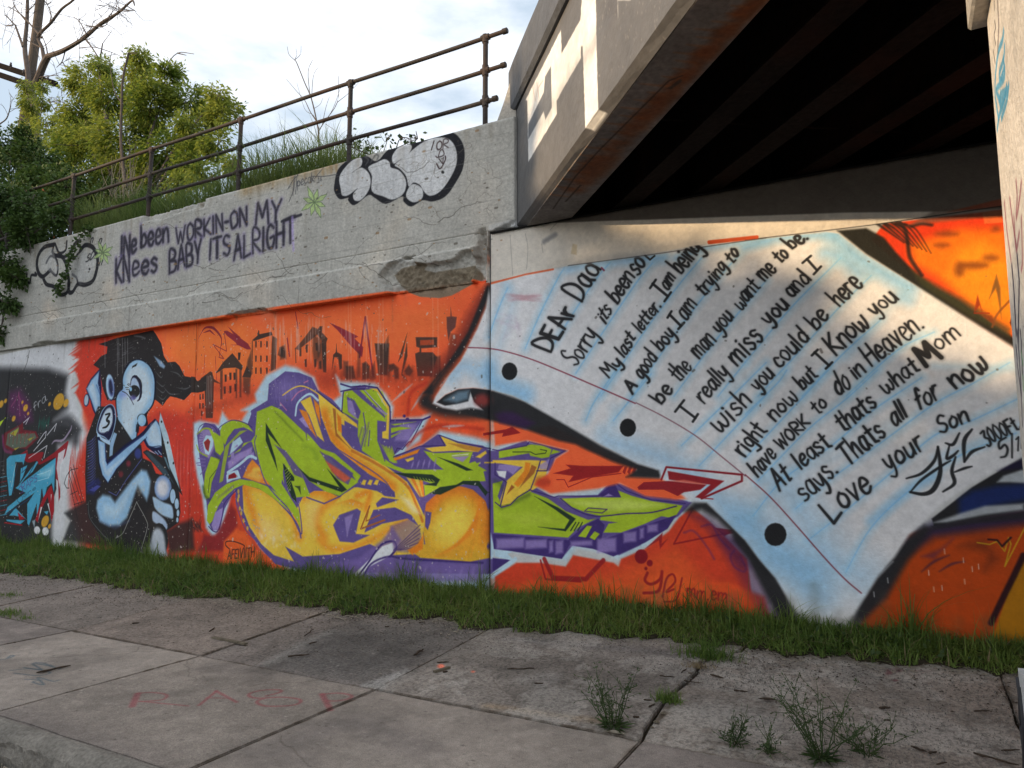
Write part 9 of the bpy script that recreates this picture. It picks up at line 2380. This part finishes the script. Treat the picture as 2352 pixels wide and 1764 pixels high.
stick((-3.184,-1.933),(-3.130,-1.803),0.0086,'brown flat stick right of the orange paint spot',M_STICK,True)
stick((-3.292,-1.738),(-3.206,-1.695),0.005,'thin twig above the orange paint spot',M_TWIG,False)
stick((-3.123,-1.906),(-3.093,-1.879),0.0065,'little black stub right under the brown flat stick',M_TWIG,False)
stick((-4.290,-0.830),(-4.270,-0.742),0.0086,'reddish bark piece at the lawn edge above the dark stain',M_TWIG,False)
stick((-4.306,-1.123),(-4.271,-1.101),0.0065,'small bark stub in the middle top of the dark stain',M_TWIG,False)
stick((-5.004,-1.032),(-4.840,-1.070),0.0043,"forked pale twig above the dark stain's upper left",M_PALE,False)
stick((-4.082,-0.896),(-4.063,-0.835),0.005,"short twig at the lawn edge near the stain's right top",M_TWIG,False)
stick((-2.712,-1.653),(-2.530,-1.557),0.005,'long thin straight twig left of the tall spindly weed',M_TWIG,False)
stick((-1.629,-1.339),(-1.525,-1.321),0.0043,'thin reddish twig left of the cracked joint, upper part',M_TWIG,False)
stick((-1.504,-1.219),(-1.493,-1.123),0.0043,'slanting dark twig touching the cracked joint',M_TWIG,False)
stick((-1.304,-1.187),(-1.206,-1.220),0.0086,'curled bark strip just right of the cracked joint',M_TWIG,False)
stick((-1.095,-1.413),(-1.007,-1.398),0.0065,'stout dark twig on the slab right of the cracked joint',M_TWIG,False)
stick((-1.595,-1.806),(-1.546,-1.791),0.005,'short brown twig between tall spindly weed and pale tuft',M_TWIG,False)
stick((-2.391,-1.829),(-2.331,-1.810),0.005,'short brown twig on the whitish patch of the slab',M_TWIG,False)
stick((-1.568,-2.095),(-1.532,-2.079),0.0065,'dark stub beside the tall spindly weed',M_TWIG,False)
stick((-1.528,-1.906),(-1.507,-1.839),0.005,'dark bent twig just left of the pale grass tuft',M_TWIG,False)
stick((-1.447,-1.364),(-1.325,-1.358),0.0036,'thin twig bridging the cracked joint',M_TWIG,False)
stick((-0.227,-1.347),(-0.165,-1.313),0.0072,"dark curved bark piece right of the sprawling weed's tall stem",M_TWIG,False)
stick((0.288,-1.173),(0.369,-1.124),0.0065,'brown twig with an upright stub near the pier',M_TWIG,False)
stick((-0.057,-1.841),(0.017,-1.880),0.0065,'tan twig on the gravelly slab, lower right',M_TWIG,False)
stick((0.238,-1.795),(0.431,-1.854),0.0065,'longest dark twig lying at the foot of the pier',M_TWIG,False)
stick((0.028,-1.891),(0.065,-1.858),0.0058,'short dark twig between the tan twig and the longest twig',M_TWIG,False)
stick((0.058,-2.015),(0.107,-1.971),0.005,'reddish twig at the very bottom right of the pavement',M_TWIG,False)
stick((-0.196,-1.530),(-0.162,-1.508),0.005,'tiny dark twig below the curved bark piece',M_TWIG,False)
stick((0.371,-1.702),(0.458,-1.654),0.0058,'brown twig beside the plinth above the longest twig',M_TWIG,False)
# litter leaf and the orange chip
for (x,y),s,a,lb,m in (((-0.868,-1.481),.06,.3,'curled brown dead leaf on the slab left of the tall right weed',M_TWIG),((-1.590,-2.357),.07,.1,'long tan dead leaf lying under the tall spindly weed',M_PALE),((-0.868,-0.768),.016,0,'tiny yellow leaf near the lawn on the right hand slab',M_STRAW),((-3.551,-2.113),.018,0,'small tan pebble on the dark stained slab',M_PALE),((-4.199,-4.237),.05,.5,'crumpled tan leaf lying in the gutter',M_PALE)):
    z=float(gz(x,y)) if y>-4 else -.16; u=np.linspace(-1,1,7); V=[];
    for t in u:
        for w_ in (-1,-.3,.3,1): V.append((x+s*t*math.cos(a)-w_*s*.3*(1-t*t)*math.sin(a),y+s*t*math.sin(a)+w_*s*.3*(1-t*t)*math.cos(a),z+.004+s*.22*abs(w_)*(1-t*t)+s*.12*t*t))
    F=[(i*4+k,i*4+k+1,(i+1)*4+k+1,(i+1)*4+k) for i in range(6) for k in range(3)]; tag(mesh('dead_leaf' if s>.03 else 'litter_bit',V,F,m),lb,'leaf' if s>.03 else 'litter',group='litter on the pavement')
# small stones in the cracked joint
for k in range(8):
    x,y=[(-1.458,-1.449),(-1.420,-1.953),(-1.419,-2.094),(-1.420,-2.176),(-1.449,-1.196),(-1.450,-1.658),(-1.886,-2.304),(-1.771,-2.266)][k]; s=.010+.003*(k%3)
    th=np.linspace(0,6.28,7)[:-1]; V=[(x+s*1.4*math.cos(t),y+s*math.sin(t)*.8,float(gz(x,y))+.002) for t in th]+[(x+s*.8*math.cos(t+.4),y+s*.5*math.sin(t+.4),float(gz(x,y))+s*.8) for t in th]; F=[(i,(i+1)%6,(i+1)%6+6,i+6) for i in range(6)]+[tuple(range(6,12))]
    tag(mesh('pebble',V,F,M_STICK),['pebble beside the cracked joint nearest the lawn but one','pebble beside the joint just above the pale grass tuft','pebble in the joint just below the pale grass tuft','pebble lying between pale tuft and tall spindly weed','pebble in the cracked joint closest to the lawn','pebble in the middle of the upper cracked joint','pebble left of the tall spindly weed','pebble touching the left of the tall spindly weed'][k],'pebble',group='pebbles along the cracked joint')

# ---------------------------------------------------------------- trees across the road, behind the viewer: they break the low sun into patches
def street_tree(x,y,B,label,seed,per=310,size=.40):
    tree('street_tree',label,[(x+a,y+b,c,r) for a,b,c,r in B],per,size,.6,M_BUSH,M_BARK,(x,y,-.05),.26,seed,droop=.3,group='street trees across the road')
street_tree(-40,-20,[(-2.7,-0.7,2.6,1.0),(-2.8,-0.2,4.0,1.1),(-2.5,-0.5,5.1,1.0),(-2.8,-0.7,6.2,1.1),(-2.4,0.6,7.7,1.0),(-2.7,0.2,8.9,1.1),(-2.4,-0.7,10.1,1.1),(-2.6,0.0,10.8,0.8),(-1.5,-0.0,2.4,1.1),(-1.1,0.1,3.8,1.1),(-1.3,0.7,5.2,1.1),(-1.3,0.2,6.3,1.0),(-1.4,0.6,7.4,1.0),(-1.2,-0.4,8.9,1.0),(-1.4,0.9,10.0,1.0),(-1.3,-0.3,10.8,0.8),(0.1,-0.4,2.5,1.1),(-0.1,0.1,4.0,1.0),(-0.2,-0.5,5.2,1.1),(-0.1,-0.3,6.2,1.0),(-0.2,0.4,7.8,1.1),(0.1,0.8,8.7,1.0),(0.2,0.5,10.1,1.1),(0.0,0.1,10.8,0.8),(1.5,-0.4,2.5,1.0),(1.1,-0.2,4.0,1.0),(1.1,-0.8,5.0,1.1),(1.2,-0.4,6.2,1.1),(1.3,-0.5,7.4,1.0),(1.1,0.3,8.7,1.0),(1.3,-0.5,10.3,1.0),(1.3,0.0,10.7,0.8),(2.7,-0.2,2.8,1.0),(2.5,-0.2,3.7,1.0),(2.5,0.7,5.2,1.0),(2.4,-0.4,6.2,1.0),(2.5,0.7,7.5,1.0),(2.8,0.1,9.0,1.0),(2.8,0.3,10.2,1.1),(2.6,-0.0,10.7,0.8)],'farthest street tree across the road, to the far left of the viewer',101)
street_tree(-34,-20,[(-2.8,-0.5,2.7,1.1),(-2.4,-0.3,3.9,1.1),(-2.5,0.6,5.1,1.1),(-2.5,-0.4,6.5,1.1),(-2.8,0.8,7.8,1.1),(-2.8,0.7,8.7,1.1),(-2.5,-0.8,10.0,1.1),(-2.6,0.1,10.7,0.8),(-1.2,0.8,2.5,1.0),(-1.1,-0.9,4.0,1.0),(-1.1,0.5,5.3,1.1),(-1.1,-0.5,6.4,1.0),(-1.1,0.5,7.6,1.1),(-1.5,-0.8,8.9,1.0),(-1.1,0.2,10.0,1.0),(-1.3,0.3,10.7,0.8),(0.0,-0.9,2.7,1.1),(-0.2,0.1,3.8,1.1),(-0.1,-0.5,5.1,1.1),(-0.2,-0.7,6.4,1.1),(0.0,-0.1,7.7,1.1),(-0.2,0.7,8.7,1.0),(0.2,-0.1,10.2,1.0),(0.0,0.4,10.6,0.8),(1.1,-0.6,2.6,1.0),(1.3,0.7,3.9,1.0),(1.2,0.1,5.1,1.1),(1.3,-0.8,6.2,1.1),(1.2,0.5,7.8,1.1),(1.4,0.2,8.8,1.1),(1.3,0.7,10.0,1.1),(1.3,0.3,10.6,0.8),(2.7,-0.1,2.5,1.1),(2.5,0.3,3.7,1.0),(2.4,0.6,5.0,1.1),(2.5,0.1,6.3,1.1),(2.4,-0.2,7.8,1.0),(2.7,-0.3,8.8,1.0),(2.4,0.8,10.2,1.1),(2.6,0.3,10.6,0.8)],'tall street tree across the road, second from the far left',102)
street_tree(-28,-20,[(-2.4,-0.6,2.6,1.0),(-2.6,0.8,4.0,1.1),(-2.8,0.3,5.2,1.1),(-2.5,0.6,6.3,1.1),(-2.6,0.2,7.8,1.1),(-2.7,-0.5,8.8,1.1),(-2.4,0.7,10.1,1.0),(-2.6,0.3,10.6,0.8),(-1.4,-0.2,2.4,1.0),(-1.3,0.3,3.9,1.0),(-1.1,0.2,5.0,1.0),(-1.1,0.9,6.5,1.1),(-1.4,-0.7,7.5,1.0),(-1.1,0.7,9.0,1.0),(-1.4,-0.4,10.3,1.0),(-1.3,0.3,10.5,0.8),(0.1,0.1,2.8,1.0),(0.0,-0.6,3.7,1.0),(-0.1,-0.7,4.9,1.1),(-0.1,0.7,6.4,1.1),(0.1,0.8,7.8,1.1),(0.0,0.3,8.9,1.1),(0.0,-0.6,10.2,1.0),(0.0,-0.4,10.5,0.8),(1.1,0.7,2.5,1.0),(1.4,0.7,3.8,1.0),(1.3,-0.8,5.3,1.0),(1.5,-0.6,6.2,1.1),(1.5,-0.5,7.6,1.0),(1.4,-0.6,9.0,1.1),(1.4,0.8,10.3,1.0),(1.3,0.3,10.4,0.8),(2.8,0.2,2.4,1.1),(2.8,-0.4,3.9,1.1),(2.7,-0.8,5.2,1.0),(2.8,0.3,6.3,1.1),(2.7,-0.3,7.7,1.1),(2.8,0.7,8.9,1.1),(2.7,0.0,10.3,1.0),(2.6,-0.4,10.4,0.8)],'tall street tree across the road, third from the far left',103)
street_tree(-22.8,-20,[(-2.5,-0.0,2.6,1.1),(-2.7,-0.5,3.7,1.1),(-2.4,0.4,4.9,1.1),(-2.4,0.0,6.2,1.1),(-2.5,0.2,7.4,1.1),(-2.8,-0.0,8.7,1.0),(-2.4,0.4,10.2,1.0),(-2.6,-0.1,10.4,0.8),(-1.2,-0.8,2.6,1.1),(-1.2,0.7,3.8,1.1),(-1.2,0.4,5.1,1.0),(-1.5,0.7,6.5,1.0),(-1.2,-0.2,7.7,1.1),(-1.4,0.2,8.8,1.1),(-1.5,-0.4,10.0,1.1),(-1.3,-0.4,10.3,0.8),(0.1,-0.7,2.8,1.0),(-0.2,-0.5,4.0,1.1),(0.2,-0.0,4.9,1.0),(-0.0,0.9,6.2,1.0),(0.2,-0.7,7.8,1.0),(0.0,0.3,9.0,1.0),(0.2,-0.6,10.2,1.0),(0.0,0.3,10.3,0.8),(1.1,-0.5,2.4,1.0),(1.2,0.9,3.9,1.0),(1.5,-0.6,5.0,1.1),(1.5,0.3,6.5,1.0),(1.5,0.4,7.7,1.1),(1.1,-0.5,8.7,1.0),(1.3,0.0,9.8,0.8),(2.6,-0.2,2.7,1.1),(2.7,-0.8,3.7,1.0),(2.5,0.1,5.0,1.1),(2.5,-0.2,6.4,1.1),(2.4,-0.3,7.8,1.0),(2.6,-0.5,8.0,0.8)],'tall street tree across the road with its crown cut away on one side',104)
street_tree(-17.6,-20,[(-2.8,0.6,2.7,1.1),(-2.6,-0.8,3.8,1.1),(-2.7,-0.6,5.1,1.0),(-2.7,-0.1,6.2,1.0),(-2.5,0.4,7.6,1.0),(-2.6,-0.2,8.0,0.8),(-1.3,0.7,2.6,1.1),(-1.3,-0.6,3.9,1.1),(-1.3,0.4,4.9,1.0),(-1.1,-0.7,6.2,1.0),(-1.3,-0.2,7.3,0.8),(-0.0,-0.3,2.7,1.0),(-0.1,0.3,3.9,1.1),(0.2,-0.4,5.0,1.1),(0.0,-0.2,6.5,1.0),(0.0,-0.0,6.7,0.8),(1.1,0.7,2.6,1.1),(1.1,0.4,3.9,1.0),(1.5,0.7,4.9,1.1),(1.3,0.3,6.3,0.8),(2.7,0.1,2.5,1.0),(2.6,0.7,3.7,1.0),(2.5,0.3,5.3,1.1),(2.6,-0.2,5.6,0.8)],'low street tree across the road straight behind the viewer',105)
street_tree(-12,-20,[(-2.6,-0.9,2.6,1.1),(-2.4,-0.8,3.8,1.0),(-2.6,0.7,5.0,1.1),(-2.6,0.5,5.5,0.8),(-1.1,-0.5,2.8,1.1),(-1.1,-0.9,3.7,1.0),(-1.3,-0.1,4.9,1.1),(-1.3,0.2,5.4,0.8),(0.1,0.0,2.6,1.1),(-0.2,-0.1,3.7,1.0),(0.1,-0.3,5.0,1.0),(0.0,0.1,5.2,0.8),(1.1,0.3,2.4,1.1),(1.1,0.5,3.9,1.0),(1.2,-0.3,5.2,1.1),(1.3,0.0,5.2,0.8),(2.5,0.2,2.5,1.0),(2.7,0.1,3.9,1.1),(2.4,0.8,5.2,1.1),(2.6,0.5,5.2,0.8)],'low street tree across the road to the right behind the viewer',106)
street_tree(-19.6,-20.6,[(-1.2,0,7.9,.9),(0,.3,7.2,.9),(-.4,0,6.2,1.1),(1.0,0,6.6,.9),(-1.5,.2,6.6,1.0),(-.5,-.2,7.9,.6)],'slim street tree across the road filling the gap between two crowns',131)
